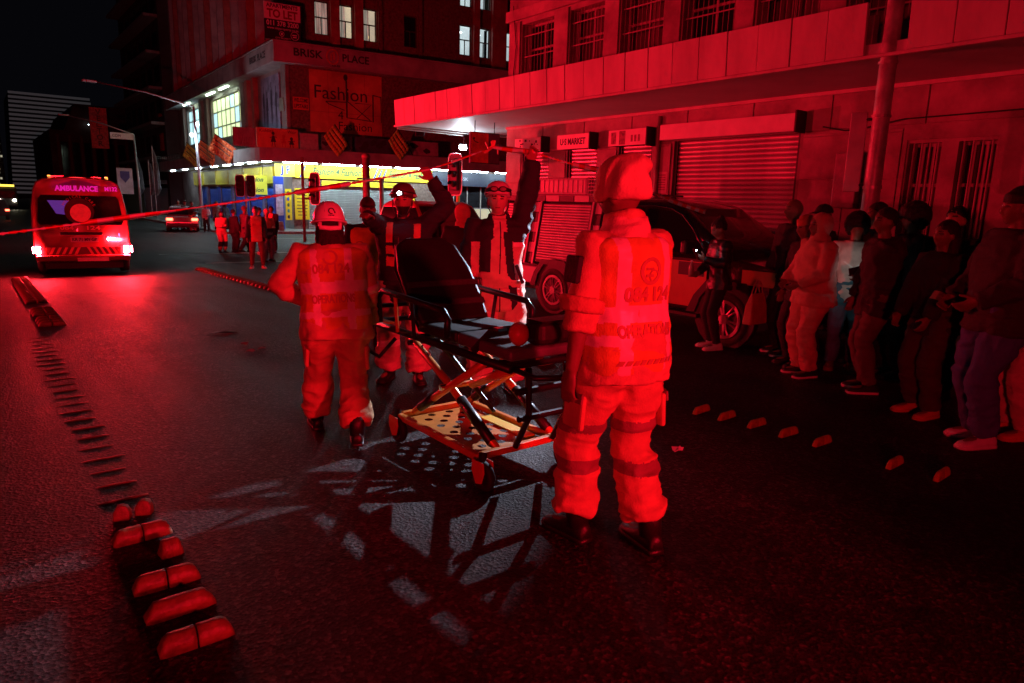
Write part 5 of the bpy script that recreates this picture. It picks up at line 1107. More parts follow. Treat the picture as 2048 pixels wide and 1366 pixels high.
def person(lab, loc, az, H=1.75, width=1., vox=.016, lean=2., side=0., twist=0., hy=0., hp=0., feet=None, hands=None, poles=None, group=None, skin=None, top=None, fit=.028, sleeve=1., hem=.08, bottom=None, pfit=.028, pbands=(), pbandm=None, plow=0., shoe=None, sole=None, boot=0., hair=None, hairm=None, glove=None, curl=(28,28), palm=None, topmat=None, topfn=None, collar=0., belly=0., coat=0., fold=.010, ankle_cuff=0., eyes=False, faceaway=False, thumb=30., cat='person', beard=False):
    s = H/1.75; skin = skin or SKIN
    root = thing('person', lab, cat, loc, -R(az), group)
    tl = Euler((-R(lean), R(side), 0)).to_matrix(); T = tl@Vector((0,0,1)); F = tl@Vector((0,1,0)); X0 = Vector((1,0,0)); tw = Matrix.Rotation(-R(twist), 3, 'Z')
    pel = Vector((0,0,.955*s)); Xs = tw@(tl@X0); Fs = tw@F
    at = lambda t: pel+T*(t*s)
    feet = feet or ((-.11,.02,0,-8),(.11,0,0,8))
    hip = [pel+Vector((-.092*s*width,0,-.03*s)), pel+Vector((.092*s*width,0,-.03*s))]
    ank = [Vector((f[0]*s, f[1]*s, .085*s+f[2])) for f in feet]
    dr = max(0, max((h-a).length for h, a in zip(hip, ank))-.868*s)
    pel = pel-Vector((0,0,dr)); hip = [h-Vector((0,0,dr)) for h in hip]
    knee = []
    for k in (0,1):
        kn, an = ik(hip[k], ank[k], .44*s, .43*s, (math.sin(R(feet[k][3]))*.6,1,0)); knee.append(kn); ank[k] = an
    neck = at(.50); sh = [at(.455)-Xs*(.178*s*width), at(.455)+Xs*(.178*s*width)]
    hands = hands or ((-.26,.10,.80),(.26,.10,.80)); poles = poles or ((-.5,-1,0),(.5,-1,0)); elb, wr = [], []
    for k in (0,1):
        e_, w_ = ik(sh[k], Vector(hands[k])*s, .285*s, .26*s, poles[k]); elb.append(e_); wr.append(w_)
    # --- body
    def torso(mb, off, t0=-.10, t1=.50, taper=True, bel=belly, sw=1.):
        prof = [(-.10,.150,.105,-.01),(-.02,.168,.118,-.012),(.08,.158,.108,-.002),(.18,.148,.104,.004),(.30,.166,.118,.006),(.40,.176,.115,.0),(.455,.168,.095,-.006),(.485,.115,.075,-.008),(.515,.066,.066,0)]
        rings = []
        for t, w, d, y in prof:
            if t < t0-1e-6 or t > t1+1e-6: continue
            f = min(1, max(0, (t-.1)/.3)); ax = (X0*(1-f)+Xs*f).normalized(); fy = (F*(1-f)+Fs*f).normalized()
            b = bel*math.exp(-((t-.12)/.13)**2)
            rings.append(superring(at(t)+fy*((y+b*.6)*s), ax, fy, (w*width+off+b*.4)*s, (d*(.5+.5*width)+off+b)*s))
        mb.loft(rings)
    def leg(mb, k, off, end=1., cuff=0., start=None):
        h, kn, a = hip[k], knee[k], ank[k]; pts = [h+Vector((0,0,.05*s)), h, lerp(h,kn,.35), lerp(h,kn,.75), kn, lerp(kn,a,.3), lerp(kn,a,.65), lerp(kn,a,end*.92), lerp(kn,a,end)]
        rr = [.088*width,.092*width,.086*width,.066,.058,.060,.050,.042,.042]; mb.tube(pts, [(q+off+(cuff if i > 6 else cuff*.5 if i == 6 else 0))*s for i, q in enumerate(rr)], 14)
    def arm(mb, k, off, end=1.):
        pts = [lerp(sh[k], at(.40), .35), sh[k], lerp(sh[k],elb[k],.35), lerp(sh[k],elb[k],.8), elb[k], lerp(elb[k],wr[k],.3), lerp(elb[k],wr[k],.75), wr[k]]; rr = [.055,.060,.052,.045,.043,.043,.034,.029]
        if end < 1:
            L = 2+end*5; kk = max(3, int(round(L))); pts, rr = pts[:kk+1], rr[:kk+1]
        mb.tube(pts, [(q+off)*s for q in rr], 12)
    mb = MB(); torso(mb, 0.)
    for k in (0,1):
        leg(mb, k, 0.); arm(mb, k, 0.)
        fdir = Vector((math.sin(R(feet[k][3])), math.cos(R(feet[k][3])), 0)); mb.ell(ank[k]+fdir*.06*s-Vector((0,0,.04*s)), (.036*s,.11*s,.036*s), 10, 6, rot=Matrix.Rotation(-R(feet[k][3]),3,'Z'))
        d = (wr[k]-elb[k]).normalized(); pn = Vector(palm[k]) if palm else Vector(((1 if k == 0 else -1),.25,0)); hand_mesh(mb, wr[k], d, pn, -1 if k == 0 else 1, curl[k], s, thumb=thumb)
    HM_ = (Matrix.Rotation(-R(hy),3,'Z')@Matrix.Rotation(R(hp),3,'X')); up_h = HM_@Vector((0,0,1)); hc = neck+Vector((0,0,.035*s))+T*(.03*s)+up_h*(.105*s)+HM_@Vector((0,.018*s,0))
    mb.tube([at(.46), neck, hc-up_h*.05*s], [.062*s,.056*s,.054*s], 14); head_mesh(mb, hc, HM_, s)
    bm_ = remesh(mb, vox if not eyes else min(vox,.0085), 1 if vox < .012 else 1)
    Mi = HM_.transposed()
    def bmat(c):
        q = (c-np.array(hc))@np.array(Mi).T/s; out = np.zeros(len(c), int)
        if eyes or vox < .02:
            fr = q[:,1] > .055; ax = np.abs(q[:,0])
            out[fr & (((ax-.032)/.014)**2+((q[:,2]-.012)/.0062)**2 < 1)] = 1; out[fr & (ax > .014) & (ax < .05) & (np.abs(q[:,2]-.034+.1*(ax-.03)**2) < .0045)] = 1
            out[fr & (ax < .020) & (np.abs(q[:,2]+.058) < .005)] = 2
        if beard: out[(q[:,1] > .02) & (q[:,2] < -.045-.25*np.clip(.05-np.abs(q[:,0]),-1,0)) & (q[:,2] > -.14)] = 1
        if glove:
            for k in (0,1): out[np.linalg.norm(c-np.array(wr[k]+(wr[k]-elb[k]).normalized()*.09*s), axis=1) < .13*s] = 3
        return out
    setmats(bm_, [skin, DARKF, LIPS, glove or skin], bmat); obj('body', bm_, None, root)
    # --- trousers
    sd_ = loc[0]*1.7+loc[1]
    if bottom:
        mb = MB(); torso(mb, pfit*.8+.004, -.10, .08)
        for k in (0,1): leg(mb, k, pfit, 1.-boot*.34 if boot else .985, ankle_cuff)
        pm = remesh(mb, vox, 3, folds(min(fold*.9,pfit*.45)+.002, (6,6,11), pfit*.28, plow, .55), sd_)
        def fn(c):
            out = np.zeros(len(c), int)
            for z0, z1 in pbands: out[(c[:,2] > z0*s) & (c[:,2] < z1*s)] = 1
            return out
        setmats(pm, [bottom, pbandm or bottom], fn); obj('trousers', pm, None, root)
    # --- upper garment
    res = dict(root=root, at=at, T=T, F=Fs, X=Xs, hc=hc, HM=HM_, s=s, neck=neck, wr=wr, elb=elb, sh=sh, pel=pel, ank=ank, knee=knee, torso=torso, arm=arm, vox=vox, sd=sd_)
    if top:
        mb = MB(); torso(mb, fit, -.10 if hem <= .1 else -.10, .515)
        if hem > .02 or coat:
            low = .10+(coat if coat else hem); c0 = at(-.04); rings = []
            for t in (0,.35,.7,1.): rings.append(superring(c0-T*((low-.04)*t*s)*(1 if not coat else 1), X0, F, (.172*width+fit+.012*t+coat*.05*t+belly*.3)*s, (.122*(.5+.5*width)+fit+.012*t+coat*.08*t+belly*.6)*s))
            mb.loft(rings)
        for k in (0,1): arm(mb, k, fit*.5+.006, sleeve)
        if collar: mb.tube([at(.46), at(.50)+Vector((0,.005,0)), at(.50+collar)+Vector((0,.012,0))], [.09*s,.088*s,.083*s], 16)
        tm = remesh(mb, vox, 3, folds(fold, (6,6,10), fit*.3), sd_+4)
        if topfn: setmats(tm, [top]+list(topmat), lambda c: topfn(c, res))
        else: tm.materials.append(top)
        res['top'] = obj('jacket' if sleeve >= .9 else 'shirt', tm, None, root)
    # --- shoes
    shm = shoe or TRIM; som = sole or shm
    for k in (0,1):
        fdir = Vector((math.sin(R(feet[k][3])), math.cos(R(feet[k][3])), 0)); sx_ = Vector((fdir.y,-fdir.x,0)); b = Vector((ank[k].x, ank[k].y, feet[k][2])); mb = MB()
        sec_ = [(-.085,.030,.075),(-.07,.038,.095),(-.03,.040,.105),(.03,.043,.095),(.08,.047,.070),(.13,.050,.058),(.17,.044,.050),(.195,.026,.040)]
        for zz0, zz1, ext, mi in ((0,.024,.005,1),(.0241,1,0,0)):
            rings = []
            for y, w, h in sec_:
                w_ = (w+ext)*s; h1 = (.024 if mi else h)*s; cc = b+fdir*((y*(1.03 if mi else 1))*s)
                if mi: ring = [cc+sx_*(w_*a)+Vector((0,0,z)) for a, z in ((-1,.001),(1,.001),(1,h1),(-1,h1))]
                else: ring = [cc+sx_*(w_*a)+Vector((0,0,.024*s+(h1-.024*s)*z)) for a, z in ((-1,0),(1,0),(.98,.35),(.8,.75),(.42,1),(-.42,1),(-.8,.75),(-.98,.35))]
                rings.append(ring)
            mb.mi = mi; mb.loft(rings)
        if boot: mb.mi = 0; mb.tube([b+Vector((0,0,.07*s))-fdir*.02*s, b+Vector((0,0,.16*s))-fdir*.01*s, ank[k]+(knee[k]-ank[k]).normalized()*(boot*.43*s+.03)], [.052*s,.056*s,.062*s], 12)
        obj('boot' if boot else 'shoe', mb, [shm, som], root, smooth=True)
    # --- hair and headgear
    hm = hairm or mat('black_hair', (.010,.008,.008), .75, amt=.3, scale=30, bump=.4, bscale=90)
    P = lambda x, y, z: hc+HM_@Vector((x*s, y*s, z*s))
    if hair in ('short','afro','curly'):
        mb = MB(); th = {'short':.006,'afro':.035,'curly':.05}[hair]; mb.ell(P(0,-.012,.022), ((.079+th)*s,(.098+th)*s,(.105+th)*s), 20, 14, rot=HM_@Matrix.Rotation(R(30),3,'X'), z0=-.16 if hair != 'curly' else -.45)
        me = remesh(mb, .012, 2, folds(.003 if hair == 'short' else .010, (30,30,30), .004), sd_)
        obj('hair', me, hm, root)
    elif hair in ('long','bun'):
        mb = MB(); mb.ell(P(0,-.016,.020), (.088*s,.106*s,.116*s), 20, 14, rot=HM_@Matrix.Rotation(R(32),3,'X'), z0=-.25)
        if hair == 'long': mb.loft([superring(P(0,-.055-.01*t,-.02-.30*t), HM_@Vector((1,0,0)), HM_@Vector((0,1,0)), (.095+.02*t)*s, (.062+.01*t)*s) for t in (0,.3,.6,1.)])
        else: mb.ell(P(0,-.07,.11), (.05*s,.05*s,.055*s))
        obj('hair', remesh(mb, .012, 2, folds(.006, (40,40,7), .004), sd_), hm, root)
    elif hair == 'beanie':
        mb = MB(); mb.ell(P(0,-.012,.030), (.090*s,.110*s,.122*s), 20, 14, rot=HM_, z0=0.); mb.loft([superring(P(0,-.012,z), HM_@Vector((1,0,0)), HM_@Vector((0,1,.30)).normalized(), .092*s, .113*s, e=2) for z in (.032,.07)])
        obj('beanie', remesh(mb, .011, 2, folds(.004, (9,9,9), .005), sd_), hm, root)
    elif hair == 'cap':
        mb = MB(); mb.ell(P(0,-.010,.032), (.086*s,.106*s,.105*s), 20, 12, rot=HM_, z0=0.); mb.loft([[P(x*(.072+.01*t), y, .040-.02*t) for x, y in ((-1,.05),(-.8,.09+.075*t),(0,.10+.095*t),(.8,.09+.075*t),(1,.05),(0,.04))] for t in (0,1)])
        obj('cap', remesh(mb, .010, 2), hm, root)
    elif hair == 'hood':
        mb = MB(); mb.ell(P(0,-.025,.012), (.105*s,.118*s,.135*s), 22, 16, rot=HM_); mb.tube([at(.44), P(0,-.03,-.10)], [.12*s,.10*s], 16)
        me = remesh(mb, .013, 3, folds(.006, (8,8,8), .006), sd_)
        bmx = bmesh.new(); bmx.from_mesh(me); Mi_ = HM_.transposed(); kill = [f for f in bmx.faces if (lambda q: q.y > .03*s and (q.x/(.062*s))**2+((q.z+.012*s)/(.095*s))**2 < 1)(Mi_@(f.calc_center_median()-hc))]
        bmesh.ops.delete(bmx, geom=kill, context='FACES'); bmx.to_mesh(me); bmx.free()
        obj('hood', me, hm, root)
    return res
def vest(r, m, bandm, bands=((.06,.11),(.26,.31)), strap=True, off=.045, extra=None, name='vest', t0=-.10):
    mb = MB(); r['torso'](mb, off, t0, .485)
    for k in (0,1): mb.ell(r['sh'][k]*.62+r['at'](.455)*.38, (.05*r['s'],.075*r['s'],.04*r['s']), 12, 8)
    me = remesh(mb, r['vox'], 3, folds(.006, (6,6,9), .008), r['sd']+2)
    T, X, F, p = np.array(r['T']), np.array(r['X']), np.array(r['F']), np.array(r['at'](0))
    def fn(c):
        q = c-p; t = q@T/r['s']; u = q@X/r['s']; out = np.zeros(len(c), int)
        for a, b in bands: out[(t > a) & (t < b)] = 1
        if strap: out[(np.abs(np.abs(u)-.115) < .026)] = 1
        if extra: out = extra(out, t, u, q@F/r['s'])
        return out
    setmats(me, [m, bandm] + ([TRIM] if extra else []), fn)
    return obj(name, me, None, r['root'])
def decal(r, target, s, size, t, u, m, width=None, back=True, bold=0., name='back_lettering', shape=None):
    me = target.data; bv = BVHTree.FromPolygons([v.co[:] for v in me.vertices], [p.vertices[:] for p in me.polygons])
    X, T, F = Vector(r['X']), Vector(r['T']), Vector(r['F']); sgn = -1 if back else 1
    if shape is None:
        o = text(name, s, size, (0,0,0), (1,0,0), (0,1,0), m, None, bold=bold, width=width, ext=0.); md = o.data; bpy.data.objects.remove(o)
    else: md = shape.mesh(name); md.materials.append(m)
    b = bmesh.new(); b.from_mesh(md); bmesh.ops.triangulate(b, faces=b.faces[:])
    bmesh.ops.subdivide_edges(b, edges=[e for e in b.edges if e.calc_length() > .03], cuts=2)
    for v in b.verts:
        x, y = v.co.x, v.co.y; org = r['at'](t)+T*y+X*((u+x)*(1 if back else -1))+F*(.6*sgn); h = bv.ray_cast(org, -F*sgn, 1.)
        v.co = (h[0]+F*sgn*.003) if h[0] is not None else org-F*sgn*.45
    b.to_mesh(md); b.free(); md.update(); o = bpy.data.objects.new(name, md); COL.objects.link(o); o.parent = r['root']; return o
def W2L(r, p):   # world point to the person's own frame
    o = r if not isinstance(r, dict) else r['root']; return Matrix.Rotation(-o.rotation_euler[2],3,'Z')@(Vector(p)-Vector(o.location))
def loc3(loc, az, H, p):  # world hand target -> local, in units of the 1.75 m figure
    q = Matrix.Rotation(R(az),3,'Z')@(Vector(p)-Vector(loc)); return tuple(q/(H/1.75))
# ------------------------------------------------------------------ wheeled stretcher
gs = gz(3.9)
st = thing('ambulance_stretcher', 'wheeled ambulance stretcher with black raised backrest and orange folding frame', 'stretcher', (2.6, 3.8, gs), world=True)
PAD = mat('black_vinyl_pad', (.010,.010,.012), .55, amt=.3, scale=5, bump=.2, bscale=12); PAD2 = mat('lit_vinyl_pad', (.10,.105,.12), .5, amt=.3, scale=5, bump=.2, bscale=12)  # second pad greyer: pale light on the black mattress put into its colour
ORT = mat('orange_frame_tube', (.68,.22,.04), .35, .2, amt=.15, scale=8, coat=.3); BKT = mat('black_frame_tube', (.018,.018,.02), .4, .3, amt=.2); YPL = mat('yellow_base_plate', (.52,.16,.02), .4, amt=.2, scale=7)
zs = lambda z: z+gs
xl, xr = 2.33, 2.93
for x in (xl, xr): obj('side_rail', MB().tube([(x,4.78,zs(.76)),(x,2.95,zs(.74))], .026, 10), BKT, st, smooth=True)
for y in (4.72,4.0,2.97): obj('cross_rail', MB().tube([(xl,y,zs(.75)),(xr,y,zs(.75))], .02, 8), BKT, st)
obj('head_handle', MB().tube([(xl-.03,4.72,zs(.76)),(xl-.04,4.98,zs(.80)),(xl+.1,5.03,zs(.81)),(xr-.1,5.03,zs(.81)),(xr+.04,4.98,zs(.80)),(xr+.03,4.72,zs(.76))], .019, 8), BKT, st, smooth=True)
obj('side_handle', MB().tube([(xl-.02,4.62,zs(.74)),(xl-.13,4.66,zs(.72)),(xl-.15,4.5,zs(.60)),(xl-.13,4.3,zs(.57)),(xl-.02,4.26,zs(.70))], .014, 8), BKT, st, smooth=True)
obj('yellow_strap', MB().box((xl-.02,4.55,zs(.80)),(.05,.36,.012),Euler((R(3),0,R(8)))), mat('yellow_strap', (.7,.55,.05), .5), st)
for y in (2.96,): obj('foot_handle', MB().tube([(xl+.02,y,zs(.74)),(xl+.04,2.78,zs(.72)),(xl+.16,2.72,zs(.72)),(xr-.16,2.72,zs(.72)),(xr-.04,2.78,zs(.72)),(xr-.02,y,zs(.74))], .017, 8), BKT, st, smooth=True)
def padpoly(name, ring0, ring1, m, bev=.025): mb = MB(); mb.loft([ring0, ring1]); return obj(name, mb, m, st, bevel=bev, seg=3)
c0, c1 = Vector((0,4.0,.80)), Vector((0,4.46,1.36)); ub = (c1-c0).normalized(); nb = Vector((0,-ub.z,ub.y))
L_ = (c1-c0).length; outl = [(xl+.02,0),(xr-.02,0),(xr+.0,.18),(xr+.0,L_*.62),(xr-.05,L_*.9),(xr-.13,L_),(xl+.15,L_),(xl+.06,L_*.93),(xl+.01,L_*.66),(xl+.0,.18)]
bp = lambda u, v, n: tuple(Vector((u,0,gs))+c0+ub*v+nb*n)
padpoly('backrest', [bp(u,v,0) for u, v in outl], [bp(u,v,.075) for u, v in outl], PAD, .03)
obj('backrest_frame', MB().tube([bp(xl+.04,0,-.02),bp(xl+.03,L_*.7,-.02),bp(xl+.1,L_*.98,-.02),bp(xr-.1,L_*.98,-.02),bp(xr-.03,L_*.7,-.02),bp(xr-.04,0,-.02)], .016, 8), BKT, st)
obj('backrest_strut', MB().tube([bp((xl+xr)/2,L_*.6,-.02),(2.63,4.62,zs(.76))], .018, 8), BKT, st)
for a, b in ((.18,.24),(.40,.46)): obj('strap', MB().loft([[bp(u,L_*a,.07),bp(u,L_*b,.07),bp(u,L_*b,.082),bp(u,L_*a,.082)] for u in (xl+.01,xr-.01)]), mat('dark_webbing', (.03,.03,.035), .8, amt=.3, scale=40), st)
padpoly('seat_pad', [(xl+.02,3.55,zs(.78)),(xr-.02,3.55,zs(.78)),(xr-.02,4.02,zs(.78)),(xl+.02,4.02,zs(.78))], [(xl+.02,3.55,zs(.86)),(xr-.02,3.55,zs(.86)),(xr-.02,4.02,zs(.85)),(xl+.02,4.02,zs(.85))], PAD)
padpoly('foot_pad', [(xl+.02,2.98,zs(.77)),(xr-.02,2.98,zs(.77)),(xr-.02,3.54,zs(.78)),(xl+.02,3.54,zs(.78))], [(xl+.02,2.98,zs(.84)),(xr-.02,2.98,zs(.84)),(xr-.02,3.54,zs(.86)),(xl+.02,3.54,zs(.86))], PAD2)
for x, y0, y1 in ((xl-.07,4.42,3.5),(xr+.07,4.45,3.58)):
    obj('side_guard', MB().tube([(x,y0-.02,zs(.80)),(x,y0,zs(.98)),(x,y0-.07,zs(1.035)),(x,y1+.06,zs(1.0)),(x,y1,zs(.95)),(x,y1+.01,zs(.84))], .023, 8), BKT, st, smooth=True)
    for y in (y0-.25,(y0+y1)/2-.02): obj('guard_post', MB().tube([(x,y,zs(1.02)),(x*.6+(xl if x < 2.6 else xr)*.4,y+.02,zs(.76))], .014, 8), ORT if y > 4 else BKT, st)
obj('belt', MB().tube([(xl-.02,3.3,zs(.78)),(2.42,3.29,zs(.88)),(2.63,3.27,zs(.90)),(2.84,3.29,zs(.88)),(xr+.02,3.3,zs(.78))], [(.03,.006)]*5, 6), PAD, st)
obj('buckle', MB().box((2.5,3.28,zs(.905)),(.07,.05,.02)), CHROME, st)
# folding legs
for x in (2.40,2.86):
    obj('folding_leg', MB().tube([(x,3.30,zs(.70)),(x,3.72,zs(.44)),(x-.05,4.06,zs(.20))], .026, 10), ORT, st, smooth=True)
    obj('folding_leg', MB().tube([(x+.03,4.30,zs(.72)),(x+.03,3.74,zs(.46)),(x+.01,3.16,zs(.18))], .026, 10), ORT, st, smooth=True)
    obj('leg_sleeve', MB().tube([(x+.03,3.60,zs(.39)),(x+.012,3.22,zs(.205))], .034, 10), BKT, st, smooth=True)
    obj('leg_sleeve', MB().tube([(x-.02,3.86,zs(.345)),(x-.04,4.0,zs(.245))], .033, 10), BKT, st, smooth=True)
    obj('pivot_bolt', MB().tube([(x-.05,3.73,zs(.45)),(x+.07,3.73,zs(.45))], .022, 10), CHROME, st)
for y, z in ((3.73,.45),(3.35,.67),(4.2,.67)): obj('leg_cross_tube', MB().tube([(2.38,y,zs(z)),(2.9,y,zs(z))], .02, 8), ORT if z < .6 else BKT, st)
obj('gas_strut', MB().tube([(2.63,4.2,zs(.66)),(2.63,3.5,zs(.30))], [.022,.014], 8), BKT, st); obj('hydraulic_cylinder', MB().tube([(2.52,3.15,zs(.68)),(2.52,3.6,zs(.48))], .03, 10), ORT, st, smooth=True)
text('leg_lettering', 'STRYKER'.title() if False else 'Avon', .06, (2.425,4.05,zs(.63)), (0,-.85,-.42), (0,-.42,.85), INK, st)
for k, (a, b) in enumerate((((2.24,4.10),(2.24,3.14)),((2.84,4.10),(2.84,3.14)),((2.24,3.14),(2.84,3.14)),((2.24,4.10),(2.84,4.10)))): obj('base_tube', MB().box(((a[0]+b[0])/2,(a[1]+b[1])/2,zs(.18)),(abs(a[0]-b[0])+.045,abs(a[1]-b[1])+(.045 if k < 2 else -.05),.045)) if k < 2 else MB().box(((a[0]+b[0])/2,(a[1]+b[1])/2,zs(.18)),(abs(a[0]-b[0])-.05,.045,.045)), ORT, st, bevel=.01)
mb = MB(); nx_, ny_ = 7, 11; x0_, y0_ = 2.28, 3.18; cw, ch = .52/nx_, .88/ny_      # perforated plate: real round holes
for i in range(nx_):
    for j in range(ny_):
        cx, cy = x0_+(i+.5)*cw, y0_+(j+.5)*ch; hole = (i+j) % 2 == 0 and 0 < i < nx_-1; zt = zs(.165)
        if not hole: mb.bb(cx-cw/2,cx+cw/2,cy-ch/2,cy+ch/2,zt-.004,zt)
        else:
            sq = [(cx+cw/2*a, cy+ch/2*b) for a, b in ((1,0),(1,1),(0,1),(-1,1),(-1,0),(-1,-1),(0,-1),(1,-1))]; ci = [(cx+.030*math.cos(k*math.pi/4), cy+.030*math.sin(k*math.pi/4)) for k in range(8)]
            for k in range(8):
                a, b, c, d = sq[k], sq[(k+1) % 8], ci[(k+1) % 8], ci[k]; mb.quad((*a,zt),(*b,zt),(*c,zt),(*d,zt))
obj('perforated_plate', mb, YPL, st)
obj('plate_strip', MB().box((2.74,3.5,zs(.176)),(.09,.5,.012)), mat('bright_yellow_strip', (.75,.5,.05), .4, amt=.1), st)
for k, (x, y, big) in enumerate(((2.22,4.08,1),(2.22,3.06,1),(2.86,4.1,0),(2.86,3.06,0))):
    cw_ = obj('caster_wheel', MB().ring([(.045,-.02),(.085,-.022),(.092,-.012),(.092,.012),(.085,.022),(.045,.02)], 20, (x,y-.02,zs(.093)), 'x'), TYRE, st, smooth=True)
    obj('hub', MB().lathe([(.01,-.024),(.046,-.024),(.046,.024),(.01,.024)], 14, (x,y-.02,zs(.093)), 'x'), BKT, cw_)
    for sx_ in (-.034,.034):
        mb = MB(); mb.prism([(y-.045,.06),(y+.01,.045),(y+.055,.12),(y+.05,.19),(y-.06,.19),(y-.07,.13)], x+sx_-.006, x+sx_+.006, lambda a, b, d: (d, a, zs(b))); obj('caster_fork', mb, mat('red_caster_fork', (.62,.10,.05), .4, amt=.1), cw_, bevel=.006)
    obj('caster_stem', MB().tube([(x,y,zs(.17)),(x+.02,y+.02,zs(.22))], .025, 8), BKT, cw_)
for x in (2.5,2.8): obj('foot_release_bar', MB().tube([(x,3.0,zs(.72)),(x,2.98,zs(.42)),(x,3.1,zs(.2))], .02, 8), BKT, st)
obj('foot_release_cross', MB().tube([(2.42,2.98,zs(.42)),(2.9,2.98,zs(.42))], .02, 8), BKT, st); obj('foot_release_cross', MB().tube([(2.42,3.0,zs(.58)),(2.9,3.0,zs(.58))], .022, 8), BKT, st)
s = tag(obj('red_ball_pouch', MB().ell((2.47,3.06,zs(.915)), (.062,.062,.072), 18, 12), mat('red_plastic_ball', (.55,.10,.07), .4, amt=.15, scale=8), smooth=True), 'round red bag valve lying on the foot end of the stretcher', 'bag valve')
s = thing('black_pouch', 'black equipment pouch strapped to the foot end of the stretcher', 'pouch', (2.72,3.02,zs(.85)), world=True); obj('bag', MB().box((2.72,3.03,zs(.915)),(.36,.16,.14)), PAD, s, bevel=.04, seg=3); obj('flap', MB().box((2.72,3.02,zs(.99)),(.34,.15,.012)), BKT, s, bevel=.004)

# ------------------------------------------------------------------ the medics
HIV = cloth('hivis_yellow', (.58,.40,.06)); REF = mat('reflective_tape', (.70,.66,.60), .35, amt=.08, scale=30); JKT = cloth('ems_jacket', (.52,.30,.16)); TRS = cloth('ems_trousers', (.50,.27,.13)); TBD = cloth('dull_band', (.22,.12,.10))
NAVY = cloth('navy', (.018,.018,.035)); CREAM = cloth('cream_jacket', (.58,.42,.32)); BOOTL = mat('boot_leather', (.012,.011,.011), .4, amt=.3, scale=20, bump=.2)
LETD = mat('vest_print', (.42,.22,.10), .7, amt=.2)
# left medic, seen from behind, hard hat
g_ = gz(4.43)
LM = person('medic in white hard hat and reflective vest walking beside the stretcher, seen from behind', (1.92,4.38,g_), 20, 1.66, 1.14, .0095, lean=8, side=-3, twist=6, hp=-10,
    feet=((-.15,.30,.0,-8),(.11,-.22,.03,4)), hands=((-.20,.20,1.02),(.29,.16,.74)), poles=((-1,-.25,-.15),(.4,-1,0)), top=JKT, fit=.040, hem=.06, bottom=TRS, pfit=.040, pbands=(), plow=.012, ankle_cuff=.018, boot=.42, shoe=BOOTL, hair='long', curl=(30,35), belly=.015, fold=.012, pbandm=TBD, palm=((1,.2,-.3),(-1,.2,0)))
v = vest(LM, HIV, REF, bands=((.0,.045),(.17,.25)), off=.058)
decal(LM, v, '084 124', .085, .335, .0, LETD, width=.24, bold=.003); decal(LM, v, 'OPERATIONS', .075, .125, .0, LETD, width=.28, bold=.003)
sh_ = MB(); 
for k in range(24):
    a0, a1 = k*math.tau/24, (k+1)*math.tau/24; sh_.quad((.05*math.cos(a0),.05*math.sin(a0),0),(.05*math.cos(a1),.05*math.sin(a1),0),(.036*math.cos(a1),.036*math.sin(a1),0),(.036*math.cos(a0),.036*math.sin(a0),0))
decal(LM, v, '', 1, .415, 0, LETD, shape=sh_, name='back_emblem')
for k in (1,): 
    e_, w_ = LM['elb'][k], LM['wr'][k]; obj('sleeve_band', MB().tube([lerp(LM['sh'][k],e_,.86), lerp(e_,w_,.06)], .092*LM['s'], 14), REF, LM['root'], smooth=True)
def hardhat(r, m, emblem=True):
    c, M, s = r['hc'], r['HM'], r['s']; P = lambda x, y, z: c+M@(Vector((x,y,z))*s); mb = MB(); rings = []
    for z, k in ((.012,1.0),(.03,1.0),(.07,.95),(.105,.82),(.135,.60),(.150,.36),(.155,.08)): rings.append([P(.112*k*math.cos(t*math.tau/28), -.01+.136*k*math.sin(t*math.tau/28), z) for t in range(28)])
    mb.loft(rings); h = obj('hard_hat', mb, m, r['root'], smooth=True)
    br = MB(); br.loft([[P((.112+e)*math.cos(t*math.tau/28), -.01+(.136+e+(.035 if math.sin(t*math.tau/28) > .3 else .0)*max(0,math.sin(t*math.tau/28)))*math.sin(t*math.tau/28), z) for t in range(28)] for e, z in ((-.02,.0),(.014,-.004),(.016,.006),(.002,.016))]); obj('brim', br, m, h, smooth=True)
    rd = MB(); 
    for x in (-.03,0,.03): rd.tube([P(x,-.135,.06),P(x,-.09,.128),P(x,0,.158),P(x,.09,.13)], .007*s, 6)
    obj('crown_rib', rd, m, h)
    obj('rear_strap', MB().tube([P(-.07,-.10,-.01),P(-.065,-.11,-.045),P(0,-.125,-.05),P(.065,-.11,-.045),P(.07,-.10,-.01)], (.017*s), 8), m, h, smooth=True)
    if emblem:
        f = lambda a, z: P(.1145*math.cos(a)*(1-max(0,z-.04)*1.5), -.01+.1385*math.sin(a)*(1-max(0,z-.04)*1.5), z)
        obj('hat_emblem', MB().tube([f(-1.47+.17*math.cos(t*math.tau/20), .068+.02*math.sin(t*math.tau/20)) for t in range(17)], .0035*s, 5), INK, h); obj('hat_emblem_tail', MB().tube([f(-1.30,.066),f(-1.24,.062),f(-1.27,.056)], .0045*s, 5), INK, h)
        for k in range(4): obj('hat_letter', MB().tube([f(-1.62+.09*k,.033),f(-1.62+.09*k,.042)], .003*s, 4), INK, h)
WHAT = mat('white_hat_plastic', (.72,.70,.68), .3, amt=.05, coat=.3)
hardhat(LM, WHAT)
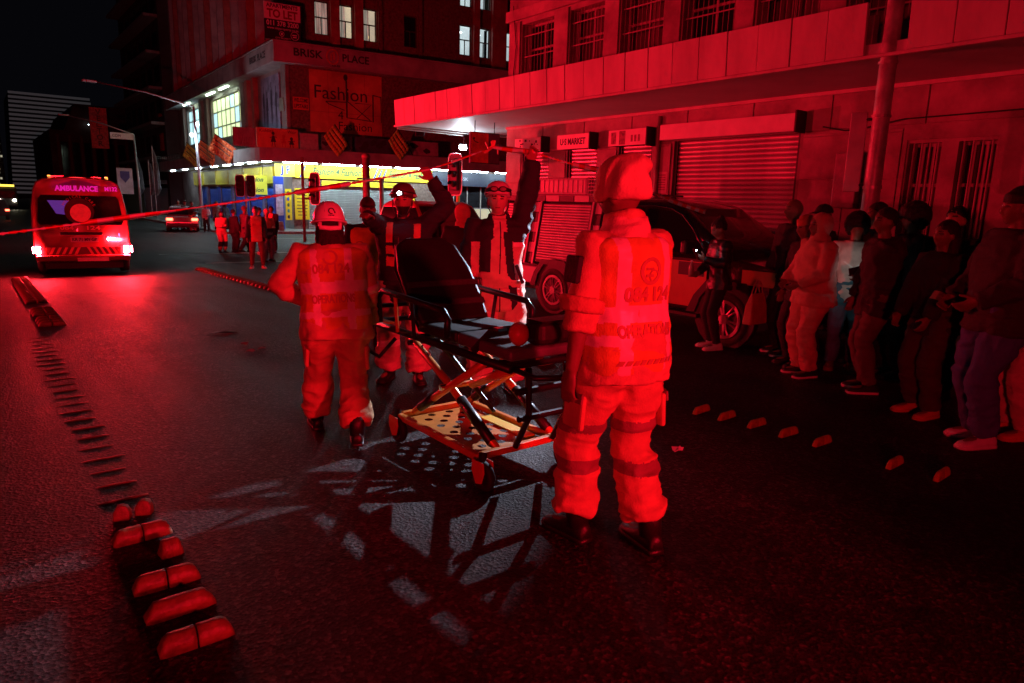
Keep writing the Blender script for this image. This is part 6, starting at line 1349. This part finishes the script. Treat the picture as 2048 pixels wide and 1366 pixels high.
# right medic, back to the camera
RM = person('tall medic in pale knotted hat and reflective vest holding the foot of the stretcher', (2.35,2.13,0), 8, 1.83, .96, .0095, lean=4, hy=-22, hp=-6,
    feet=((-.12,.14,0,-10),(.13,-.10,0,8)), hands=((-.27,.02,.84),(.30,.42,.86)), poles=((-.6,-1,0),(1,-.4,-.3)), top=JKT, fit=.034, sleeve=.62, hem=.04, bottom=TRS, pfit=.038, pbands=((.56,.61),(.36,.42)), pbandm=TBD, plow=.012, ankle_cuff=.022, boot=.40, shoe=BOOTL, collar=.09, curl=(24,50), fold=.012, belly=.02, thumb=18)
v = vest(RM, HIV, REF, bands=((.03,.075),(.13,.20)), off=.050)
decal(RM, v, '084 124', .085, .245, .01, LETD, width=.26, bold=.004); decal(RM, v, 'OPERATIONS', .075, .09, .0, LETD, width=.30, bold=.004)
sh_ = MB()
for (cx, cy, ra) in ((0,0,.062),(.022,-.022,.03)):
    for k in range(24):
        a0, a1 = k*math.tau/24, (k+1)*math.tau/24; sh_.quad((cx+ra*math.cos(a0),cy+ra*math.sin(a0),0),(cx+ra*math.cos(a1),cy+ra*math.sin(a1),0),(cx+ra*.72*math.cos(a1),cy+ra*.72*math.sin(a1),0),(cx+ra*.72*math.cos(a0),cy+ra*.72*math.sin(a0),0))
for y_ in (-.02,.01): sh_.quad((-.03,y_-.006,0),(.02,y_-.006,0),(.02,y_+.006,0),(-.03,y_+.006,0))
decal(RM, v, '', 1, .345, .01, LETD, shape=sh_, name='back_emblem')
mb = MB(); 
for k in range(9): mb.quad((-.16+.036*k,-.012,0),(-.135+.036*k,-.012,0),(-.125+.036*k,.012,0),(-.15+.036*k,.012,0))
decal(RM, v, '', 1, -.04, 0, LETD, shape=mb, name='hem_marks')
mb = MB(); c, M, s = RM['hc'], RM['HM'], RM['s']; P = lambda x, y, z: c+M@(Vector((x,y,z))*s)
mb.ell(P(0,-.014,.045), (.098*s,.122*s,.125*s), 22, 16, rot=M, z0=-.42); mb.ell(P(.03,-.05,.12), (.085*s,.09*s,.062*s), 16, 12, rot=M); mb.loft([superring(P(0,-.012,z), M@Vector((1,0,0)), M@Vector((0,1,0)), (.099+e)*s, (.122+e)*s, e=2) for z, e in ((-.025,.0),(.0,.006),(.035,.002))])
obj('knotted_hat', remesh(mb, .009, 3, folds(.010, (7,7,7), .006), 3.), cloth('pale_hat', (.55,.36,.24)), RM['root'])
mb = MB(); mb.tube([RM['neck']+Vector((0,-.01,-.05)), RM['neck']+Vector((0,0,.02)), RM['neck']+Vector((0,.01,.075))], [.125*s,.108*s,.096*s], 20); obj('neck_scarf', remesh(mb, .010, 2, folds(.010, (5,5,22), .004), 8.), cloth('pale_scarf', (.58,.38,.28)), RM['root'])
e_ = lerp(RM['sh'][0], RM['elb'][0], .80); obj('rolled_cuff', remesh(MB().tube([e_, lerp(RM['sh'][0],RM['elb'][0],1.02)], [.105*s,.10*s], 16), .010, 2, folds(.006,(6,6,16),.003), 5.), TRS, RM['root'])
e_ = RM['sh'][0]; obj('shoulder_badge', MB().box(lerp(RM['sh'][0],RM['elb'][0],.35)+Vector((-.095,-.01,0)),(.03,.10,.12),Euler((0,R(8),0))), NAVY, RM['root'], bevel=.01)
for r, off in ((RM,.115),(LM,.112)):
    for k, sx_ in ((0,-1),(1,1)):
        c_ = lerp(r['pel']+Vector((sx_*.092*r['s'],0,-.03)), r['knee'][k], .62)+Vector((sx_*off*r['s']*.86,-.03,0)); obj('cargo_pocket', MB().box(c_,(.028,.15,.17),Euler((0,R(-4*sx_),0))), TRS, r['root'], bevel=.012); obj('pocket_flap', MB().box(c_+Vector((sx_*.012,0,.07)),(.014,.155,.05),Euler((0,R(-8*sx_),0))), TBD, r['root'], bevel=.005)
# medic with headlamp, facing the camera
g_ = gz(5.67); l_ = (3.17,5.67,g_)
hl = lambda p: loc3(l_, 215, 1.82, p)
HMd = person('medic in dark jacket with lit headlamp stretching one arm and lifting the tape', l_, 215, 1.82, 1.08, .0095, lean=3, hy=6, hp=2, twist=-4,
    feet=((-.13,.06,0,-14),(.15,.0,0,16)), hands=(hl((3.36,5.50,1.84)), hl((2.50,5.16,1.54))), poles=((-1,.1,-.45),(.3,-.3,-1)), top=NAVY, fit=.052, hem=.10, bottom=CREAM, pfit=.042, plow=.012, pbands=((.34,.40),), pbandm=REF, ankle_cuff=.025, boot=.30, shoe=BOOTL, glove=cloth('rescue_glove', (.30,.10,.09)), curl=(55,30), palm=((0,1,.1),(0,.3,-1)), eyes=True, fold=.012, collar=.05, beard=True, skin=mat('tan_skin', (.36,.20,.14), .48, amt=.1, scale=9))
def chestfn(out, t, u, y):
    out[:] = 0; out[(y > 0) & (np.abs(u) > .03) & (np.abs(u) < .15) & (t > .12) & (t < .30)] = 1; out[(y > 0) & (np.abs(np.abs(u)-.12) < .03) & (t > .33)] = 1; out[(y > 0) & (t > .205) & (t < .225)] = 2; return out
vest(HMd, NAVY, cloth('red_panel', (.60,.14,.10)), bands=(), strap=False, off=.066, extra=chestfn, name='equipment_vest', t0=-.02)
obj('radio', MB().box(HMd['at'](.33)+HMd['F']*.20+HMd['X']*.06,(.05,.035,.11)), BKT, HMd['root'], bevel=.008)
def rescue_helmet(r, m, stripe=None, lamp=False, goggles=False):
    c, M, s = r['hc'], r['HM'], r['s']; P = lambda x, y, z: c+M@(Vector((x,y,z))*s); mb = MB(); rings = []
    for z, k in ((.0,1.0),(.03,1.01),(.07,.97),(.105,.84),(.132,.60),(.145,.32),(.148,.06)): rings.append([P(.104*k*math.cos(t*math.tau/28), -.012+.126*k*math.sin(t*math.tau/28), .026+z*.92+(.02 if math.sin(t*math.tau/28) > .5 else 0)*(1-z/.15)) for t in range(28)])
    mb.loft(rings); h = obj('rescue_helmet', mb, m, r['root'], smooth=True)
    obj('peak', MB().loft([[P(.09*math.sin(t)*k, -.008+.118*math.cos(t)*k+(.035 if k > 1 else 0), .054-(.010 if k > 1 else 0)) for t in [(-1.1+2.2*i/12) for i in range(13)]] for k in (.98,1.08)], cap=False, closed=False), m, h, smooth=True)
    for sx_ in (-1,1):
        obj('chin_strap', MB().tube([P(sx_*.088,.03,.01),P(sx_*.084,.035,-.05),P(sx_*.05,.06,-.115),P(0,.07,-.125)], .0055*s, 6), TRIM, h)
        if stripe: obj('helmet_stripe', MB().tube([P(sx_*.106,.06,.05),P(sx_*.110,-.01,.055),P(sx_*.104,-.075,.05)], [(.004,.012)]*3, 6), stripe, h)
    for k in range(3): obj('vent', MB().ell(P(-.05+.05*k,-.03,.136), (.012*s,.03*s,.012*s)), TRIM, h)
    obj('lamp_strap', MB().tube([P(.108*math.cos(t*math.tau/24), -.012+.13*math.sin(t*math.tau/24), .066+.012*math.sin(t*math.tau/24)) for t in range(25)], .006*s, 6, cap=False), TRIM, h)
    if goggles:
        for sx_ in (-1,1): obj('goggle', MB().ell(P(sx_*.036,.116,.088), (.036*s,.016*s,.024*s), 14, 8, rot=M), TRIM, h); obj('goggle_lens', MB().ell(P(sx_*.036,.128,.089), (.027*s,.010*s,.016*s), 14, 8, rot=M), mat('goggle_lens', (.3,.2,.2), .1, amt=0), h)
        obj('goggle_strap', MB().tube([P(sx_*.10,y,z) for sx_, y, z in ((-1,.02,.085),(-.7,.10,.09),(.7,.10,.09),(1,.02,.085))], .012*s, 6), TRIM, h)
    if lamp:
        obj('headlamp', MB().box(P(0,.135,.066), (.06*s,.035*s,.04*s), M), TRIM, h, bevel=.006); obj('headlamp_beam', MB().ell(P(0,.156,.064), (.017*s,.008*s,.014*s), 12, 8, rot=M), mat('headlamp_led', (1,1,1), .3, amt=0, emit=(.62,.84,1), es=120), h)
HLM = mat('dark_helmet', (.10,.06,.06), .35, amt=.15, coat=.2)
rescue_helmet(HMd, HLM, stripe=REF, lamp=True)
# medic raising an arm
l_ = (3.62,4.82,gz(4.82)); hl = lambda p: loc3(l_, 208, 1.83, p)
def ra_fn(c, r):
    p, T, X, F = np.array(r['at'](0)), np.array(r['T']), np.array(r['X']), np.array(r['F']); q = c-p; t = q@T/r['s']; u = q@X/r['s']; y = q@F/r['s']; out = np.zeros(len(c), int); fr = y > 0
    out[fr & (t > .30) & (t < .335) & (u < -.11)] = 2
    out[(t > .335+.5*np.clip(.12-np.abs(u), 0, 1)) & (np.abs(u) > .055)] = 1; out[np.abs(u) > .235] = 1
    out[fr & (u > .075) & (u < .165) & (t > -.06)] = 1; out[fr & (np.abs(u+.070+.13*(.3-t)) < .034) & (t < .42)] = 1; out[fr & (np.abs(u) < .006) & (t < .5)] = 1
    out[~fr & (t > .2)] = 1; return out
RA = person('medic in pale jacket and helmet with goggles, arm raised to hold up the tape', l_, 208, 1.83, 1.06, .0095, lean=-1, hy=8, hp=2,
    feet=((-.14,.04,0,-12),(.14,.0,0,12)), hands=(hl((3.90,4.70,2.08)), (.30,.16,.84)), poles=((-.6,-.4,-.5),(.6,-1,0)), top=CREAM, topmat=[NAVY, REF], topfn=ra_fn, fit=.05, hem=.12, bottom=CREAM, pfit=.045, plow=.012, ankle_cuff=.02, boot=.3, shoe=BOOTL, glove=cloth('rescue_glove', (.30,.10,.09)), curl=(55,30), palm=((0,1,0),(-1,.2,0)), eyes=True, skin=SKIN2, fold=.011, collar=.06)
rescue_helmet(RA, mat('white_helmet', (.6,.55,.52), .35, amt=.1, coat=.2), stripe=TRIM, goggles=True)
obj('pocket_flap', MB().box(RA['at'](.08)+RA['F']*.19-RA['X']*.17,(.03,.02,.17),Euler((0,R(22),0))), NAVY, RA['root'], bevel=.004)
obj('belt_pouch', MB().box(RA['at'](-.02)+RA['F']*.14+RA['X']*.20,(.10,.08,.15)), TRIM, RA['root'], bevel=.02)
for k in range(5): obj('helmet_chin_guard', MB().tube([RA['at'](.05)+RA['F']*.16+RA['X']*(.17+.02*k)+Vector((0,0,.0)), RA['at'](.0)+RA['F']*.2+RA['X']*(.16+.025*k)], .007, 5), STEEL, RA['root'])
# person in yellow bib photographing
l_ = (3.34,6.75,gz(6.75)); hl = lambda p: loc3(l_, 205, 1.74, p)
YV = person('person in dark cap and yellow-orange bib beyond the white hard hat', l_, 205, 1.74, 1.0, .013, hands=((-.24,.14,.86),(.24,.16,.88)), poles=((-.5,-1,0),(.5,-1,0)), top=NAVY, fit=.03, bottom=cloth('dark_trousers', (.02,.02,.025)), shoe=TRIM, hair='cap', hairm=cloth('dark_cap', (.06,.03,.035)), curl=(30,45), palm=((1,0,0),(0,1,0)))
v = vest(YV, cloth('bright_bib', (.80,.42,.05)), REF, bands=((.0,.03),), off=.045, strap=False)
sh_ = MB()
for k in range(20):
    a0, a1 = k*math.tau/20, (k+1)*math.tau/20; sh_.quad((.05*math.cos(a0),.05*math.sin(a0),0),(.05*math.cos(a1),.05*math.sin(a1),0),(.04*math.cos(a1),.04*math.sin(a1),0),(.04*math.cos(a0),.04*math.sin(a0),0))
decal(YV, v, '', 1, .30, -.09, LETD, shape=sh_, back=False, name='chest_emblem')
# person behind with reddish hood
RH = person('person in reddish head covering and dark jacket between the two medics holding the tape', (5.03,7.46,gz(7.46)), 30, 1.70, 1.02, .014, top=cloth('dark_jacket', (.02,.018,.02)), fit=.035, bottom=cloth('dark_trousers', (.02,.02,.025)), shoe=TRIM, hair='hood', hairm=cloth('reddish_hood', (.5,.16,.12)))
vest(RH, cloth('dark_jacket', (.02,.018,.02)), cloth('red_panel', (.60,.14,.10)), bands=((.06,.10),), strap=False, off=.05)

# ------------------------------------------------------------------ the crowd on the right
DJ = cloth('black_jacket', (.012,.011,.012)); DJ2 = cloth('charcoal_jacket', (.022,.020,.022)); DT = cloth('black_trousers', (.012,.012,.014)); DEN = cloth('blue_denim', (.045,.10,.26)); WSH = mat('white_sneaker', (.62,.6,.58), .5, amt=.1, scale=20); BSH = mat('black_sneaker', (.015,.014,.015), .5, amt=.2); ORS = mat('orange_shoe', (.48,.14,.07), .6, amt=.15)
G = 'bystanders watching on the right'
A_ = -55
def stand(lab, x, y, az, H, **k):
    k.setdefault('vox', .0115); k.setdefault('eyes', k['vox'] < .013); k.setdefault('group', G); return person(lab, (x,y,gz(y)), az, H, **k)
m_ = stand('woman in black leather jacket and pointed beanie reading a phone beside the pickup', 7.03,4.90,-62,1.57, width=.88, hp=-22, hands=((-.10,.28,1.22),(.12,.26,1.02)), poles=((-.6,-.2,-1),(.6,-.2,-1)), top=mat('black_leather', (.013,.012,.013), .4, amt=.2, scale=12, bump=.2), fit=.026, hem=.04, bottom=DT, pfit=.010, shoe=WSH, sole=WSH, hair='bun', palm=((1,0,.2),(-.6,0,1)), curl=(45,35), fold=.009)
ph = m_['root'].matrix_basis if False else None
def Lw(r, p): o = r['root']; return Vector(o.location)+Matrix.Rotation(o.rotation_euler[2],3,'Z')@Vector(p)
p_ = Lw(m_, m_['wr'][0]+Vector((.03,.10,.05))); s = thing('phone', 'phone with a bright light in the hand of the woman in black leather', 'phone', p_, world=True); obj('case', MB().box(p_,(.075,.012,.15),Euler((R(-30),0,R(62)))), BKT, s, bevel=.006); obj('flash', MB().ell(p_+Vector((-.02,-.012,.05)),(.007,.007,.007)), mat('phone_flash', (1,1,1), .4, amt=0, emit=(.75,.85,1), es=90), s)
p_ = Lw(m_, m_['wr'][1]+Vector((0,.09,.04))); s = thing('water_bottle', 'small bottle in the lower hand of the woman in black leather', 'bottle', p_, world=True); obj('bottle_body', MB().lathe([(.01,-.09),(.030,-.09),(.030,.04),(.012,.075),(.012,.09)],14,p_), mat('bottle_plastic', (.35,.2,.18), .15, amt=.1), s, smooth=True); obj('bottle_cap', MB().lathe([(.005,.091),(.014,.091),(.014,.11),(.005,.11)],12,p_), SGW, s)
n_ = stand('tall bald man in long dark coat standing in front of the wide shutter', 7.42,4.22,-58,1.80, width=1.02, hands=((-.27,.12,.86),(.27,.14,.86)), top=DJ2, fit=.045, coat=.46, hem=.5, bottom=DT, shoe=BSH, sole=WSH, hair=None, fold=.012)
s = thing('tote_bag', 'reddish tote bag hanging beside the man in the long coat', 'bag', (7.10,4.36,.36), world=True); bx_, by_ = 7.08, 4.40
mb = MB(); mb.loft([[(bx_-.17,by_-.05,.34),(bx_+.17,by_-.05,.34),(bx_+.17,by_+.07,.34),(bx_-.17,by_+.07,.34)],[(bx_-.15,by_-.04,.55),(bx_+.15,by_-.04,.55),(bx_+.15,by_+.06,.55),(bx_-.15,by_+.06,.55)],[(bx_-.12,by_-.01,.70),(bx_+.12,by_-.01,.70),(bx_+.12,by_+.02,.70),(bx_-.12,by_+.02,.70)]]); obj('bag_body', mb, cloth('red_tote', (.42,.12,.09)), s, bevel=.015)
for yy in (by_-.01,by_+.03): obj('strap', MB().tube([(bx_-.08,yy,.69),(bx_-.04,yy,.80),(bx_,yy,.84),(bx_+.04,yy,.80),(bx_+.08,yy,.69)], .008, 6), cloth('red_tote', (.42,.12,.09)), s)
p_ = stand('person in pale hooded sweatshirt and pale sweatpants, hood up, seen from the side', 6.60,3.48,-60,1.63, width=1.12, belly=.045, lean=1, hands=((-.14,.27,1.02),(.14,.27,1.02)), poles=((-.8,-.6,-.3),(.8,-.6,-.3)), top=cloth('pale_hoodie', (.44,.22,.16)), fit=.045, hem=.06, bottom=cloth('pale_sweatpants', (.46,.23,.17)), pfit=.032, plow=.008, shoe=BSH, sole=WSH, hair='hood', hairm=cloth('pale_hoodie', (.44,.22,.16)), palm=((1,.3,0),(-1,.3,0)), fold=.012)
r_ = stand('person in white shirt with a chevron print and blue-green jeans, lit by a phone', 7.20,3.42,-120,1.62, width=.95, hands=((-.22,.14,.88),(.22,.14,.88)), top=cloth('white_tshirt', (.62,.50,.46)), fit=.022, sleeve=.5, hem=.06, bottom=cloth('teal_jeans', (.05,.16,.22)), pfit=.022, shoe=mat('brown_shoe', (.12,.05,.04), .6), hair='curly', vox=.013)
cv = MB(); cv.quad((-.10,.02,0),(-.085,.03,0),(0,-.03,0),(0,-.05,0)); cv.quad((.10,.02,0),(.085,.03,0),(0,-.03,0),(0,-.05,0)); decal(r_, r_['top'], '', 1, .27, 0, mat('silver_print', (.75,.75,.7), .4), shape=cv, back=False, name='chevron_print')
hl = lambda p: loc3((6.48,2.80,0), -40, 1.69, p)
s_ = stand('short haired man in dark padded jacket holding out a phone', 6.48,2.80,-40,1.69, width=1.08, hy=-18, hands=(hl((6.58,3.05,1.04)),(.24,.16,.86)), poles=((-1,-.5,-.6),(.6,-1,0)), top=DJ2, fit=.05, hem=.10, bottom=cloth('worn_jeans', (.09,.05,.05)), pfit=.020, shoe=BSH, sole=WSH, hair='short', palm=((1,0,.3),(-1,0,0)), curl=(40,30), fold=.014)
q_ = Lw(s_, s_['wr'][0])+Vector((.03,.05,.05)); s = thing('phone', 'phone held out by the short haired man, lighting the white shirt', 'phone', q_, world=True); obj('case', MB().box(q_,(.15,.012,.075),Euler((0,R(-15),R(-38)))), BKT, s, bevel=.006); fl_ = q_+Vector((.03,.035,.0)); obj('flash', MB().ell(fl_,(.008,.008,.008)), mat('phone_flash', (1,1,1), .4, amt=0), s)
spot('phone_torch', fl_+Vector((.006,.008,0)), (7.15,3.38,1.02), 1.6, (1.0,.86,.78), 105, .8, .01)
stand('person in knitted orange cap half hidden behind the pale hood', 6.95,3.80,-62,1.60, width=.9, hp=-5, top=DJ, fit=.03, bottom=DT, shoe=BSH, hair='beanie', hairm=cloth('orange_beanie', (.40,.13,.07)))
stand('person in dark cap behind the pale hood, only head visible', 7.75,4.05,-50,1.74, top=DJ, bottom=DT, shoe=BSH, hair='cap', vox=.016)
stand('dark haired person behind the short haired man, near the pole foot', 7.55,3.36,-45,1.76, top=DJ, bottom=DT, shoe=BSH, hair='short', vox=.016)
stand('person with full curly hair behind the short haired man', 7.35,2.92,-50,1.72, top=DJ, bottom=DT, shoe=BSH, hair='curly', vox=.016)
v_ = stand('woman with long dark hair in black jacket with three sleeve stripes, in profile', 6.12,2.18,-68,1.60, width=.98, hands=((-.16,.26,.92),(.14,.28,.90)), poles=((-.7,-.8,-.2),(.7,-.8,-.2)), top=DJ, fit=.038, hem=.10, bottom=cloth('plum_trousers', (.04,.018,.022)), pfit=.03, shoe=ORS, hair='long', palm=((1,0,.2),(-1,0,.2)), fold=.012)
for k in range(3):
    c_ = lerp(v_['elb'][0], v_['wr'][0], .12+.10*k); obj('sleeve_stripe', MB().tube([c_, c_+(v_['wr'][0]-v_['elb'][0]).normalized()*.022], .084*v_['s'], 14), mat('pale_stripe', (.6,.28,.22), .6), v_['root'])
stand('person with pale face behind the long haired woman', 6.85,2.38,-80,1.72, top=DJ, bottom=DT, shoe=BSH, hair='short', skin=mat('tan_skin', (.36,.20,.14), .48), vox=.016)
x_ = stand('big man in black beanie, dark jacket and blue jeans at the right edge', 5.72,1.62,-48,1.83, width=1.14, belly=.03, hy=12, lean=-2, hands=((-.16,.26,1.02),(.18,.25,1.0)), poles=((-.8,-.8,-.2),(.8,-.8,-.2)), top=DJ2, fit=.05, hem=.06, bottom=DEN, pfit=.035, plow=.006, shoe=WSH, sole=WSH, hair='beanie', fold=.013, feet=((-.11,.05,0,-14),(.11,-.03,0,6)), vox=.012)
stand('person in pale trousers and red shoes half hidden behind the big man', 6.15,1.52,-50,1.68, width=1.0, top=DJ, bottom=cloth('pale_trousers', (.45,.30,.26)), pfit=.03, shoe=mat('red_shoe', (.5,.08,.06), .6), hair='afro')
stand('person in dark clothes at the far right behind the big man', 6.9,1.55,-60,1.70, top=DJ, bottom=DEN, shoe=BSH, hair='short', vox=.018)
# ------------------------------------------------------------------ bystanders across the junction
G2 = 'bystanders across the junction'
fa = dict(group=G2, vox=.022)
BR = cloth('brown_coat', (.10,.06,.05)); RS = cloth('red_sweater', (.55,.14,.10)); GT = cloth('grey_trousers', (.16,.14,.17)); LW_ = cloth('light_jacket', (.45,.40,.42)); RT = cloth('red_trousers', (.40,.10,.09))
def far(lab, x, y, az, H, **k): k = {**fa, **k}; return person(lab, (x,y,gz(y)), az, H, **k)
far('man in dark clothes leftmost of the far bystanders, by the lamp post', 10.2,46.3,190,1.80, top=BR, bottom=DT, hair='short')
far('man in black jacket and reddish trousers left of the silver sedan', 10.3,43.5,160,1.76, top=DJ, bottom=RT, hair='short', hands=((-.1,.26,1.1),(.1,.26,1.1)))
far('man in dark jacket just behind the one in reddish trousers', 10.1,44.3,150,1.80, top=DJ2, bottom=DT, hair='cap')
far('woman in light jacket standing in front of the silver sedan', 11.0,43.2,200,1.62, width=.9, top=LW_, bottom=DT, hair='short', hands=((-.12,.24,1.1),(.22,.1,.82)))
far('man in dark coat right of the silver sedan', 11.7,43.6,170,1.80, top=BR, coat=.25, bottom=DT, hair='short')
far('man in navy hooded top behind the medic with dark knee bands', 12.2,43.6,150,1.70, top=NAVY, bottom=DT, hair='hood', hairm=NAVY)
far('far medic in overalls with dark bands at the knees', 7.46,27.3,165,1.55, top=cloth('overall', (.55,.22,.16)), bottom=cloth('overall', (.55,.22,.16)), pbands=((.26,.48),), pbandm=NAVY, boot=.3, shoe=BOOTL, pfit=.035, hair='short', hands=((-.1,.25,1.12),(.1,.25,1.12)), vox=.018)
far('person in dark jacket with a long bag left of the walking coat', 7.88,27.2,70,1.62, top=DJ, bottom=DT, hair='short')
far('man walking in a long brown padded coat among the far bystanders', 8.25,27.1,75,1.74, top=BR, coat=.30, bottom=DT, hair='beanie', hairm=BR, feet=((-.1,.24,0,0),(.1,-.26,.03,0)), vox=.018)
far('person in dark top and white sneakers behind the walking coat', 8.3,25.6,100,1.70, top=DJ2, bottom=DEN, shoe=WSH, hair='short')
far('man in bright red sweater and open dark jacket nearest of the far bystanders', 6.22,19.4,195,1.70, top=DJ, fit=.05, bottom=cloth('dark_red_trousers', (.12,.03,.03)), pfit=.014, shoe=mat('pink_sneaker', (.65,.3,.28), .5), hair='short', feet=((-.15,.05,0,-14),(.15,0,0,14)), vox=.015,
    topmat=[RS], topfn=lambda c, r: np.where(((c-np.array(r['at'](0)))@np.array(r['F']) > .0) & (np.abs((c-np.array(r['at'](0)))@np.array(r['X'])) < .14), 1, 0))
far('man in cap, red top and grey trousers behind the one in the red sweater', 7.35,21.9,170,1.64, top=RS, bottom=GT, hair='cap', hairm=RS, topmat=[DJ2], topfn=lambda c, r: np.where(c[:,2] < 1.05, 1, 0))
far('man in dark suit with red shirt at the right of the far bystanders', 9.1,26.5,215,1.76, top=DJ, bottom=DT, hair='short', hands=((-.24,.1,.85),(.32,.3,.95)), topmat=[RS], topfn=lambda c, r: np.where(((c-np.array(r['at'](0)))@np.array(r['F']) > .02) & (np.abs((c-np.array(r['at'](0)))@np.array(r['X'])) < .07), 1, 0))
bpy.data.scenes.remove(TMPS)
# ------------------------------------------------------------------ barrier tape
TP = bpy.data.materials.new('barrier_tape'); TP.use_nodes = True; nt = TP.node_tree; b = nt.nodes['Principled BSDF']; b.inputs['Roughness'].default_value = .35
uvn = nt.nodes.new('ShaderNodeAttribute'); uvn.attribute_name = 'along'; wv = nt.nodes.new('ShaderNodeMath'); wv.operation = 'FRACT'; mu = nt.nodes.new('ShaderNodeMath'); mu.operation = 'MULTIPLY'; mu.inputs[1].default_value = 5.0
gt = nt.nodes.new('ShaderNodeMath'); gt.operation = 'GREATER_THAN'; gt.inputs[1].default_value = .5; mxc = nt.nodes.new('ShaderNodeMixRGB'); mxc.inputs[1].default_value = (.75,.72,.68,1); mxc.inputs[2].default_value = (.70,.06,.04,1)
for a, c in ((uvn.outputs['Fac'], mu.inputs[0]), (mu.outputs[0], wv.inputs[0]), (wv.outputs[0], gt.inputs[0]), (gt.outputs[0], mxc.inputs[0]), (mxc.outputs[0], b.inputs['Base Color'])): nt.links.new(a, c)
def ribbon(name, lab, pts, w, turns, sag=.02, rope=None):
    pts = [Vector(p) for p in pts]; path = []
    for a, c in zip(pts, pts[1:]):
        n = max(6, int((c-a).length/.022))
        for i in range(n): t = i/n; path.append(lerp(a,c,t)-Vector((0,0,sag*4*t*(1-t)*(c-a).length)))
    path.append(pts[-1]); mb = MB(); L = 0; vs = []; al = []
    for i, p in enumerate(path):
        if i: L += (p-path[i-1]).length
        d = (path[min(i+1,len(path)-1)]-path[max(i-1,0)]).normalized(); u = Vector((0,0,1)); u = (u-d*u.dot(d)).normalized(); v = d.cross(u)
        k = rope(L) if rope else 0.; ang = turns(L); ww = w*(1-k)+.016*k
        if k > .5: ww *= 1.15+.55*math.sin(L*110)
        ax = u*math.cos(ang)+v*math.sin(ang); q = d.cross(ax)*(.002+.008*k)
        vs.append([p+ax*ww*.5, p+q, p-ax*ww*.5, p-q]); al.append(L)
    mb.loft(vs); me = mb.mesh(name); at_ = me.attributes.new('along', 'FLOAT', 'POINT'); at_.data.foreach_set('value', [x for x in al for _ in range(4)])
    return tag(obj(name, me, TP, smooth=True), lab, 'tape')
hmh = HMd['wr'][0]+Vector((0,.05,.07)); hmh = Lw(HMd, HMd['wr'][0])+Vector((-.02,-.03,.09)); rah = Lw(RA, RA['wr'][0])+Vector((.0,-.02,.08))
ribbon('barrier_tape', 'red and white barrier tape stretched across the street through two raised hands', [(-1.5,5.38,1.17), tuple(hmh)], .052, lambda L: .3+.75*math.sin(L*2.9)+.3*math.sin(L*7.1), .012, rope=lambda L: 1. if (.3 < L < 2.15 or 3.0 < L < 3.6 or 4.1 < L < 4.95) else .3)
ribbon('barrier_tape', 'short stretch of barrier tape between the two raised hands', [tuple(hmh), (3.70,5.02,2.13), tuple(rah)], .05, lambda L: .5+3*L, .01, rope=lambda L: 1. if L < .45 else 0.)
ribbon('barrier_tape', 'barrier tape running from the raised arm down to the pickup windscreen', [tuple(rah), (5.02,4.93,1.98), (7.06,5.2,1.60)], .055, lambda L: .2, .012, rope=lambda L: 1. if (L < .6 or 1.4 < L < 2.3) else 0.)
mb = MB(); kc = Vector((3.70,5.02,2.13))
for k in range(6): a = k*1.1; mb.tube([kc, kc+Vector((.05*math.cos(a),.03*math.sin(a),.05*math.sin(a*1.7))), kc+Vector((.08*math.cos(a+.5),.03,.06*math.sin(a*2+.3)))], [(.02,.006),(.02,.005),(.012,.004)], 6)
tag(obj('tape_knot', mb, mat('tape_knot_plastic', (.7,.2,.16), .4, amt=.3, scale=30)), 'crumpled knot of barrier tape between the two raised hands', 'tape knot')
